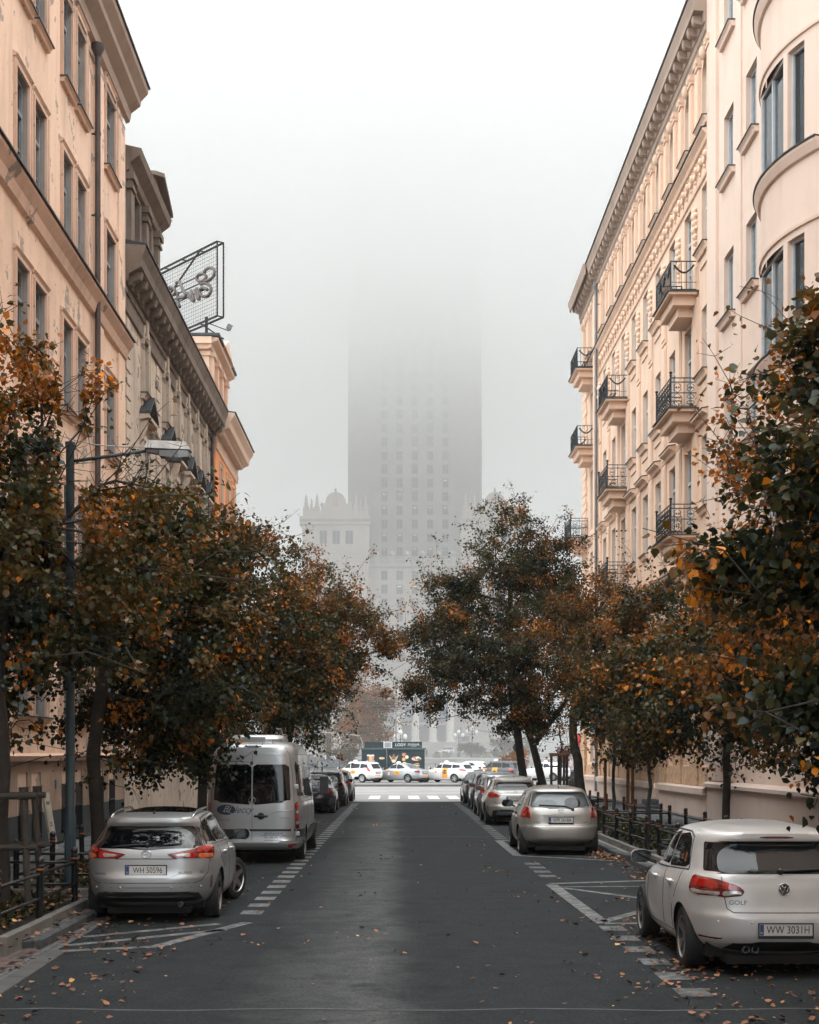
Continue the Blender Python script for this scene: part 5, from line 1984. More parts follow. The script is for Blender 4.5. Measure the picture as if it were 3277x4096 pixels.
def plain(paint_, style='hatch', **kw):
    """cars farther down the street: same build, fewer divisions"""
    if style == 'hatch':
        s_ = hatch(paint_=paint_, **{k: v for k, v in kw.items() if k in ('L', 'H', 'W', 'win', 'glass_w', 'rear_slope')})
        H = kw.get('H', 1.48)
        s_.update(patches=[
            ('rear_window', 'rear', rounded([(-.70, 1.03), (.70, 1.03), (.61, H - .17), (-.61, H - .17)], .08), kw.get('glass', G_car), dict(M=8, K=12)),
            ('tail_light', 'wrap', rounded(kw.get('lamp', [(.62, .82), (.98, .84), (1.0, 1.0), (.66, 1.0)]), .25), L_red, dict(mir=True, off=.01, M=7, K=9)),
            ('bumper_insert', 'wrap', rounded([(-.7, .25), (.7, .25), (.62, .36), (-.62, .36)], .1), M_trim, dict(M=4, K=14)),
            ('side_window', 'left', rounded([(1.0, 1.05), (1.75, 1.03), (1.75, H - .12), (1.4, H - .13)], .1), G_car, dict(mir=True, M=7, K=8)),
            ('side_window', 'left', rounded([(1.8, 1.03), (2.9, 1.0), (2.6, 1.2), (2.3, H - .14), (1.8, H - .12)], .08), G_car, dict(mir=True, M=7, K=9)),
            ('windshield', 'front', rounded([(-.68, 1.02), (.68, 1.02), (.56, H - .13), (-.56, H - .13)], .1), G_car, dict(M=7, K=10))],
            seams=[('rear', [(-.66, .88), (-.64, .72), (-.56, .66), (.56, .66), (.64, .72), (.66, .88)], dict(n=5)), ('left', [(1.77, 1.0), (1.8, .36)], dict(mir=True, n=5))],
            handles=[(1.36, .9), (2.3, .89)], mirror=(2.75, 1.06), plate=('WI 4471K', .76, None))
    elif style == 'wagon':
        s_ = hatch(paint_=paint_, L=kw.get('L', 4.5), H=kw.get('H', 1.5), W=kw.get('W', .88))
        H = kw.get('H', 1.5)
        s_['rear'] = [(.20, .34), (.3, .1), (.42, .01), (.6, .0), (.65, .04), (.9, .06), (1.0, .1), (H - .19, .34), (H - .12, .32), (H - .09, .42), (H - .05, .8), (H - .015, 1.3), (H, 1.95)]
        s_['front'] = [(z, y if y > 2.4 else y + .25) for z, y in s_['front'][:-1]] + [(H, 2.05)]
        s_['ym'] = 2.0
        s_['wheels'] = [(.9, .32), (3.6, .32)]
        s_.update(patches=[
            ('rear_window', 'rear', rounded([(-.71, 1.03), (.71, 1.03), (.64, H - .17), (-.64, H - .17)], .08), kw.get('glass', G_car), dict(M=8, K=12)),
            ('tail_light', 'wrap', rounded(kw.get('lamp', [(.66, .78), (1.0, .80), (1.02, 1.05), (.7, 1.05)]), .2), L_red, dict(mir=True, off=.01, M=8, K=9)),
            ('bumper_insert', 'wrap', rounded([(-.7, .25), (.7, .25), (.62, .36), (-.62, .36)], .1), M_trim, dict(M=4, K=14)),
            ('side_window', 'left', rounded([(.45, 1.07), (1.14, 1.05), (1.14, H - .14), (.6, H - .15)], .12), G_car, dict(mir=True, M=7, K=8)),
            ('side_window', 'left', rounded([(1.2, 1.05), (2.05, 1.03), (2.05, H - .12), (1.2, H - .13)], .08), G_car, dict(mir=True, M=7, K=8)),
            ('side_window', 'left', rounded([(2.1, 1.03), (3.15, 1.0), (2.85, 1.2), (2.5, H - .14), (2.1, H - .12)], .08), G_car, dict(mir=True, M=7, K=9)),
            ('windshield', 'front', rounded([(-.68, 1.02), (.68, 1.02), (.56, H - .13), (-.56, H - .13)], .1), G_car, dict(M=7, K=10))],
            seams=[('rear', [(-.66, .82), (-.64, .7), (-.56, .64), (.56, .64), (.64, .7), (.66, .82)], dict(n=5)), ('left', [(2.08, 1.0), (2.1, .36)], dict(mir=True, n=5)),
                   ('left', [(1.16, 1.0), (1.2, .7)], dict(mir=True, n=5))],
            handles=[(1.4, .9), (2.3, .89)], mirror=(3.0, 1.06), rails=(.55, .55, 2.6, M_chrome), plate=(kw.get('num', 'WI 7264N'), .74, None))
    elif style == 'sedan':
        H, W, L = kw.get('H', 1.44), kw.get('W', .89), kw.get('L', 4.7)
        s_ = hatch(paint_=paint_, L=L, H=H, W=W)
        s_['rear'] = [(.20, .36), (.3, .1), (.42, .01), (.6, .0), (.66, .03), (.9, .05), (.965, .1), (1.0, .55), (1.04, .8), (1.2, 1.1), (H - .1, 1.42), (H - .05, 1.62), (H - .015, 1.9), (H, 2.2)]
        s_['front'] = [(.20, L - .5), (.28, L - .14), (.5, L), (.66, L - .03), (.74, L - .15), (.84, L - .6), (.92, L - 1.2), (.96, L - 1.5), (1.1, L - 1.8), (1.25, L - 2.05), (H - .08, 2.6), (H - .03, 2.45), (H, 2.3)]
        s_['ym'] = 2.25
        s_['width'] = [(.20, W - .12), (.27, W - .05), (.42, W - .012), (.62, W), (.78, W - .004), (.88, W - .018), (.95, W - .06), (1.0, W - .1), (H - .18, .68), (H - .1, .60), (H - .06, .53), (H - .03, .4), (H - .01, .25), (H, .06)]
        s_['nr'] = [(.2, 3.4), (.6, 4.2), (.9, 4.6), (1.0, 5), (H - .1, 4), (H, 2.2)]
        s_['wheels'] = [(1.0, .32), (1.0 + L * .595, .32)]
        s_.update(rim='seven', patches=[
            ('rear_window', 'rear', rounded([(-.66, 1.05), (.66, 1.05), (.55, H - .09), (-.55, H - .09)], .1), kw.get('glass', G_car), dict(M=9, K=12)),
            ('tail_light', 'wrap', rounded(kw.get('lamp', [(.52, .74), (.95, .76), (1.0, .9), (.6, .92)]), .2), L_red, dict(mir=True, off=.01, M=7, K=10)),
            ('bumper_insert', 'wrap', rounded([(-.7, .25), (.7, .25), (.62, .33), (-.62, .33)], .1), M_trim, dict(M=4, K=14)),
            ('side_window', 'left', rounded([(1.25, 1.03), (2.1, 1.01), (2.1, H - .1), (1.75, H - .12)], .12), G_car, dict(mir=True, M=7, K=8)),
            ('side_window', 'left', rounded([(2.15, 1.01), (3.3, .98), (3.0, 1.15), (2.65, H - .12), (2.15, H - .1)], .08), G_car, dict(mir=True, M=7, K=9)),
            ('windshield', 'front', rounded([(-.68, 1.0), (.68, 1.0), (.55, H - .1), (-.55, H - .1)], .1), G_car, dict(M=7, K=10))],
            seams=[('rear', [(-.62, .9), (-.6, .72), (-.52, .64), (.52, .64), (.6, .72), (.62, .9)], dict(n=5)), ('left', [(2.12, 1.0), (2.15, .36)], dict(mir=True, n=5))],
            handles=[(1.55, .86), (2.5, .85)], mirror=(3.1, 1.02), plate=(kw.get('num', 'WX 39162'), .76, None))
    s_.update(nz=26, half=34)
    for k in ('rim', 'badge', 'mirror_mat', 'arch'):
        if k in kw:
            s_[k] = kw[k]
    if kw.get('no_rails'):
        s_.pop('rails', None)
    return s_


grp = 'cars parked along the street'
make_car('parked_car', 'silver family car half hidden just ahead of the champagne crossover', 'car', (3.78, 52.7, 0), 0, plain(P_silver, 'wagon', H=1.56, num='WE 5130S'), grp)
make_car('parked_car', 'dark grey hatchback squeezed between silver car and dark teal saloon', 'car', (3.88, 59.3, 0), 0, plain(P_grey, 'hatch', H=1.5), grp)
make_car('parked_car', 'dark teal saloon parked last before the crossing, under the leaning trees', 'car', (3.9, 66.7, 0), 0, plain(P_navy, 'sedan', glass=G_pale), grp)
make_car('parked_car', 'black saloon parked straight ahead of the silver van', 'car', (-3.16, 55.5, 0), 0, plain(P_black, 'sedan', H=1.45, rim='five', num='WD 8205G'), grp)
make_car('parked_car', 'black estate with roof rails ahead of the black saloon', 'car', (-2.98, 62.7, 0), 0, plain(P_black, 'wagon', H=1.56, glass=G_car, lamp=[(.72, .80), (1.0, .82), (1.02, 1.12), (.76, 1.12)]), grp)
make_car('parked_car', 'dark grey hatchback parked last before the crossing on the van side', 'car', (-2.88, 69.5, 0), 0, plain(P_grey, 'hatch', H=1.5), grp)

# ---- the silver passenger van
van = dict(
    rear=[(.28, .2), (.33, .06), (.42, .0), (.46, .0), (.5, .05), (.6, .06), (1.1, .07), (1.3, .085), (2.0, .15), (2.3, .2), (2.38, .26), (2.43, .42), (2.47, .9), (2.485, 2.0)],
    front=[(.28, 5.5), (.4, 5.85), (.6, 5.9), (.9, 5.85), (1.05, 5.7), (1.2, 5.2), (1.35, 5.0), (2.0, 4.55), (2.3, 4.2), (2.4, 3.9), (2.45, 3.4), (2.47, 3.0), (2.485, 2.6)],
    width=[(.28, .88), (.36, .95), (.6, .985), (.9, .99), (1.2, .985), (1.3, .975), (1.7, .935), (2.0, .895), (2.25, .85), (2.34, .81), (2.4, .755), (2.44, .69), (2.465, .6), (2.48, .42), (2.485, .1)],
    nr=[(.28, 5), (.6, 7), (1.2, 8), (2.2, 8), (2.4, 6), (2.485, 3)], nf=[(.28, 4), (1, 4), (1.3, 4.5), (2.2, 6), (2.485, 3)],
    zroof=2.34, ym=2.4, wheels=[(1.45, .34), (5.1, .34)], paint=P_van, half=74, nz=46, flare=.012, arch=1.17, rim='cover', track=-.0,
    patches=[
        ('rear_window', 'rear', rounded([(-.775, 1.27), (-.5, 1.2), (-.012, 1.185), (-.012, 2.0), (-.73, 2.0)], .1), G_car2, dict(M=18, K=12)),
        ('rear_window', 'rear', rounded([(.012, 1.185), (.5, 1.2), (.775, 1.27), (.73, 2.0), (.012, 2.0)], .1), G_car2, dict(M=18, K=12)),
        ('tail_light', 'wrap', rounded([(.90, .70), (1.04, .70), (1.02, 1.16), (.96, 1.25), (.885, 1.22)], .12), L_dred, dict(mir=True, off=.014, M=18, K=8, skirt=.02, sub=[
            ('lens', rounded([(.905, 1.08), (1.01, 1.08), (.99, 1.2), (.9, 1.2)], .15), L_red, dict(M=5, K=5)),
            ('reflector', rounded([(.905, 1.0), (1.015, 1.0), (1.01, 1.07), (.9, 1.07)], .15), L_clear, dict(M=4, K=5)),
            ('lens', rounded([(.905, .87), (1.02, .87), (1.015, .99), (.905, .99)], .15), L_red, dict(M=5, K=5)),
            ('reflector', rounded([(.91, .79), (1.03, .79), (1.02, .86), (.91, .86)], .15), L_clear, dict(M=4, K=5))])),
        ('bumper', 'wrap', rounded([(-1.5, .30), (1.5, .30), (1.5, .425), (-1.5, .425)], .05), P_van, dict(M=6, K=40, off=.03, skirt=.05)),
        ('rear_reflector', 'wrap', rounded([(.72, .345), (.94, .345), (.94, .41), (.72, .41)], .15), L_red, dict(mir=True, M=4, K=8, off=.036)),
        ('rub_strip', 'right', rounded([(2.1, .52), (4.5, .52), (4.5, .68), (2.1, .68)], .05), M_trim, dict(mir=True, M=4, K=12, off=.012)),
        ('rub_strip', 'right', rounded([(.25, .52), (.98, .52), (.98, .68), (.25, .68)], .05), M_trim, dict(mir=True, M=4, K=8, off=.012)),
        ('rear_strip', 'rear', [(-.86, .655), (.86, .655), (.86, .70), (-.86, .70)], M_trim, dict(M=3, K=18, off=.006)),
        ('plate_recess', 'rear', rounded([(-.62, .50), (-.06, .50), (-.06, .68), (-.62, .68)], .1), M_trim, dict(M=4, K=10, off=.012)),
        ('side_window', 'right', rounded([(.3, 1.33), (1.75, 1.27), (1.75, 2.04), (.36, 2.06)], .06), G_car, dict(mir=True, M=10, K=10)),
        ('side_window', 'right', rounded([(1.82, 1.27), (3.2, 1.25), (3.2, 2.03), (1.82, 2.04)], .06), G_car, dict(mir=True, M=10, K=10)),
        ('side_window', 'right', rounded([(3.28, 1.25), (4.75, 1.22), (4.6, 1.6), (4.25, 2.02), (3.28, 2.03)], .06), G_car, dict(mir=True, M=10, K=10)),
        ('windshield', 'front', rounded([(-.8, 1.25), (.8, 1.25), (.68, 2.2), (-.68, 2.2)], .1), G_car),
        ('brake_lamp', 'rear', rounded([(-.18, 2.345), (.18, 2.345), (.18, 2.375), (-.18, 2.375)], .3), M_trim, dict(M=3, K=8, off=.012)),
    ],
    seams=[('rear', [(0, .44), (0, 2.36)]), ('rear', [(-.80, .46), (-.84, .6), (-.845, 1.2), (-.80, 1.8), (-.73, 2.2), (-.66, 2.33), (.66, 2.33), (.73, 2.2), (.80, 1.8), (.845, 1.2), (.84, .6), (.80, .46)], dict(n=8)),
           ('rear', [(-.68, 2.19), (0, 2.205), (.68, 2.19)], dict(r=.009, mat=P_van, name='crease')), ('rear', [(.38, 1.0), (.5, 1.05), (.84, 1.09)], dict(r=.012, mat=P_van, name='crease', mir=True)),
           ('right', [(2.0, .5), (2.0, 2.1)], dict(mir=True)), ('right', [(3.24, .5), (3.24, 2.1)], dict(mir=True)), ('right', [(.3, 1.24), (4.8, 1.2)], dict(mir=True, r=.008)),
           ('right', [(.2, 2.2), (4.2, 2.2)], dict(mir=True, r=.006))],
    mirror=None)
van.pop('mirror')
c, B = make_car('van', 'silver passenger van with dark twin rear windows and a roof air conditioner', 'van', (-2.90, 30.1, 0), -.012, van)
ac = MB()
vs, fs = [], []
for i, (z, k) in enumerate(((2.44, 1.), (2.52, 1.), (2.58, .93), (2.61, .8))):
    for a in np.linspace(0, 2 * PI, 28, endpoint=False):
        ca, sa = math.cos(a), math.sin(a)
        vs.append((.58 * k * math.copysign(abs(ca) ** .45, ca), 1.55 + .75 * k * math.copysign(abs(sa) ** .45, sa), z))
for i in range(3):
    for j in range(28):
        fs.append((i * 28 + j, i * 28 + (j + 1) % 28, (i + 1) * 28 + (j + 1) % 28, (i + 1) * 28 + j))
fs.append(tuple(range(84, 112)))
ac.add(vs, fs)
o = ac.build('air_conditioner', P_van, c, smooth=True)
gr = MB()
gr.box(-.3, .2, .79, .81, 2.47, 2.56)
gr.build('cover_panel', P_van, o)
h = B.at('rear', 0, 1.27)
badge(c, 'star', h[0] + h[1] * .016, .068)
hb = MB()
p = B.at('rear', .18, .96)[0]
hb.tube([p + Vector((-.13, -.012, 0)), p + Vector((-.1, -.035, 0)), p + Vector((.1, -.035, 0)), p + Vector((.13, -.012, 0))], .022, 8)
hb.lathe([(.075, .004), (.07, -.012), (.0001, -.014)], tuple(p), 16, axis='y')
hb.build('door_handle', M_trim, c, smooth=True)
for x, z in ((-.875, 1.55), (.875, 1.55), (.90, .60)):
    q = B.at('rear', x * .985, z)[0]
    b_ = MB()
    b_.cbox(-.06, .06, -.03, .02, -.04, .04, .008)
    b_.build('hinge', P_van, c, loc=q)
for txt, x, z, s_, sx in (('WYNAJEM', .43, .605, .075, 1.12), ('TEL. 505 353 101', .43, .53, .05, 1.05), ('www.bieleccybus.pl', .43, .475, .042, 1.1), ('313 CDI', .66, .92, .045, 1.2), ('SPRINTER', -.56, .88, .045, 1.2)):
    rear_text(c, B, txt, x, z, s_, M_blueink if 'CDI' not in txt and 'SPR' not in txt else M_chrome, sx=sx)
b_ = MB()
p = B.at('rear', .43, .568)[0]
b_.box(-.25, .25, -.004, -.002, -.003, .003)
b_.build('underline', M_blueink, c, loc=p)
rear_text(c, B, 'eleccy', -.225, 1.085, .19, M_blueink, shear=.5, sx=.95)
o_ = rear_text(c, B, 'Bi', -.52, 1.10, .19, P_van, shear=.5)
o_.location.y -= .012
b_ = MB()
p = B.at('rear', -.52, 1.09)[0]
ring(b_, (0, 0, 0), .125, .012, 24)
b_.lathe([(.0001, -.001), (.17, 0)], n=24, axis='y')
o = b_.build('emblem', M_blueink, c, loc=p + Vector((0, -.006, 0)))
o.scale = (1.1, 1, .62)
for s_ in (-1, 1):                                     # tall black mirrors
    b_ = MB()
    b_.cbox(-.1, .1, -.06, .06, -.22, .2, .03)
    b_.tube([(-s_ * .25, .08, -.25), (-s_ * .05, .04, -.2)], .03, 6)
    b_.tube([(-s_ * .25, .08, .12), (-s_ * .05, .04, .1)], .025, 6)
    b_.build('wing_mirror', M_trim, c, loc=(s_ * 1.17, 4.75, 1.52))

# ---- taxi rank on the square
tg = 'taxis queueing on the square'


def taxi_sign(c, B, y):
    h = B.at('top', 0, y)
    b_ = MB()
    b_.lathe([(.0001, .15), (.1, .145), (.17, .1), (.2, .02), (.2, 0)][::-1], n=14)
    o = b_.build('roof_sign', M_white, c, smooth=True, loc=h[0])
    o.scale = (1.2, .7, 1)
    put('lettering', text_mesh('TAXI', .08, M_taxi_o, .002), o, (0, -.2, .06), (R(90), 0, 0))


def decal(B, c, name, kind, u, v, w, h_, mtl, txt=None, tm=None, oval=False, off=.006):
    poly = [(u + w / 2 * math.cos(a), v + h_ / 2 * math.sin(a)) for a in np.linspace(0, 2 * PI, 18, endpoint=False)] if oval else [(u - w / 2, v - h_ / 2), (u + w / 2, v - h_ / 2), (u + w / 2, v + h_ / 2), (u - w / 2, v + h_ / 2)]
    o = patch(B, kind, poly, mtl, name, c, off=off, M=6, K=8)
    if txt:
        h = B.at(kind, u, v)
        put('lettering', text_mesh(txt, h_ * .42, tm or M_ink, .001), c, h[0] + h[1] * (off + .004), (R(90), 0, -PI / 2 if kind == 'left' else PI / 2))
    return o


TY = R(52)


def taxi(u, v, label, sp, **kw):
    s = (v - 3018 + 0) / (2.2 - .12)
    D = 6000 / s
    X = (u - 1585) / s
    W_ = sp['width'][4][1]
    yw = sp['wheels'][0][0]
    ca, sa = math.cos(TY), math.sin(TY)
    ox, oy = -W_ * ca - yw * (-sa), -W_ * sa + yw * ca      # local (-W, yw) turned by TY
    ox, oy = (-W_) * ca - yw * sa, (-W_) * sa + yw * ca
    return make_car('taxi', label, 'taxi', (X - ox, D - oy, .12), TY, sp, tg)


c, B = taxi(1447, 3131, 'white taxi estate with roof rails, first of the queue in front of the kiosk', plain(P_white, 'wagon', rim='cover', H=1.56, lamp=[(.74, .82), (.98, .83), (1.0, 1.14), (.78, 1.14)], num='WB 1342C'))
taxi_sign(c, B, 2.2)
decal(B, c, 'taxi_sticker', 'left', 1.75, .78, .55, .28, M_taxi_o, '9622', oval=True)
decal(B, c, 'orange_stripe', 'left', 2.75, .97, .5, .05, M_taxi_o)
decal(B, c, 'orange_stripe', 'rear', -.1, .53, .6, .06, M_taxi_o)
c, B = taxi(1630, 3131, 'silver taxi saloon with orange oval sticker, second in the queue', plain(P_silver, 'sedan', L=4.82, H=1.46, rim='five', glass=G_pale, num='WA 6620T'))
taxi_sign(c, B, 2.5)
decal(B, c, 'taxi_sticker', 'left', 2.0, .72, .58, .3, M_taxi_o, '9625', oval=True)
decal(B, c, 'orange_stripe', 'left', 2.95, .92, .5, .05, M_taxi_o)
decal(B, c, 'white_sticker', 'left', 2.75, .66, .16, .24, M_white)
decal(B, c, 'orange_stripe', 'rear', 0, .5, .6, .07, M_taxi_o)
c, B = taxi(1816, 3131, 'white taxi estate with an orange panel on its door, third in the queue', plain(P_white, 'wagon', rim='five', no_rails=True, H=1.5, lamp=[(.4, .93), (.6, .86), (1.0, .88), (1.06, 1.0), (.7, 1.02)], num='WF 8177M'))
taxi_sign(c, B, 2.2)
decal(B, c, 'door_panel', 'left', 1.75, .72, .5, .72, M_taxi_o)
decal(B, c, 'emblem', 'left', 1.75, .80, .3, .34, M_ink, 'Taxi', M_white, oval=True, off=.01)
decal(B, c, 'orange_stripe', 'left', 2.75, .97, .5, .05, M_taxi_o)
decal(B, c, 'red_sticker', 'left', 2.55, .8, .1, .14, mat('sticker_red', (.6, .03, .03), .5))
c, B = taxi(2015, 3127, 'black taxi with a yellow orange panel on its rear door', plain(P_grey, 'wagon', no_rails=True, H=1.6, lamp=[(.66, .80), (1.06, .84), (1.02, 1.02), (.7, 1.04)]))
taxi_sign(c, B, 2.2)
decal(B, c, 'door_panel', 'left', 1.75, .72, .5, .72, M_taxi_o)
decal(B, c, 'emblem', 'left', 1.75, .70, .34, .34, M_ink, 'Taxi', M_white, oval=True, off=.01)
decal(B, c, 'orange_stripe', 'left', 2.85, .97, .7, .06, M_taxi_o)
decal(B, c, 'white_sticker', 'left', 2.75, .8, .16, .22, M_white)
c, B = taxi(2212, 3124, 'pale grey taxi with an orange phone number, behind the tree guard', plain(P_white, 'hatch', rim='seven', H=1.5, L=4.45, lamp=[(.6, .86), (1.0, .9), (1.02, 1.02), (.66, 1.02)]))
taxi_sign(c, B, 2.0)
for i_, ch in enumerate('66 66 64 6'):
    pass
h = B.at('left', 2.1, .74)
put('lettering', text_mesh('6 6 6 6 4 6', .2, M_taxi_o, .002), c, h[0] + h[1] * .012, (R(90), 0, -PI / 2))
decal(B, c, 'emblem', 'left', .95, 1.0, .22, .22, M_ink, oval=True)
c, B = taxi(2405, 3124, 'black taxi partly hidden by the corner of the balcony house', plain(P_grey, 'hatch', H=1.5))
decal(B, c, 'white_sticker', 'left', 2.75, .8, .16, .22, M_white)
decal(B, c, 'orange_stripe', 'left', 2.85, .97, .5, .05, M_taxi_o)
# ------------------------------------------------------------------ trees
M_bark = mat('bark', (.03, .025, .02), .9, 0, .4, 5, .7, 14)
M_bark2 = mat('young_bark', (.05, .055, .052), .85, 0, .4, 5, .4, 20)


def leaf_mat(name, tr=.28):
    m = bpy.data.materials.new(name)
    m.use_nodes = True
    t = m.node_tree
    for n in list(t.nodes):
        t.nodes.remove(n)
    o = t.nodes.new('ShaderNodeOutputMaterial')
    at = t.nodes.new('ShaderNodeAttribute')
    at.attribute_name = 'tint'
    c = ramp(t, at.outputs['Fac'], [(0., (.008, .014, .009)), (.22, (.032, .038, .011)), (.4, (.085, .06, .014)), (.58, (.18, .07, .012)), (.78, (.34, .105, .010)), (1., (.75, .26, .012))])
    d = t.nodes.new('ShaderNodeBsdfDiffuse')
    tl = t.nodes.new('ShaderNodeBsdfTranslucent')
    gl = t.nodes.new('ShaderNodeBsdfGlossy')
    gl.inputs['Roughness'].default_value = .36
    gl.inputs['Color'].default_value = (.8, .9, .9, 1)
    t.links.new(c, d.inputs['Color'])
    t.links.new(c, tl.inputs['Color'])
    m1 = t.nodes.new('ShaderNodeMixShader')
    m1.inputs[0].default_value = tr
    t.links.new(d.outputs[0], m1.inputs[1])
    t.links.new(tl.outputs[0], m1.inputs[2])
    m2 = t.nodes.new('ShaderNodeMixShader')
    m2.inputs[0].default_value = .025
    t.links.new(m1.outputs[0], m2.inputs[1])
    t.links.new(gl.outputs[0], m2.inputs[2])
    t.links.new(m2.outputs[0], o.inputs['Surface'])
    return m


M_leaf = leaf_mat('leaf')
LEAF7 = (np.array([(0, 0, 0), (-.34, .12, .07), (-.46, .45, .1), (0, .5, 0), (0, 1.08, -.1), (.46, .45, .1), (.34, .12, .07)], float), [(0, 3, 2, 1), (3, 4, 2), (0, 6, 5, 3), (3, 5, 4)])
LEAF6 = (np.array([(0, 0, 0), (-.4, .22, .08), (-.36, .62, .06), (0, 1.05, -.06), (.36, .62, .06), (.4, .22, .08)], float), [(0, 3, 2, 1), (0, 5, 4, 3)])
LEAF4 = (np.array([(0, 0, 0), (-.42, .42, .05), (0, 1., -.04), (.42, .42, .05)], float), [(0, 3, 2, 1)])


def unit(v):
    return v / np.maximum(np.linalg.norm(v, axis=-1, keepdims=True), 1e-9)


def leaf_mesh(name, C, A, N, S, tint, tmpl, mtl):
    T, F = tmpl
    n, k = len(C), len(T)
    Bv = unit(np.cross(N, A))
    Nn = np.cross(A, Bv)
    V = C[:, None, :] + S[:, None, None] * (T[None, :, 0:1] * Bv[:, None, :] + T[None, :, 1:2] * A[:, None, :] + T[None, :, 2:3] * Nn[:, None, :])
    me = bpy.data.meshes.new(name)
    nf = len(F)
    li = np.concatenate([np.array(f) for f in F])
    cnt = np.array([len(f) for f in F])
    me.vertices.add(n * k)
    me.vertices.foreach_set('co', V.astype(np.float32).ravel())
    L = (np.arange(n)[:, None] * k + li[None, :]).ravel()
    me.loops.add(len(L))
    me.loops.foreach_set('vertex_index', L.astype(np.int32))
    cn = np.tile(cnt, n)
    me.polygons.add(len(cn))
    me.polygons.foreach_set('loop_start', np.concatenate([[0], np.cumsum(cn)[:-1]]).astype(np.int32))
    me.polygons.foreach_set('loop_total', cn.astype(np.int32))
    a = me.attributes.new('tint', 'FLOAT', 'FACE')
    a.data.foreach_set('value', np.repeat(tint, nf).astype(np.float32))
    me.materials.append(mtl)
    me.update(calc_edges=True)
    return me


def limbs(name, P, par, rad, mtl, parent, ns=6):
    """one bark mesh from a tree of nodes: a tapered piece for every link"""
    P = np.array(P)
    vs, fs = [], []
    for i in range(len(P)):
        j = par[i]
        if j < 0:
            continue
        a, b = P[j], P[i]
        d = b - a
        L = np.linalg.norm(d)
        if L < 1e-5:
            continue
        d = d / L
        u = np.cross(d, (0, 0, 1.) if abs(d[2]) < .9 else (1., 0, 0))
        u /= np.linalg.norm(u)
        w = np.cross(d, u)
        n = ns if rad[i] > .03 else (4 if rad[i] > .012 else 3)
        o = len(vs)
        r0, r1 = (min(rad[j], rad[i] * 1.5), rad[i])
        for q, (c, r) in enumerate(((a - d * r0 * .3, r0), (b, r1))):
            for k in range(n):
                an = 2 * PI * k / n
                vs.append(tuple(c + r * (u * math.cos(an) + w * math.sin(an))))
        for k in range(n):
            fs.append((o + k, o + (k + 1) % n, o + n + (k + 1) % n, o + n + k))
    b_ = MB()
    b_.add(vs, fs)
    return b_.build(name, mtl, parent, smooth='all')


def in_frame(C):
    u = (1585 + 6000 * C[:, 0] / C[:, 1]) / 3277
    v = (3018 - 6000 * (C[:, 2] - CAMZ) / C[:, 1]) / 4096
    return (u > -.02) & (u < 1.02) & (v > -.02) & (v < 1.02)


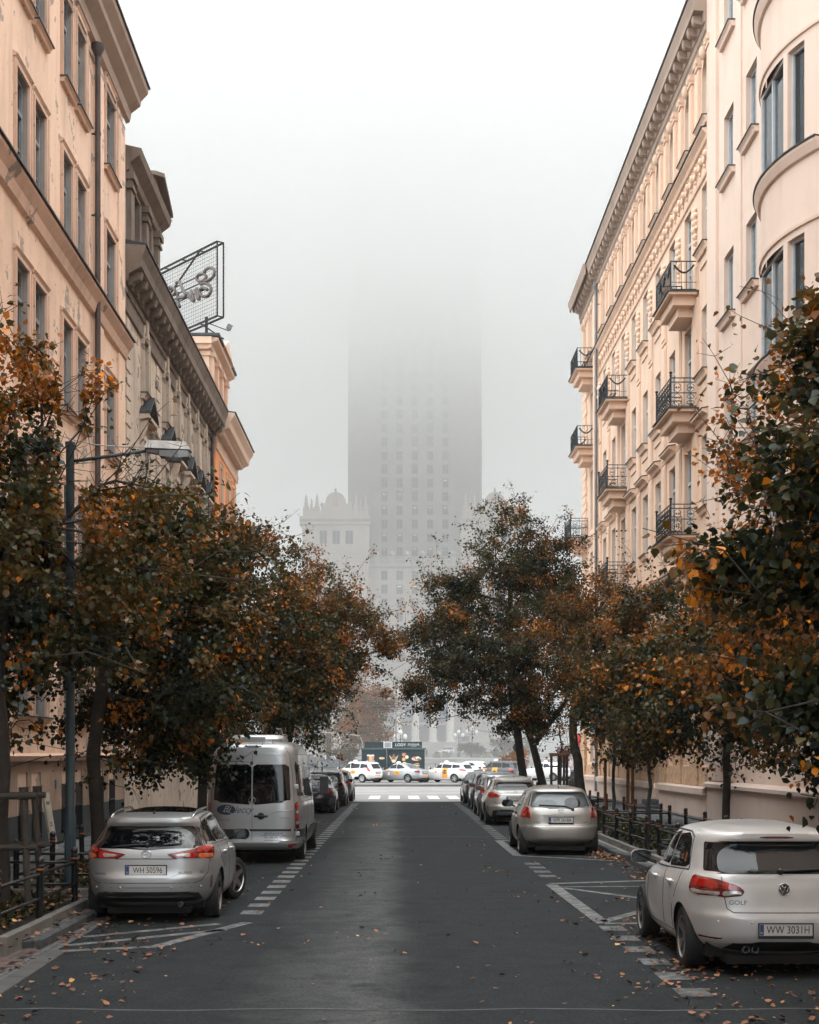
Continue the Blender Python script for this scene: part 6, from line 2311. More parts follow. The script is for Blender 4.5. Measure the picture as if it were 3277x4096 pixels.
def grow(name, label, cat, base, trunk, blobs, ncl, nlf, size, tint, seed, tr=.12, tmpl=LEAF6, sig=.3, wisps=(), group='street trees', singles=0, bark=None, gap=.0, keep=None, twig=.006):
    """tree: trunk way-points, crown = ellipsoid blobs filled with leaf clusters that limbs grow out to"""
    g_ = np.random.default_rng(seed)
    t = thing(name, label, cat, base, 0, group)
    B0 = np.array(base, float)
    # cluster centres gathered in lobes so the outline is uneven
    vol = np.array([b[3] * b[4] * b[5] for b in blobs])
    cl = []
    for b, k in zip(blobs, np.round(ncl * vol / vol.sum()).astype(int)):
        c, r = np.array(b[:3]) - B0, np.array(b[3:6])
        nl = max(5, k // 12)
        d = unit(g_.normal(size=(nl, 3)))
        lobes = d * (g_.uniform(.35, .82, (nl, 1)))
        pts = lobes[g_.integers(0, nl, k)] + g_.normal(size=(k, 3)) * .2
        q = np.linalg.norm(pts, axis=1, keepdims=True)
        pts = np.where(q > 1, pts / q * g_.uniform(.85, 1.06, (k, 1)), pts)
        cl.append(pts * r + c)
    cl = np.concatenate(cl)
    nl_c = np.full(len(cl), nlf)
    nl_c = (nl_c * g_.uniform(.55, 1.4, len(cl))).astype(int)
    kw_ = max(6, ncl // 7)                               # stray sprays that break the outline, more of them below
    bi = g_.integers(0, len(blobs), kw_)
    bb_ = np.array([b[:6] for b in blobs])[bi]
    dd_ = unit(g_.normal(size=(kw_, 3)) + np.array([0, 0, -.25]))
    cl = np.concatenate([cl, bb_[:, :3] - B0 + dd_ * bb_[:, 3:] * g_.uniform(1.02, 1.42, (kw_, 1))])
    nl_c = np.concatenate([nl_c, g_.integers(6, 30, kw_)])
    if len(wisps):
        wp = np.array(wisps, float)
        cl = np.concatenate([cl, wp[:, :3] - B0])
        nl_c = np.concatenate([nl_c, wp[:, 3].astype(int)])
    # skeleton
    P, par = [], []
    tw = [np.array(p, float) - B0 for p in trunk]
    for i in range(len(tw)):
        if i == 0:
            P.append(tw[0]); par.append(-1)
            continue
        for s_ in np.linspace(0, 1, 4)[1:]:
            P.append(tw[i - 1] + (tw[i] - tw[i - 1]) * s_ + g_.normal(size=3) * .025)
            par.append(len(P) - 2)
    nt0 = len(P)
    dist0 = [0.] * nt0
    order = np.argsort(np.linalg.norm(cl - tw[-1], axis=1) + g_.uniform(0, .5, len(cl)))
    tips = []
    for ci in order:
        c = cl[ci]
        A = np.array(P)
        d = np.linalg.norm(A - c, axis=1)
        pen = d + .25 * np.array(dist0) + np.where(A[:, 2] > c[2] + .3, .8 * (A[:, 2] - c[2]), 0)
        pen[:max(1, nt0 // 3)] += 2.
        j = int(np.argmin(pen))
        L = d[j]
        n = max(1, int(L / .55))
        a = A[j]
        side = g_.normal(size=3) * .07 * L
        for q in range(1, n + 1):
            s_ = q / n
            p = a + (c - a) * s_ + side * math.sin(PI * s_) + np.array([0, 0, .1 * L * math.sin(PI * s_)])
            P.append(p)
            par.append(j if q == 1 else len(P) - 2)
            dist0.append(dist0[par[-1]] + L / n)
        tips.append(len(P) - 1)
    w = np.zeros(len(P))
    w[tips] = 1
    for i in range(len(P) - 1, 0, -1):
        w[par[i]] += w[i]
    rad = twig * np.maximum(w, 1) ** .5
    rad = np.minimum(rad, tr)
    z = np.array([p[2] for p in P[:nt0]])
    for i in range(nt0):
        rad[i] = max(rad[i], tr * (1 - .45 * i / nt0)) * (1.25 if i == 0 else 1)
    # side twigs inside each cluster, leaf stalks gather round them
    P2, par2, rad2 = list(P), list(par), list(rad)
    C, TW = [], []
    for q, ci in enumerate(order):
        c, k, ti = cl[ci], nl_c[ci], tips[q]
        if k <= 0:
            continue
        prev = P[par[ti]]
        dirn = unit((c - prev)[None])[0] if np.linalg.norm(c - prev) > 1e-6 else np.array([0, 0, 1.])
        ntw = max(2, int(3 + 3 * (k > 30)))
        ends = []
        for s_ in range(ntw):
            e = c + (dirn * g_.uniform(0, .6) + unit(g_.normal(size=3)[None])[0] * .8) * sig * g_.uniform(.8, 1.9) * np.array([1, 1, .75])
            ends.append(e)
            P2.append(e)
            par2.append(ti)
            rad2.append(.0035)
        ends = np.array(ends)
        pick = g_.integers(0, ntw, k)
        s_ = g_.uniform(.15, 1.05, (k, 1))
        C.append(c + (ends[pick] - c) * s_ + g_.normal(size=(k, 3)) * sig * .34)
        TW.append(np.full(k, ci))
    C = np.concatenate(C)
    TW = np.concatenate(TW)
    if keep:
        ux, yl, z0_ = keep                                # nothing grows in front of the lamp shaft and its head
        W_ = C + B0
        bad = (W_[:, 1] < yl + .15) & (W_[:, 2] > z0_) & ((np.abs(W_[:, 0] / W_[:, 1] - ux) < .0075) | (((W_[:, 2] - CAMZ) / W_[:, 1] > .178) & ((W_[:, 2] - CAMZ) / W_[:, 1] < .215) & (W_[:, 0] / W_[:, 1] > ux) & (W_[:, 0] / W_[:, 1] < ux + .08)))
        C, TW = C[~bad], TW[~bad]
    limbs('trunk', P2, par2, rad2, bark or M_bark, t)
    n = len(C)
    cc = np.mean(cl, axis=0)
    out = unit(C - cc)
    A = unit(out * .55 + g_.normal(size=(n, 3)) * .7 + np.array([0, 0, -.55]))
    N = unit(g_.normal(size=(n, 3)) * .75 + np.array([0, 0, 1.]) + out * .35)
    S = size * g_.uniform(.55, 1.25, n)
    base_t, var, grad, hot = tint
    ct = g_.normal(0, var, len(cl))
    hgt = (C[:, 2] - C[:, 2].min()) / max(np.ptp(C[:, 2]), .1)
    rr = np.linalg.norm((C - cc) / np.maximum(C.std(0) * 2, .1), axis=1)
    tn = base_t + ct[TW] + g_.normal(0, .075, n) + grad * (hgt - .5)
    hotc = g_.uniform(size=len(cl)) < hot * 1.5           # whole sprays turn before their neighbours
    tn = np.where(g_.uniform(size=n) < np.where(hotc[TW], .55, hot * .22), g_.uniform(.7, 1., n), tn)
    tn = np.clip(tn, 0, 1)
    idx = np.zeros(n, bool)
    if singles:
        W = C + B0
        ok = in_frame(W) & (S > size * .7)
        cand = np.where(ok)[0]
        cand = cand[np.argsort(W[cand, 1] / S[cand])][:singles]
        idx[cand] = True
    r_ = ~idx
    cr = put('crown', leaf_mesh('crown', C[r_], A[r_], N[r_], S[r_], tn[r_], tmpl, M_leaf), t)
    if singles:
        cr['kind'] = 'stuff'
        lib = {}
        for i in np.where(idx)[0]:
            key = int(tn[i] * 9)
            if key not in lib:
                z1 = np.zeros((1, 3))
                lib[key] = leaf_mesh('leaf', z1, np.array([[0, 1., 0]]), np.array([[0, 0, 1.]]), np.array([1.]), np.array([(key + .5) / 10]), tmpl, M_leaf)
            o = bpy.data.objects.new('leaf', lib[key])
            col.objects.link(o)
            o.parent = t
            a = Vector(A[i])
            nb = Vector(N[i])
            b = nb.cross(a).normalized()
            nn = a.cross(b)
            M = Matrix(((b.x, a.x, nn.x), (b.y, a.y, nn.y), (b.z, a.z, nn.z))).to_4x4()
            o.matrix_local = Matrix.Translation(Vector(C[i])) @ M @ Matrix.Diagonal((S[i], S[i], S[i], 1))
    return t


# left row
w1 = [(-6.6, 19.5, 7.6, 4), (-5.9, 20, 7.9, 5), (-5.2, 19.6, 7.8, 8), (-7.0, 19, 7.3, 6), (-4.6, 20.4, 7.3, 10), (-3.9, 20, 7.0, 7), (-6.2, 20.8, 7.4, 9), (-3.2, 19.6, 6.6, 4), (-2.9, 20.2, 6.35, 3), (-5.6, 19.2, 8.3, 2), (-6.9, 20.2, 8.2, 1)]
grow('lime_tree', 'big lime tree with browning top around the lamp post, nearest on its side', 'tree', (-5.1, 19.3, .1), [(-5.1, 19.3, .1), (-5.12, 19.35, 2.0), (-5.2, 19.5, 3.6), (-5.0, 19.7, 5.2)],
     [(-5.4, 19.9, 5.0, 2.8, 2.8, 2.3), (-4.1, 20.5, 4.9, 1.7, 2.0, 1.5), (-5.8, 19.4, 3.2, 2.3, 2.0, 1.0), (-6.3, 19.8, 7.0, 1.4, 1.6, 1.1), (-5.0, 19.8, 7.0, 1.0, 1.4, .8)], 420, 104, .082, (.36, .17, .55, .07), 11, tr=.11, tmpl=LEAF7, sig=.27, wisps=w1, singles=120, keep=(-4.78 / 22, 22, 4.3))
grow('lime_tree', 'dark leafy lime tree whose trunk stands between lamp post and silver estate', 'tree', (-5.35, 27, .1), [(-5.35, 27, .1), (-5.45, 27.1, 2.2), (-5.3, 27.2, 3.8), (-5.0, 27.4, 5.2)],
     [(-4.8, 27.6, 4.9, 2.4, 2.8, 2.4), (-3.7, 28.0, 4.3, 1.3, 1.7, 1.5), (-4.6, 27.6, 2.8, 2.2, 2.2, 1.0)], 380, 106, .082, (.25, .17, .3, .05), 12, tr=.14, tmpl=LEAF7, sig=.3)
grow('lime_tree', 'green and orange lime tree overhanging the roof of the silver van', 'tree', (-4.9, 38, .1), [(-4.9, 38, .1), (-4.95, 38.1, 2.4), (-4.6, 38.3, 4.2), (-4.3, 38.4, 6)],
     [(-4.0, 38.6, 5.3, 2.6, 2.6, 2.6), (-4.1, 38.6, 7.6, 1.3, 1.6, 1.4), (-2.6, 38.6, 4.2, 1.3, 1.5, 1.3), (-4.3, 38, 2.8, 2.4, 2, 1.1)], 390, 100, .084, (.29, .18, .1, .05), 13, tr=.14, sig=.32)
grow('lime_tree', 'lime tree with rusty crown reaching out over the middle of the street', 'tree', (-4.7, 52, .1), [(-4.7, 52, .1), (-4.6, 52, 2.6), (-3.9, 52, 4.6), (-3.1, 52, 6.4)],
     [(-2.7, 52, 6.4, 2.5, 2.9, 2.4), (-1.1, 52.4, 6.1, 1.5, 2, 1.3), (-3.2, 52, 8.4, 1.1, 1.4, 1.1), (-3.7, 51, 4.4, 1.8, 2, 1.6)], 340, 86, .088, (.46, .17, .2, .04), 14, tr=.15, sig=.34,
     wisps=[(-.3, 52, 5.0, 14), (-.5, 52.2, 4.4, 18), (-.1, 52, 4.7, 10), (-2.7, 51, 8.9, 12), (-2.4, 51, 3.6, 1), (-2.0, 51.2, 3.0, 1), (-1.6, 51.4, 3.3, 1), (-2.3, 51, 2.6, 0), (-1.3, 51, 3.15, 1), (-1.9, 51.2, 3.7, 2), (.15, 52, 7.2, 16)])
grow('lime_tree', 'smaller dark lime tree behind the rusty one, above the black cars', 'tree', (-4.7, 64, .1), [(-4.7, 64, .1), (-4.6, 64, 2.6), (-4.2, 64, 4.6), (-4.0, 64, 6)],
     [(-4.0, 64, 6.0, 2.2, 2.4, 2.4)], 170, 60, .11, (.2, .12, .1, .02), 15, tr=.14, sig=.36)
# right row
grow('lime_tree', 'tall spreading dark tree with twin leaning trunks, its crown in the middle of the view', 'tree', (5.9, 67, .1), [(5.9, 67, .1), (5.6, 67, 2.0), (5.2, 66.6, 4.4), (5.0, 66.3, 7.0), (5.0, 66, 9.5)],
     [(4.1, 66, 6.8, 3.9, 3.2, 2.9), (4.9, 66, 9.6, 3.3, 2.4, 2.5), (5.1, 66, 12.2, 1.8, 1.4, 1.8), (7.4, 66, 11.2, 1.2, 1.1, 1.4), (2.0, 66, 5.4, 1.8, 1.8, 1.7), (5.8, 66, 4.4, 2.8, 2, 1.6), (3.0, 66, 8.8, 2.2, 2, 1.9), (7.0, 66, 9.4, 1.8, 2, 1.9), (7.6, 66, 8, 1.7, 2, 2.4), (1.7, 66, 7.0, 1.5, 1.8, 1.7)], 960, 94, .1, (.27, .17, .1, .04), 21, tr=.2, sig=.36,
     wisps=[(5.1, 66, 13.9, 16), (5.3, 66, 13.4, 14), (7.5, 66, 12.9, 14), (7.1, 66, 12.6, 12), (3.2, 66, 10.8, 16), (2.6, 66, 10.2, 12), (1.0, 66, 8.3, 14), (.8, 66, 7.4, 16), (.5, 66, 6.4, 14), (1.3, 66, 4.1, 12), (2.2, 66, 3.8, 14), (3.5, 66, 3.7, 18), (8.4, 66, 10.6, 12)])
tt = [o for o in col.objects if o.name.startswith('lime_tree')][-1]
tr2 = [np.array(p, float) - np.array((5.9, 67, .1)) for p in ((6.7, 66.8, .1), (6.35, 66.8, 1.6), (6.1, 66.8, 2.6), (5.5, 66.5, 4.2), (5.2, 66.2, 6.0))]
limbs('second_trunk', tr2 + [np.array((1.6, -.3, 4.4)), np.array((2.2, -.4, 6.0))], [-1, 0, 1, 2, 3, 2, 5], [.2, .18, .16, .13, .1, .1, .06], M_bark, tt, 10)
grow('lime_tree', 'leaning thick trunked tree with orange brown crown before the balcony house corner', 'tree', (7.7, 62, .1), [(7.7, 62, .1), (7.45, 62, 2.0), (7.3, 62, 3.6), (7.6, 61.8, 6.0)],
     [(7.9, 61.6, 7.2, 2.6, 2.4, 2.8), (8.1, 61, 4.8, 2.6, 2, 1.9)], 290, 84, .096, (.42, .16, .15, .04), 22, tr=.24, sig=.36)
grow('young_tree', 'bushy young tree held by three brown stakes behind the second planter', 'tree', (6.65, 46, .1), [(6.65, 46, .1), (6.68, 46, 1.2), (6.7, 45.9, 2.4), (6.9, 45.6, 4.4)],
     [(7.1, 45.4, 4.6, 2.2, 2.0, 2.1), (7.4, 45.4, 6.7, 1.5, 1.4, 1.4), (6.8, 45, 2.8, 2.0, 1.5, 1.1)], 270, 94, .094, (.30, .19, .15, .05), 23, tr=.055, sig=.32, bark=M_bark2)
grow('young_tree', 'slender young tree growing out of the fenced planter beside the pearl white hatchback', 'tree', (6.2, 36.6, .1), [(6.2, 36.6, .1), (6.2, 36.6, 1.4), (6.15, 36.5, 2.6), (6.6, 36.3, 4.4)],
     [(7.0, 36.4, 4.3, 2.1, 2.0, 1.6), (6.7, 36, 3.0, 1.6, 1.2, .8)], 180, 90, .094, (.30, .2, .1, .05), 24, tr=.05, sig=.32, bark=M_bark2, wisps=[(6.15, 36.4, 2.1, 4), (6.3, 36.5, 1.95, 4), (6.05, 36.5, 1.8, 3)])
grow('lime_tree', 'slim dark trunked lime tree in front of the smooth salmon house, branches hanging low', 'tree', (7.3, 33, .1), [(7.3, 33, .1), (7.25, 33, 1.6), (7.2, 32.9, 3.0), (7.6, 32.6, 5)],
     [(7.8, 32.2, 4.6, 2.5, 2.4, 2.1), (6.6, 31.6, 3.2, 1.9, 1.4, 1.2), (8.2, 31.6, 2.6, 1.8, 1.3, .8)], 280, 92, .088, (.27, .19, .15, .05), 25, tr=.09, tmpl=LEAF7, sig=.3)
grow('lime_tree', 'thinning brown leaved lime tree in front of the bowed oriel windows', 'tree', (7.3, 23, .1), [(7.3, 23, .1), (7.2, 23, 2.6), (7.0, 23, 4.4), (6.7, 22.8, 6)],
     [(6.1, 22.8, 6.9, 1.4, 1.7, 2.0), (5.9, 22.4, 5.0, 1.6, 1.7, 1.3), (6.5, 22.5, 3.9, 2.3, 1.6, 1.2)], 270, 50, .086, (.58, .14, .1, .04), 26, tr=.13, tmpl=LEAF7, sig=.3,
     wisps=[(4.8, 22.6, 8.2, 8), (5.2, 22.6, 8.8, 8), (4.5, 22.6, 7.4, 8), (4.9, 22.6, 6.9, 9), (5.1, 22.6, 6.4, 12), (4.6, 22.5, 6.0, 8), (4.8, 22.5, 5.3, 12), (5.3, 22.6, 7.4, 7), (4.4, 22.5, 5.0, 8), (5.6, 22.6, 7.9, 9)])
grow('lime_tree', 'large leaved lime branches hanging in from the frame edge above the pearl white car', 'tree', (5.9, 12.3, .1), [(5.9, 12.3, .1), (5.8, 12.3, 2.4), (5.6, 12.3, 3.8), (5.2, 12.3, 5.2)],
     [(4.8, 12.4, 4.4, 1.7, 1.8, 1.7), (3.45, 12.4, 3.6, .9, 1.2, .6), (4.05, 12.3, 5.6, .85, 1.2, .75), (3.9, 12.3, 4.9, .9, 1.2, 1.0), (4.5, 12.2, 2.7, 1.4, 1.3, .75), (3.5, 12.2, 2.45, .65, .9, .45)], 270, 92, .082, (.19, .17, .12, .05), 27, tr=.14, tmpl=LEAF7, sig=.27, singles=300,
     wisps=[(3.0, 12.3, 3.5, 10), (2.9, 12.3, 3.2, 8), (3.1, 12.2, 4.3, 8)])
# park trees across the square
sg = 'park trees across the square'
grow('park_tree', 'round brown park tree behind the kiosk, right half of the pair', 'tree', (-3.6, 196, .1), [(-3.6, 196, .1), (-3.6, 196, 2.4), (-3.8, 196, 4), (-3.6, 196, 7)],
     [(-3.4, 196, 7.0, 4.4, 4, 4.3)], 200, 70, .30, (.56, .08, .05, .0), 31, tr=.3, tmpl=LEAF4, sig=.75, group=sg, twig=.02)
grow('park_tree', 'taller thin park tree with bare lower boughs behind the dark cars', 'tree', (-9.5, 212, .1), [(-9.5, 212, .1), (-9.5, 212, 4), (-9.6, 212, 9), (-9.5, 212, 14)],
     [(-9.0, 212, 11.5, 5.5, 4, 5.0), (-9.5, 212, 5, 5, 4, 2.6)], 190, 40, .30, (.58, .08, .05, .0), 32, tr=.4, tmpl=LEAF4, sig=.8, group=sg, twig=.026)
grow('park_tree', 'hazy park tree half hidden by the silver van', 'tree', (-19, 220, .1), [(-19, 220, .1), (-19, 220, 4), (-19, 220, 8)],
     [(-18.5, 220, 9, 6, 4, 6)], 130, 50, .34, (.52, .08, .05, .0), 33, tr=.4, tmpl=LEAF4, sig=.9, group=sg, twig=.026)
for x, y, z, r, tn_, lb in ((20.5, 300, 1.6, 2.6, .3, 'dark round bush beside the palace lanterns, larger one'), (15.2, 305, 1.6, 2.0, .34, 'low round bush next to the larger dark bush, left of it'),
                            (12.2, 158, .1, 1.6, .62, 'yellowish shrub between the leaning tree trunks'), (-7.0, 185, .1, 2.1, .38, 'green shrub in front of the graffiti wall, beside the kiosk'),
                            (25.5, 300, 1.6, 2.6, .32, 'dark bush farthest along beside the lanterns'), (19.5, 150, .1, 2.2, .6, 'yellowish shrub beside the red kiosk')):
    grow('bush', lb, 'bush', (x, y, z), [(x, y, z), (x, y, z + r * .5)], [(x, y, z + r * .85, r * 1.15, r, r * .85)], 70, 45, .3 if y > 250 else .2, (tn_, .06, .1, 0.), int(x * 10) + 400, tr=.08, tmpl=LEAF4, sig=.35 if y < 250 else .5, group='bushes on the square')
# foliage of the street behind the viewer, seen only in reflections
fol = []
g5 = np.random.default_rng(55)
for x, y in ((-5.2, -6), (-5.2, -15), (-5.2, -25), (5.8, -4), (5.8, -13), (5.8, -23), (-5.3, 3.5)):
    fol.append(np.array([x, y, 5.2]) + unit(g5.normal(size=(2600, 3))) * g5.uniform(.3, 1, (2600, 1)) ** .5 * np.array([2.9, 3.2, 2.7]))
fol = np.concatenate(fol)
m_ = len(fol)
tag(put('roadside_foliage', leaf_mesh('roadside_foliage', fol, unit(g5.normal(size=(m_, 3))), unit(g5.normal(size=(m_, 3)) + np.array([0, 0, 1.])), g5.uniform(.14, .26, m_), np.clip(g5.normal(.3, .15, m_), 0, 1), LEAF4, M_leaf)), kind='stuff')
# ------------------------------------------------------------------ street furniture
M_wood = mat('stake_wood', (.045, .038, .03), .85, 0, .35, 6, .4, 20)
M_wood2 = mat('orange_brown_stake', (.2, .085, .035), .8, 0, .3, 6, .4, 20)
M_lampw = mat('lamp_top', (.5, .49, .46), .6, 0, .3, 9)
M_lens = mat('lamp_lens', (.25, .26, .26), .2, 0, .1, 3)
M_cable = mat('pale_cable', (.4, .38, .35), .6, 0, .1, 3)

# planters with their low fences
pb_ = MB()
pb_.lathe([(.045, -.1), (.045, .56), (.05, .57), (.05, .60), (.04, .61), (.045, .635), (.052, .66), (.045, .69), (.02, .71), (.0001, .715)], n=12)
pb_.lathe([(.0465, .545), (.0485, .552), (.0485, .562), (.0465, .568)], n=12, m=1, cap=False)
post_me = pb_.mesh('post', [M_black, M_orange], True)
edge_me = {}


def bed(x0, x1, y0, y1, label, flabel, z=.1, lip=.14, posts=True):
    b_ = MB()
    b_.box(x0 + .12, x1 - .12, y0 + .12, y1 - .12, z - .1, z + lip - .04)
    o = tag(b_.build('planting_bed', M_soil), kind='structure')
    for (xa, ya), (xb, yb) in (((x0, y0), (x1, y0)), ((x1, y0), (x1, y1)), ((x1, y1), (x0, y1)), ((x0, y1), (x0, y0))):
        L = math.hypot(xb - xa, yb - ya)
        n = max(1, round(L / 1.0))
        key = round(L / n, 3)
        if key not in edge_me:
            q = MB()
            q.cbox(-key / 2 + .004, key / 2 - .004, -.05, .05, -.12, lip, .012)
            edge_me[key] = q.mesh('edging_stone', M_edge)
        ang = math.atan2(yb - ya, xb - xa)
        for i in range(n):
            t_ = (i + .5) / n
            k = -.05 if ang != 0 else 0
            put('edging_stone', edge_me[key], o, (xa + (xb - xa) * t_ + .052 * math.cos(ang + PI / 2), ya + (yb - ya) * t_ + .052 * math.sin(ang + PI / 2), z + random.uniform(-.008, .004)), (0, 0, ang + random.uniform(-.006, .006)))
    if not posts:
        return
    f = thing('planter_fence', flabel, 'fence', ((x0 + x1) / 2, (y0 + y1) / 2, z + lip), 0, 'low black fences round the planting beds')
    hx, hy = (x1 - x0) / 2 - .16, (y1 - y0) / 2 - .16
    ny = max(2, round(2 * hy / 2.1))
    pts = [(-hx, -hy + 2 * hy * i / ny) for i in range(ny + 1)] + [(hx, -hy + 2 * hy * i / ny) for i in range(ny + 1)]
    for p in pts:
        put('post', post_me, f, (p[0], p[1], 0), (random.uniform(-.02, .02), random.uniform(-.02, .02), 0))
    for zz in (.5, .2):
        for x in (-hx, hx):
            b_ = MB()
            b_.tube([(x, -hy + .04, zz), (x, hy - .04, zz)], .02, 7)
            b_.build('rail', M_black, f, smooth='all')
        for y in (-hy, hy):
            b_ = MB()
            b_.tube([(-hx + .04, y, zz), (hx - .04, y, zz)], .02, 7)
            b_.build('rail', M_black, f, smooth='all')


bed(-5.75, -4.2, 16.2, 20.5, '', 'low black fence round the bed with the staked trunk, nearest left kerb')
bed(-5.75, -4.2, 21.9, 31.5, '', 'low black fence behind the lamp post along the pavement')
bed(5.0, 6.95, 30.7, 37.4, '', 'low black fence round the bed beside the pearl white hatchback')
bed(5.0, 6.95, 38.3, 46.9, '', 'low black fence round the bed with three brown stakes')
bed(5.0, 6.95, 48.2, 57, '', 'low black fence round the bed beyond the staked young tree')
bed(5.0, 6.95, 21.5, 29.6, '', 'low black fence hidden beside the pearl white car')
# ground cover in the beds
gc = []
for x0, x1, y0, y1, n in ((-5.6, -4.4, 16.4, 20.3, 1500), (-5.6, -4.4, 22, 31, 1200), (5.2, 6.8, 30.9, 37.2, 3200), (5.2, 6.8, 38.5, 46.7, 3000), (5.2, 6.8, 48.4, 56.8, 900)):
    gc.append(np.stack([rng.uniform(x0, x1, n), rng.uniform(y0, y1, n), .24 + rng.beta(1.3, 3, n) * (.26 if x0 > 0 else .12)], -1))
gc = np.concatenate(gc)
n_ = len(gc)
tag(put('ground_cover', leaf_mesh('ground_cover', gc, unit(rng.normal(size=(n_, 3)) + np.array([0, 0, .3])), unit(rng.normal(size=(n_, 3)) * .6 + np.array([0, 0, 1.])), rng.uniform(.05, .11, n_), np.clip(rng.normal(.18, .12, n_), 0, 1), LEAF4, M_leaf)), kind='stuff')
# fallen leaves
fl = []


def strew(x0, x1, y0, y1, n, z, spread=None):
    m = int(n * .55)                                     # most lie in loose drifts
    k = max(2, m // 9)
    cx, cy = rng.uniform(x0, x1, k), rng.uniform(y0, y1, k)
    pk = rng.integers(0, k, m)
    xs = np.clip(cx[pk] + rng.normal(0, .16, m), x0, x1)
    ys = np.clip(cy[pk] + rng.normal(0, .35, m), y0, y1)
    fl.append(np.stack([np.concatenate([xs, rng.uniform(x0, x1, n - m)]), np.concatenate([ys, rng.uniform(y0, y1, n - m)]), z + rng.uniform(0, .006, n)], -1))


strew(-3.9, 4.6, 9, 30, 330, .012)
strew(-3.9, 4.6, 30, 66, 260, .012)
strew(2.5, 4.7, 9, 20, 520, .014)
strew(.6, 3.2, 9, 16, 130, .014)
strew(-4.0, -2.4, 9, 24, 420, .014)
strew(-3.9, -3.2, 24, 50, 160, .014)
strew(-5.0, -4.05, 13, 22, 330, .15)
strew(-5.7, -4.3, 16.4, 21, 420, .3)
strew(-5.7, -4.3, 22, 30, 300, .3)
strew(-7.7, -5.8, 16, 42, 420, .15)
strew(4.2, 4.75, 24, 45, 240, .02)
strew(5.1, 6.9, 31, 46, 260, .33)
strew(-4.02, -3.75, 17, 45, 420, .02)
strew(4.45, 4.72, 14, 44, 480, .02)
strew(2.9, 4.7, 14.5, 19, 300, .012)
strew(4.9, 5.0, 26, 46, 60, .16)
strew(7, 10, 28, 70, 260, .15)
fl.append(np.stack([4.35 + rng.normal(0, .16, 170), 31.4 + rng.normal(0, .45, 170), .02 + rng.uniform(0, .12, 170)], -1))
fl = np.concatenate(fl)
n_ = len(fl)
LEAFC = (np.array([(0, 0, .03), (-.34, .12, .16), (-.42, .45, .2), (0, .5, .0), (0, 1.0, .18), (.42, .45, .22), (.34, .12, .12)], float), LEAF7[1])
az = rng.uniform(0, 2 * PI, n_)
M_fall = mat('x', (1, 1, 1)) if False else None
fm_ = bpy.data.materials.new('fallen_leaf')
fm_.use_nodes = True
ft = fm_.node_tree
at_ = ft.nodes.new('ShaderNodeAttribute')
at_.attribute_name = 'tint'
ft.links.new(ramp(ft, at_.outputs['Fac'], [(0., (.035, .02, .012)), (.4, (.13, .055, .025)), (.7, (.30, .12, .05)), (.92, (.46, .22, .08)), (1., (.62, .36, .12))]), ft.nodes['Principled BSDF'].inputs['Base Color'])
ft.nodes['Principled BSDF'].inputs['Roughness'].default_value = .7
tag(put('fallen_leaves', leaf_mesh('fallen_leaves', fl, np.stack([np.cos(az), np.sin(az), rng.normal(0, .12, n_)], -1), unit(rng.normal(size=(n_, 3)) * .25 + np.array([0, 0, 1.])), rng.uniform(.22, 1., n_) ** 1.5 * .075 + .01, np.clip(rng.normal(.55, .22, n_), 0, 1), LEAFC, fm_)), kind='stuff')

# lamp post
lp = thing('street_lamp', 'grey blue street lamp with a long arm and pale boxy head standing in the foliage', 'street lamp', (-4.78, 22, .1))
b_ = MB()
b_.lathe([(.085, 0), (.085, 1.2), (.07, 1.25), (.062, 6.6), (.075, 6.62), (.075, 6.68), (.0001, 6.7)], n=16)
b_.build('pole', M_teal, lp, smooth=True)
b_ = MB()
b_.box(-.04, .04, -.096, -.07, .5, .95)
b_.build('service_door', M_teal, lp)
b_ = MB()
b_.tube([(.04, 0, 6.40), (.6, 0, 6.48), (1.15, 0, 6.56)], .026, 8)
b_.build('arm', M_teal, lp, smooth='all')
b_ = MB()
hv = [(1.12, 6.53, .05, .08), (1.3, 6.5, .08, .12), (1.32, 6.46, .11, .16), (1.6, 6.43, .13, .2), (1.75, 6.45, .11, .16)]
for (xa, za, wa, ha), (xb, zb, wb, hb_) in zip(hv[:-1], hv[1:]):
    b_.add([(xa, -wa, za), (xa, wa, za), (xa, wa, za + ha * .55), (xa, -wa, za + ha * .55), (xb, -wb, zb), (xb, wb, zb), (xb, wb, zb + hb_ * .55), (xb, -wb, zb + hb_ * .55)],
           [(0, 1, 2, 3), (7, 6, 5, 4), (0, 4, 5, 1), (1, 5, 6, 2), (2, 6, 7, 3), (3, 7, 4, 0)])
h_ = b_.build('lamp_head', M_steel, lp)
b_ = MB()
b_.add([(1.1, -.1, 6.585), (1.78, -.14, 6.545), (1.78, .14, 6.545), (1.1, .1, 6.585), (1.14, -.07, 6.70), (1.7, -.1, 6.67), (1.7, .1, 6.67), (1.14, .07, 6.70)], [(0, 3, 2, 1), (4, 5, 6, 7), (0, 1, 5, 4), (1, 2, 6, 5), (2, 3, 7, 6), (3, 0, 4, 7)])
b_.build('cover', M_lampw, h_)
b_ = MB()
b_.lathe([(.0001, -.06), (.1, -.045), (.14, 0)], (1.52, 0, 6.44), 14, cap=False)
b_.build('lens', M_lens, h_, smooth='all')
b_ = MB()
P0, P1 = Vector((-6.4, 22.6, 7.85)), Vector((-3.55, 22, 6.72))
b_.tube([P0.lerp(P1, i / 12) - Vector((0, 0, .35 * math.sin(PI * i / 12))) for i in range(13)], .01, 5)
tag(b_.build('overhead_cable', M_cable, smooth='all'), 'thin pale cable sagging across the leaves to the lamp head', 'cable')

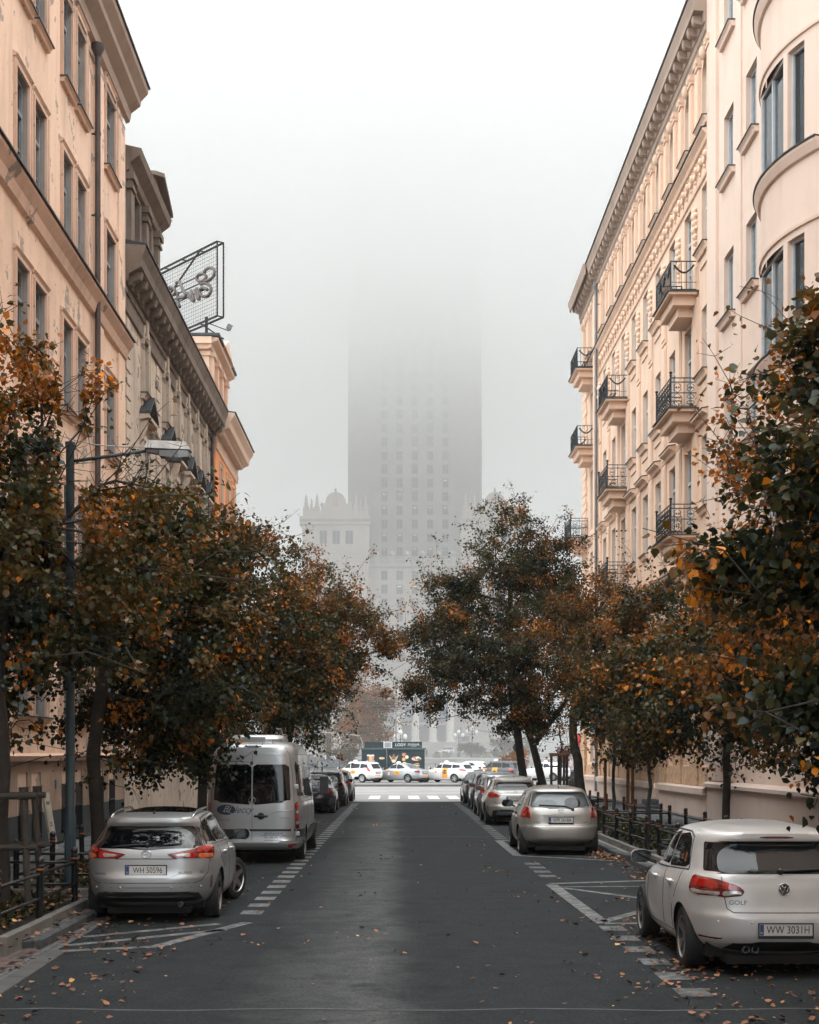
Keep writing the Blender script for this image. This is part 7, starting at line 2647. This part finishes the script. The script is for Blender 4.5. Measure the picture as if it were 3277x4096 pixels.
# guards and stakes
tg_ = thing('tree_guard', 'dark wooden guard of leaning stakes round the trunk at the frame edge', 'tree guard', (-5.0, 19.3, .1))
for (x, y, lx, ly) in ((-.32, -.28, .1, .08), (.3, -.3, -.12, .1), (.3, .3, -.12, -.1), (-.3, .3, .1, -.1)):
    b_ = MB()
    b_.tube([(x * 1.2, y * 1.2, 0), (x + lx * .2, y + ly * .2, 1.6)], .045, 8)
    b_.build('stake', M_wood, tg_, smooth=True)
for z in (1.57, .92):
    for a, q in (((-.42, -.32), (.45, -.32)), ((-.42, .3), (.42, .3))):
        b_ = MB()
        b_.tube([(a[0], a[1], z), (q[0], q[1], z)], .04, 8)
        b_.build('crossbar', M_wood, tg_, smooth=True)
tg2 = thing('tree_guard', 'tall dark guard of four posts with a round top rail, beside the leaning trunk', 'tree guard', (6.86, 63, .1))
for x, y in ((-.34, 0), (.0, .3), (.16, -.25), (.32, .1)):
    b_ = MB()
    b_.tube([(x, y, 0), (x, y, 2.05)], .055, 8)
    b_.build('post', M_wood, tg2, smooth=True)
b_ = MB()
b_.tube([(-.42, 0, 2.1), (.42, .0, 2.1)], .065, 8)
b_.build('top_rail', M_wood2, tg2, smooth=True)
for z, x0, x1 in ((1.75, 0, .36), (1.6, -.36, .05)):
    b_ = MB()
    b_.bar((x0, .12, z), (x1, .12, z), .07)
    b_.build('crossbar', M_wood, tg2)
grow('sapling', 'bare dark sapling inside the tall four post guard', 'tree', (6.9, 63.05, .1), [(6.9, 63.05, .1), (6.92, 63.05, 2.2), (6.88, 63, 3.4)], [(6.8, 63, 3.3, .9, .6, .8)], 14, 6, .1, (.3, .1, 0, 0), 91, tr=.05, sig=.3, bark=M_wood)
sk = thing('tree_stakes', 'three orange brown stakes tied round the bushy young tree', 'tree stakes', (6.8, 46, .1))
for x, y, zt in ((-.42, -.2, 2.0), (.28, -.1, 2.1), (.48, .2, 2.05)):
    b_ = MB()
    b_.tube([(x, y, 0), (x + random.uniform(-.04, .04), y, zt)], .05, 8)
    b_.build('stake', M_wood2, sk, smooth=True)
b_ = MB()
b_.tube([(-.5, -.25, .36), (.2, -.25, .36)], .05, 8)
b_.build('crossbar', M_wood2, sk, smooth=True)
bn = thing('litter_bin', 'square concrete bin behind the tree guard', 'bin', (7.95, 68, .1))
b_ = MB()
b_.cbox(-.15, .15, -.15, .15, 0, .95, .03)
b_.build('bin_body', M_conc, bn)
b_ = MB()
b_.box(-.1, .1, -.1, .1, .951, .99)
b_.build('rim', M_steel, bn)
bo = MB()
bo.lathe([(.06, 0), (.06, .75), (.075, .78), (.06, .84), (.0001, .86)], n=10)
tag(bo.build('bollard', M_black, smooth=True, loc=(6.5, 69, .1)), 'black bollard standing between the guard posts', 'bollard')


def round_sign(x, y, zc, r, label, plate=None):
    t = thing('traffic_sign', label, 'traffic sign', (x, y, .1))
    b_ = MB()
    b_.tube([(0, 0, 0), (0, 0, zc + r)], .03, 8)
    b_.build('pole', M_steel, t, smooth=True)
    b_ = MB()
    b_.lathe([(.0001, -.055), (r * .97, -.05), (r, -.04), (r, -.032), (.0001, -.03)], (0, 0, zc), 28, axis='y')
    b_.build('disc', M_trim if not plate else M_trim, t, smooth=True)
    if plate:
        b_ = MB()
        b_.cbox(-.42, .2, -.05, -.02, zc - .02, zc + .42, .01)
        b_.build('plate', mat('sign_back_blue', (.03, .05, .075), .5), t)
    return t


round_sign(8.1, 100, 2.55, .33, 'dark round traffic sign seen from behind beside the leaning trunks')
round_sign(-4.35, 57, 2.42, .36, 'dark round sign with a square plate rising behind the van roof', True)

# board leaning on the house wall
bd = thing('leaning_board', 'weathered notice board leaning on the house wall between cellar grilles', 'board', (-7.42, 32.6, .1), 0)
b_ = MB()
b_.cbox(-.02, .02, -.28, .28, 0, 1.28, .004)
o = b_.build('panel', plaster('weathered_board', (.42, .37, .3), (.12, .12, .12), .55, .3, .5), bd, rot=(0, -.16, 0))
for txt, z, s_ in (('PUNKT', 1.05, .11), ('USŁUG', .62, .05), ('KSERO', .56, .05)):
    put('lettering', text_mesh(txt, s_, M_ink, .001), o, (.0225, 0, z), (R(90), 0, R(90)))
b_ = MB()
b_.box(.0205, .024, -.2, .06, .1, .4)
b_.build('poster', mat('dark_print', (.04, .045, .05), .7), o)

# sign frame with script letters on the turret roof
P1_, dv = Vector((-7.87, 66, 0)), Vector((-.625, .781, 0))


def on_frame(x, y):
    u, v = 620 + x / 5.07, 940 + y / 5.07
    k = (u - 1585) / 6000
    t_ = (P1_.x - k * P1_.y) / (k * dv.y - dv.x)
    p = P1_ + dv * t_
    return Vector((p.x, p.y, CAMZ + (3018 - v) * p.y / 6000))


sg_ = thing('roof_sign', 'rusty rooftop sign frame of wire mesh with script letters seen from behind', 'sign', (-8.3, 66.5, 21.35))
off = Vector((-8.3, 66.5, 21.35))
b_ = MB()
zt, zb = 24.78, 21.5
nrm = Vector((.781, .625, 0)) * .32
for d in (Vector((0, 0, 0)), nrm):
    a, c_ = P1_ + d, P1_ + dv * 6.2 + d
    for z in (zt, zb):
        b_.bar((a.x - off.x, a.y - off.y, z - off.z), (c_.x - off.x, c_.y - off.y, z - off.z), .07)
    for p in (a, c_):
        b_.bar((p.x - off.x, p.y - off.y, zb - off.z), (p.x - off.x, p.y - off.y, zt - off.z), .07)
for t_ in (0, 1.55, 3.1, 4.65, 6.2):
    for z in (zt, zb):
        p = P1_ + dv * t_ - off
        b_.bar((p.x, p.y, z - off.z), (p.x + nrm.x, p.y + nrm.y, z - off.z), .05)
p, q = P1_ + dv * 1.4 - off, P1_ + dv * 5.2 - off
b_.bar((p.x, p.y, zt - off.z), (q.x, q.y, zb + 1.4 - off.z), .06)
p = P1_ + dv * .9 - off
b_.bar((p.x, p.y, -1.0), (p.x, p.y, .3), .12)
q = P1_ + dv * 4 - off
b_.bar((q.x, q.y, -1.0), (q.x, q.y, .3), .12)
b_.bar((p.x - .4, p.y + .5, .2), (p.x + .9, p.y - 1.2, -1.0), .05)
b_.build('frame', mat('rusty_black_steel', (.018, .015, .013), .7, .3, .4, 5), sg_)
b_ = MB()
for i in range(1, 40):
    p = P1_ + dv * (6.2 * i / 40) - off
    b_.bar((p.x, p.y, zb - off.z), (p.x, p.y, zt - off.z), .010)
for i in range(1, 20):
    z = zb + (zt - zb) * i / 20
    p, q = P1_ - off, P1_ + dv * 6.2 - off
    b_.bar((p.x, p.y, z - off.z), (q.x, q.y, z - off.z), .010)
o = b_.build('wire_mesh', MATS['rusty_black_steel'], sg_)
o['kind'] = 'stuff'
M_let = mat('letter_tin', (.11, .09, .078), .6, .3, .4, 6)
for strokes in ([[(1010, 780), (1060, 700), (1150, 668), (1222, 720), (1210, 830), (1130, 910), (1020, 950)], [(1000, 790), (930, 800), (872, 860), (890, 930), (960, 945), (1040, 900), (1055, 840), (1000, 790)],
                 [(950, 1000), (1050, 985), (1140, 1040), (1158, 1140), (1100, 1230), (1000, 1250), (940, 1200), (930, 1120), (990, 1080), (1090, 1115)]],
                [[(680, 1170), (720, 1260), (770, 1330), (815, 1330), (750, 1130)], [(835, 1110), (890, 1290), (920, 1280), (865, 1085)]],
                [[(450, 975), (520, 960), (580, 1100), (645, 1235), (540, 1275), (440, 1305)], [(480, 1160), (480, 1330), (530, 1470)]],
                [[(270, 1090), (340, 1062), (420, 1105), (425, 1190), (350, 1235)]]):
    b_ = MB()
    for st_ in strokes:
        pts = [on_frame(*p) - off + nrm * -.15 for p in st_]
        sm_ = []
        for i in range(len(pts) - 1):
            for k in range(4):
                p0, p1, p2, p3 = pts[max(i - 1, 0)], pts[i], pts[i + 1], pts[min(i + 2, len(pts) - 1)]
                t_ = k / 4
                sm_.append(.5 * ((2 * p1) + (p2 - p0) * t_ + (2 * p0 - 5 * p1 + 4 * p2 - p3) * t_ * t_ + (3 * p1 - p0 - 3 * p2 + p3) * t_ ** 3))
        sm_.append(pts[-1])
        b_.tube(sm_, .075, 7)
    b_.build('script_letter', M_let, sg_, smooth='all')
for y0 in (1005, 1160, 1330):
    b_ = MB()
    p, q = on_frame(300, y0 + 110) - off, on_frame(1020, y0 - 230) - off
    b_.bar(tuple(p), tuple(q), .045)
    b_.build('letter_rail', MATS['rusty_black_steel'], sg_)
fd = thing('floodlight', 'small floodlight on a thin arm below the rooftop sign', 'floodlight', (-7.6, 66, 21.2))
b_ = MB()
p = on_frame(1090, 1790)
q = on_frame(1500, 1945)
b_.tube([p - Vector((-7.6, 66, 21.2)), q - Vector((-7.6, 66, 21.2))], .025, 6)
b_.build('arm', MATS['rusty_black_steel'], fd)
b_ = MB()
b_.cbox(-.11, .11, -.09, .09, -.12, .12, .02)
b_.build('housing', M_steel, fd, loc=q - Vector((-7.6, 66, 21.2)) + Vector((.02, 0, .17)), rot=(.2, .35, .4))

# ------------------------------------------------------------------ the square
M_kio = mat('kiosk_green_black', (.008, .022, .025), .45, 0, .2, 1.5)
ki = thing('kiosk', 'dark green ice cream kiosk with printed sweets and a lettered roof sign', 'kiosk', (-.25, 126, .12))
b_ = MB()
b_.box(-2.65, 2.65, 0, 2.6, 0, 2.5)
b_.build('kiosk_body', M_kio, ki)
b_ = MB()
b_.box(-2.75, 2.75, -.12, 2.7, 2.501, 2.62)
b_.build('roof_band', mat('kiosk_band', (.06, .1, .105), .5), ki)
b_ = MB()
b_.box(-2.4, -.02, .06, .12, 2.63, 3.12)
for x in (-2.2, -1.1, -.3):
    b_.box(x, x + .06, .02, .059, 2.63, 3.14)
b_.build('roof_screen', M_kio, ki)
b_ = MB()
b_.box(-.02, 2.42, -.02, .04, 2.63, 3.15)
o = b_.build('roof_sign', M_kio, ki)
put('lettering', text_mesh('LODY', .34, M_white, .004), o, (.62, -.03, 2.88), (R(90), 0, 0))
put('lettering', text_mesh('SCHÖLLER', .2, M_white, .004), o, (1.72, -.03, 2.93), (R(90), 0, 0))
put('lettering', text_mesh('ICE CREAM', .085, M_white, .004), o, (1.72, -.03, 2.76), (R(90), 0, 0))
b_ = MB()
b_.box(1.15, 2.3, -.026, -.021, 2.815, 2.825)
b_.build('underline', M_white, o)
ac_ = thing('air_conditioner', 'white slatted air conditioner on the kiosk roof', 'air conditioner', (-.7, 125.9, 2.75))
b_ = MB()
b_.box(-.36, .36, -.2, .04, 0, .5)
b_.build('case', M_white, ac_)
for k in range(7):
    b_ = MB()
    b_.box(-.28, .3, -.225, -.201, .05 + .06 * k, .085 + .06 * k)
    b_.build('slat', M_steel, ac_)
pm_ = [mat('print_%s' % n, c_, .6, 0, .1, 6) for n, c_ in (('pink', (.55, .2, .18)), ('cream', (.68, .58, .42)), ('brown', (.25, .11, .06)), ('yellow', (.7, .42, .1)), ('violet', (.14, .09, .16)), ('white', (.7, .68, .64)), ('green', (.2, .25, .1)))]
PINK, CREAM, BROWN, YEL, VIO, WHI, GRN = pm_


def print_(name, x, z, shapes):
    for k, (pts, m_) in enumerate(shapes):
        b_ = MB()
        if pts[0] == 'o':
            _, cx, cz, rx, rz_ = pts
            pts = [(cx + rx * math.cos(a), cz + rz_ * math.sin(a)) for a in np.linspace(0, 2 * PI, 16, endpoint=False)]
        b_.prism([(x + p[0], z + p[1]) for p in pts], -.008 - .003 * k, -.001)
        b_.build(name, m_, ki)


print_('printed_cups', -1.9, 1.75, [([(-.36, -.22), (.36, -.22), (.3, -.16), (-.3, -.16)], WHI), ([(-.26, -.2), (-.1, -.2), (-.06, .22), (-.32, .22)], VIO), ([(.1, -.2), (.26, -.2), (.32, .22), (.06, .22)], PINK), ([(-.1, -.22), (.1, -.22), (.14, .2), (-.14, .2)], YEL),
                                   (('o', -.19, .26, .13, .07), WHI), (('o', .19, .26, .13, .07), WHI), (('o', 0, .24, .14, .07), WHI)])
print_('printed_cone', .05, 1.75, [([(-.12, -.35), (.12, -.35), (.4, .3), (.22, .1), (.0, .05), (-.22, .1), (-.4, .3)], CREAM), ([(-.14, -.1), (.14, -.1), (.16, .12), (0, .42), (-.16, .12)], BROWN), ([(-.3, -.02), (-.16, -.12), (-.14, .1)], PINK), ([(.3, -.02), (.16, -.12), (.14, .1)], YEL)])
print_('printed_macaroons', .95, 1.82, [(('o', -.06, .25, .15, .15), PINK), (('o', .2, .05, .15, .15), CREAM), (('o', -.06, -.14, .15, .15), YEL), (('o', 0, -.52, .18, .16), CREAM), ([(.05, .3), (.14, .42), (.18, .3)], GRN)])
print_('printed_waffle', 1.95, 1.72, [(('o', 0, 0, .4, .17), CREAM), (('o', -.15, .08, .14, .1), PINK), (('o', .12, .1, .14, .1), WHI), (('o', .2, -.05, .16, .1), BROWN), (('o', -.05, -.06, .1, .07), PINK)])
print_('printed_rolls', 1.85, 1.05, [([(-.36, -.05), (.36, .08), (.36, .18), (-.36, .05)], CREAM), ([(-.3, -.2), (.38, -.06), (.38, .03), (-.3, -.1)], BROWN), ([(-.34, .1), (.3, .24), (.3, .32), (-.34, .18)], YEL)])
print_('printed_sundae', -1.75, 1.12, [([(-.12, -.3), (.12, -.3), (.3, .15), (-.3, .15)], PINK), (('o', 0, .16, .22, .12), CREAM)])
print_('printed_label', -.95, 1.72, [(('o', 0, .05, .24, .09), CREAM), (('o', 0, .05, .18, .055), YEL)])
b_ = MB()
b_.tube([(-.78, 125.8, .12), (-.78, 125.8, 2.4), (-.85, 125.8, 2.75)], .035, 6)
tag(b_.build('drain_pipe', M_steel, smooth='all'), 'pale pipe running down the kiosk front from the air conditioner', 'pipe')
b_ = MB()
b_.tube([(-9.5, 126, 4.7), (-6.5, 126, 4.1), (-3.6, 126, 3.85), (-3.05, 126, 3.75), (-2.85, 126, 3.3), (-2.75, 126, 2.8)], .035, 6)
tag(b_.build('supply_cable', M_cable, smooth='all'), 'pale supply cable hanging across to the kiosk corner', 'cable')

rk_ = thing('kebab_kiosk', 'red kiosk with yellow lettering half hidden behind the leaning trunk', 'kiosk', (15.4, 120, .12))
M_red = mat('kiosk_red', (.42, .03, .02), .5, 0, .15, 2)
b_ = MB()
b_.box(-2.2, 2.2, 0, 2.6, 0, 2.35)
b_.build('kiosk_body', mat('kiosk_dark_red', (.14, .03, .028), .6, 0, .3, 1), rk_)
b_ = MB()
b_.add([(-2.4, -.5, 2.36), (2.4, -.5, 2.36), (2.3, .1, 2.75), (-2.3, .1, 2.75), (-2.4, 2.7, 2.36), (2.4, 2.7, 2.36)], [(0, 1, 2, 3), (0, 4, 5, 1), (1, 5, 2), (0, 3, 4), (3, 2, 5, 4)])
b_.build('roof', mat('kiosk_roof', (.13, .07, .065), .7, 0, .2, 2), rk_)
b_ = MB()
b_.box(-1.5, 1.7, .0, .1, 2.76, 3.75)
o = b_.build('sign_board', M_red, rk_)
put('lettering', text_mesh('CUS', .95, M_taxi_o if False else mat('yellow_print', (.8, .5, .03), .5), .01), o, (.35, -.02, 3.25), (R(90), 0, 0))
b_ = MB()
b_.box(-1.6, -.2, -.02, -.001, .3, 2.1)
b_.build('poster', mat('poster_pale', (.45, .38, .36), .6, 0, .5, 3), rk_)
b_ = MB()
b_.box(.3, .9, -.25, -.001, 1.75, 2.2)
b_.build('vent_box', M_white, rk_)
b_ = MB()
b_.box(.2, 1.1, -.02, -.001, .2, 1.65)
b_.build('door', M_red, rk_)

# fence along the square
fe = thing('square_fence', 'long low dark fence of thin posts across the square behind the taxis', 'fence', (4, 190, .12))
fp = MB()
fp.lathe([(.05, 0), (.05, .95), (.0001, 1.0)], n=8)
fpm = fp.mesh('post', M_black, True)
for k in range(20):
    put('post', fpm, fe, (-15.5 + 1.65 * k, 0, 0))
for z in (.88,):
    b_ = MB()
    b_.tube([(-15.5, 0, z), (15.85, 0, z)], .025, 6)
    b_.build('rail', M_black, fe)
pl_me = MB()
pl_me.cbox(-.75, .75, -.6, .6, 0, .75, .05)
plm_ = pl_me.mesh('planter_box', M_edge)
for x, y, lb in ((8.0, 296, 'stone planter with dry flowers, nearest the kiosk'), (9.9, 296, 'stone planter with dry flowers, second from the kiosk'), (15.8, 296, 'stone planter with dry flowers, third from the kiosk'), (17.8, 296, 'stone planter with dry flowers, fourth from the kiosk'), (23.5, 296, 'stone planter with dry flowers, farthest from the kiosk')):
    t = thing('stone_planter', lb, 'planter', (x, y, 1.56), 0, 'stone planters on the square')
    put('planter_box', plm_, t)
    k = 60
    C_ = np.stack([rng.normal(0, .3, k), rng.normal(0, .3, k), .8 + rng.uniform(0, .35, k)], -1)
    put('flowers', leaf_mesh('flowers', C_, unit(rng.normal(size=(k, 3))), unit(rng.normal(size=(k, 3))), np.full(k, .2), np.full(k, .5), LEAF4, M_leaf), t)


def lantern(x, y, z, H, label):
    t = thing('globe_lantern', label, 'street lamp', (x, y, z), 0, 'palace lanterns')
    b_ = MB()
    b_.lathe([(.35, 0), (.35, .8), (.2, 1.0), (.12, 1.2), (.1, H - 1.6), (.2, H - 1.5), (.08, H - 1.4), (.06, H - .6)], n=10)
    for q in (-1, 1):
        b_.tube([(0, 0, H - 1.6), (q * .5, 0, H - 1.7), (q * .85, 0, H - 1.35)], .05, 6)
    b_.build('lamp_pole', MATS['palace_door_bronze'], t, smooth=True)
    for dx, dz in ((0, H - .3), (-.85, H - 1.05), (.85, H - 1.05)):
        b_ = MB()
        b_.ball((0, 0, 0), .36, 12, 8, sz=1.2)
        b_.build('globe', M_white, t, smooth='all', loc=(dx, 0, dz))


lantern(15.1, 298, 1.6, 6.2, 'three globed lantern beside the bushes, taller of the close pair')
lantern(13.8, 330, 1.6, 5.9, 'three globed lantern left of the taller one')
lantern(.75, 262, 1.6, 4.8, 'three globed lantern above the kiosk sign at the tree edge')

gw = thing('graffiti_wall', 'grey wall sprayed with graffiti at the park edge', 'wall', (-9, 192, .12))
b_ = MB()
b_.box(-3.6, 2.2, 0, .4, 0, 1.75)
b_.build('wall', mat('graffiti_grey', (.12, .12, .115), .85, 0, .2, 1), gw)
b_ = MB()
b_.box(-3.7, -1.6, -.05, .45, 1.751, 2.1)
b_.build('coping', M_edge, gw)
for pts, m_ in (([('o', -2.9, 1.0, .5, .35)], YEL), ([('o', .0, .95, .45, .25), ('o', .75, .95, .4, .25), ('o', 1.45, .95, .42, .22)], mat('spray_blue', (.13, .17, .22), .8))):
    for (_, cx, cz, rx, rz_) in pts:
        b_ = MB()
        b_.prism([(cx + rx * math.cos(a) * (1 + .15 * math.sin(3 * a)), cz + rz_ * math.sin(a)) for a in np.linspace(0, 2 * PI, 18, endpoint=False)], -.01, -.001)
        b_.build('spray_paint', m_, gw)
put('lettering', text_mesh('KAISA', .55, M_white, .01), gw, (.6, -.02, 1.6), (R(90), 0, 0))
be = thing('park_bench', 'long dark bench running along the park edge behind the pole', 'bench', (-9, 187, .12))
b_ = MB()
b_.box(-4.5, 4, -.2, .2, .42, .5)
b_.build('seat', M_wood, be)
for k in range(5):
    b_ = MB()
    b_.box(-4.2 + 2 * k, -4 + 2 * k, -.16, .16, 0, .419)
    b_.build('leg', M_conc, be)
up = thing('utility_pole', 'tall grey concrete pole with a thick base at the park edge', 'pole', (-9.4, 184, .12))
b_ = MB()
b_.lathe([(.42, 0), (.4, 1.9), (.2, 2.1), (.13, 14)], n=12)
b_.build('shaft', M_edge, up, smooth=True)
lp2 = thing('overhead_line_pole', 'slim pole with a lamp arm in front of the palace columns', 'pole', (0, 150, .12))
b_ = MB()
b_.lathe([(.09, 0), (.05, 9.4)], n=8)
b_.build('shaft', M_steel, lp2, smooth=True)
b_ = MB()
b_.tube([(0, 0, 7.4), (-.6, 0, 7.55)], .03, 6)
b_.ball((-.75, 0, 7.55), .14, 8, 5)
b_.build('lamp', M_steel, lp2)
for k, (z, y, lb) in enumerate(((5.53, 95, 'uppermost of the four tram wires crossing before the palace'), (5.42, 95.4, 'second of the four tram wires from the top'), (5.2, 95, 'third of the four tram wires from the top'), (5.1, 95.4, 'lowest of the four tram wires crossing before the palace'))):
    b_ = MB()
    b_.tube([(-40 + 10 * i, y, z - .05 * math.cos(i * 1.3)) for i in range(9)], .012, 4)
    tag(b_.build('tram_wire', M_trim), lb, 'wire', 'tram wires')

# vehicles on the square
mv = plain(P_white, 'wagon', L=4.9, H=1.9, no_rails=True, W=.95)
make_car('minivan', 'white minivan parked on the terrace before the palace steps', 'minivan', (15.6, 408, 2.46), R(118), mv)
av = plain(P_white, 'wagon', L=4.9, H=2.2, no_rails=True, W=.98)
c, B = make_car('ambulance', 'white and orange ambulance glimpsed under the park trees', 'ambulance', (-7.3, 207, .95), R(20), av)
decal(B, c, 'orange_stripe', 'rear', 0, .85, 1.5, .25, M_taxi_o)
b_ = MB()
b_.box(-3, 3, -4, 4, -.5, 0)
tag(b_.build('park_mound', MATS['park_lawn'], loc=(-7.3, 208.5, .945)), kind='structure')
sv = plain(P_white, 'hatch', H=1.5)
make_car('parked_car', 'white car with its boot up behind the black taxi', 'car', (8.4, 136, .12), R(75), sv)


# ------------------------------------------------------------------ people
def person(label, loc, rz, top, legs, hair, stride=.3, h=1.75, skirt=False):
    k = h / 1.75
    V = [(0, 0, .95), (0, .0, 1.12), (0, .0, 1.32), (0, .01, 1.46), (0, .02, 1.53), (0, .035, 1.64), (0, .03, 1.72),
         (.09, 0, .9), (.1, stride * .35, .5), (.1, stride * .5 - .06, .1), (.1, stride * .5 + .1, .04),
         (-.09, 0, .9), (-.1, -stride * .2, .5), (-.1, -stride * .7, .12), (-.1, -stride * .7 + .14, .04),
         (.17, 0, 1.42), (.23, -.05 - stride * .2, 1.16), (.22, .06 - stride * .2, .93), (.21, .1 - stride * .2, .84),
         (-.17, 0, 1.42), (-.23, .02 + stride * .2, 1.16), (-.22, .14 + stride * .2, .95), (-.21, .18 + stride * .2, .86)]
    E = [(0, 1), (1, 2), (2, 3), (3, 4), (4, 5), (5, 6), (0, 7), (7, 8), (8, 9), (9, 10), (0, 11), (11, 12), (12, 13), (13, 14), (3, 15), (15, 16), (16, 17), (17, 18), (3, 19), (19, 20), (20, 21), (21, 22)]
    rad = [.15, .145, .16, .11, .055, .095, .075, .1, .07, .05, .04, .1, .07, .05, .04, .075, .055, .045, .04, .075, .055, .045, .04]
    me = bpy.data.meshes.new('person')
    me.from_pydata([tuple(c * k for c in v) for v in V], E, [])
    o = bpy.data.objects.new('person', me)
    col.objects.link(o)
    sm = o.modifiers.new('skin', 'SKIN')
    lay_ = me.skin_vertices[0].data
    for i, r in enumerate(rad):
        lay_[i].radius = (r * k, r * k * (.75 if i in (1, 2, 3) else 1))
    lay_[0].use_root = True
    ss = o.modifiers.new('sub', 'SUBSURF')
    ss.levels = ss.render_levels = 1
    dg = bpy.context.evaluated_depsgraph_get()
    m2 = bpy.data.meshes.new_from_object(o.evaluated_get(dg))
    o.modifiers.clear()
    o.data = m2
    m2.materials.clear()
    for x in (top, legs, mat('skin', (.45, .26, .19), .6), M_black):
        m2.materials.append(x)
    for p in m2.polygons:
        z = p.center.z / k
        p.material_index = 3 if z < .09 else 1 if z < .93 and abs(p.center.x) < .19 * k else 2 if z > 1.53 or (abs(p.center.x) > .19 * k and z < .9) else 0
        p.use_smooth = True
    o.location = loc
    o.rotation_euler = (0, 0, rz)
    tag(o, label, 'person')
    b_ = MB()
    b_.ball((0, .02 * k, 1.7 * k), .105 * k, 10, 6, sz=.95)
    b_.build('hair', hair, o, smooth='all')
    return o


M_hd = mat('dark_hair', (.015, .012, .01), .7, 0, .2, 30)
M_hr = mat('red_hair', (.2, .06, .03), .7, 0, .2, 30)
C_blk = mat('black_coat', (.012, .013, .016), .8, 0, .2, 8)
C_den = mat('denim', (.05, .07, .1), .85, 0, .2, 8)
C_gry = mat('grey_coat', (.09, .09, .095), .85, 0, .2, 8)
person('person in dark clothes standing just beyond the kiosk corner', (6.2, 307, 1.56), .4, C_blk, C_blk, M_hd, .1)
person('person in grey top walking in front of the white minivan', (11.9, 326, 1.56), 1.8, C_gry, C_blk, M_hd, .5)
person('person in black jacket and jeans walking between planter and bushes', (14.6, 300, 1.56), 2.0, C_blk, C_den, M_hd, .5)
person('man in black jacket standing behind the pale grey taxi', (13.15, 131, .12), PI, C_blk, C_blk, M_hd, .05, 1.85)
person('person with red hair behind the black taxi', (9.9, 129, .12), 1.2, C_gry, C_blk, M_hr, .1, 1.68)
HAZE_D = .0002
CLOUD_D = .03
BANK_D = .0085
FOG_C = (.973, .971, .966)
CLOUD_STOPS = [(0, .06), (50, .042), (72, .05), (88, .11), (102, .28), (118, .52), (138, .85), (165, .9), (200, .66), (230, .56)]
# ------------------------------------------------------------------ air: thin haze everywhere and the low cloud that swallows the tower
def volume_mat(name, dens, g, colr=(1, 1, 1)):
    m = bpy.data.materials.new(name)
    m.use_nodes = True
    t = m.node_tree
    for n in list(t.nodes):
        t.nodes.remove(n)
    o = t.nodes.new('ShaderNodeOutputMaterial')
    v = t.nodes.new('ShaderNodeVolumePrincipled')
    v.inputs['Color'].default_value = (*colr, 1)
    v.inputs['Density'].default_value = dens
    v.inputs['Anisotropy'].default_value = g
    t.links.new(v.outputs['Volume'], o.inputs['Volume'])
    return m, t, v


hz = MB()
hz.box(-460, 460, -60, 1000, -1.05, 276)
m_hz, _, _ = volume_mat('haze_air', HAZE_D, .3, FOG_C)
tag(hz.build('haze', m_hz), kind='stuff')
cl = MB()
cl.box(-450, 450, 108, 990, -1.0, 275)
m_cl, t_, v_ = volume_mat('cloud_air', .002, .3, FOG_C)
tc = t_.nodes.new('ShaderNodeTexCoord')
sx = t_.nodes.new('ShaderNodeSeparateXYZ')
t_.links.new(tc.outputs['Object'], sx.inputs['Vector'])
mz = t_.nodes.new('ShaderNodeMapRange')
mz.interpolation_type = 'LINEAR'
for k_, v0 in (('From Min', 0.), ('From Max', 230.), ('To Min', 0.), ('To Max', 1.)):
    mz.inputs[k_].default_value = v0
t_.links.new(sx.outputs['Z'], mz.inputs['Value'])
rz_ = t_.nodes.new('ShaderNodeValToRGB')
els = rz_.color_ramp.elements
stops = CLOUD_STOPS
while len(els) < len(stops):
    els.new(.5)
for k_, (p_, d_) in enumerate(stops):
    els[k_].position = p_ / 230
    els[k_].color = (d_, d_, d_, 1)
t_.links.new(mz.outputs['Result'], rz_.inputs['Fac'])
my = t_.nodes.new('ShaderNodeMapRange')
for k_, v0 in (('From Min', 110.), ('From Max', 165.), ('To Min', 0.), ('To Max', CLOUD_D)):
    my.inputs[k_].default_value = v0
t_.links.new(sx.outputs['Y'], my.inputs['Value'])
mu = t_.nodes.new('ShaderNodeMath')
mu.operation = 'MULTIPLY'
t_.links.new(rz_.outputs['Color'], mu.inputs[0])
mb_ = t_.nodes.new('ShaderNodeMapRange')          # the bank thickens behind the tower
for k_, v0 in (('From Min', 520.), ('From Max', 640.), ('To Min', 0.), ('To Max', BANK_D)):
    mb_.inputs[k_].default_value = v0
t_.links.new(sx.outputs['Y'], mb_.inputs['Value'])
t_.links.new(my.outputs['Result'], mu.inputs[1])
ad_ = t_.nodes.new('ShaderNodeMath')
ad_.operation = 'ADD'
bz_ = t_.nodes.new('ShaderNodeMapRange')
for k_, v0 in (('From Min', 70.), ('From Max', 120.), ('To Min', 1.), ('To Max', 0.)):
    bz_.inputs[k_].default_value = v0
t_.links.new(sx.outputs['Z'], bz_.inputs['Value'])
mu2 = t_.nodes.new('ShaderNodeMath')
mu2.operation = 'MULTIPLY'
t_.links.new(mb_.outputs['Result'], mu2.inputs[0])
t_.links.new(bz_.outputs['Result'], mu2.inputs[1])
t_.links.new(mu2.outputs[0], ad_.inputs[1])
t_.links.new(mu.outputs[0], ad_.inputs[0])
t_.links.new(ad_.outputs[0], v_.inputs['Density'])
tag(cl.build('low_cloud', m_cl), kind='stuff')
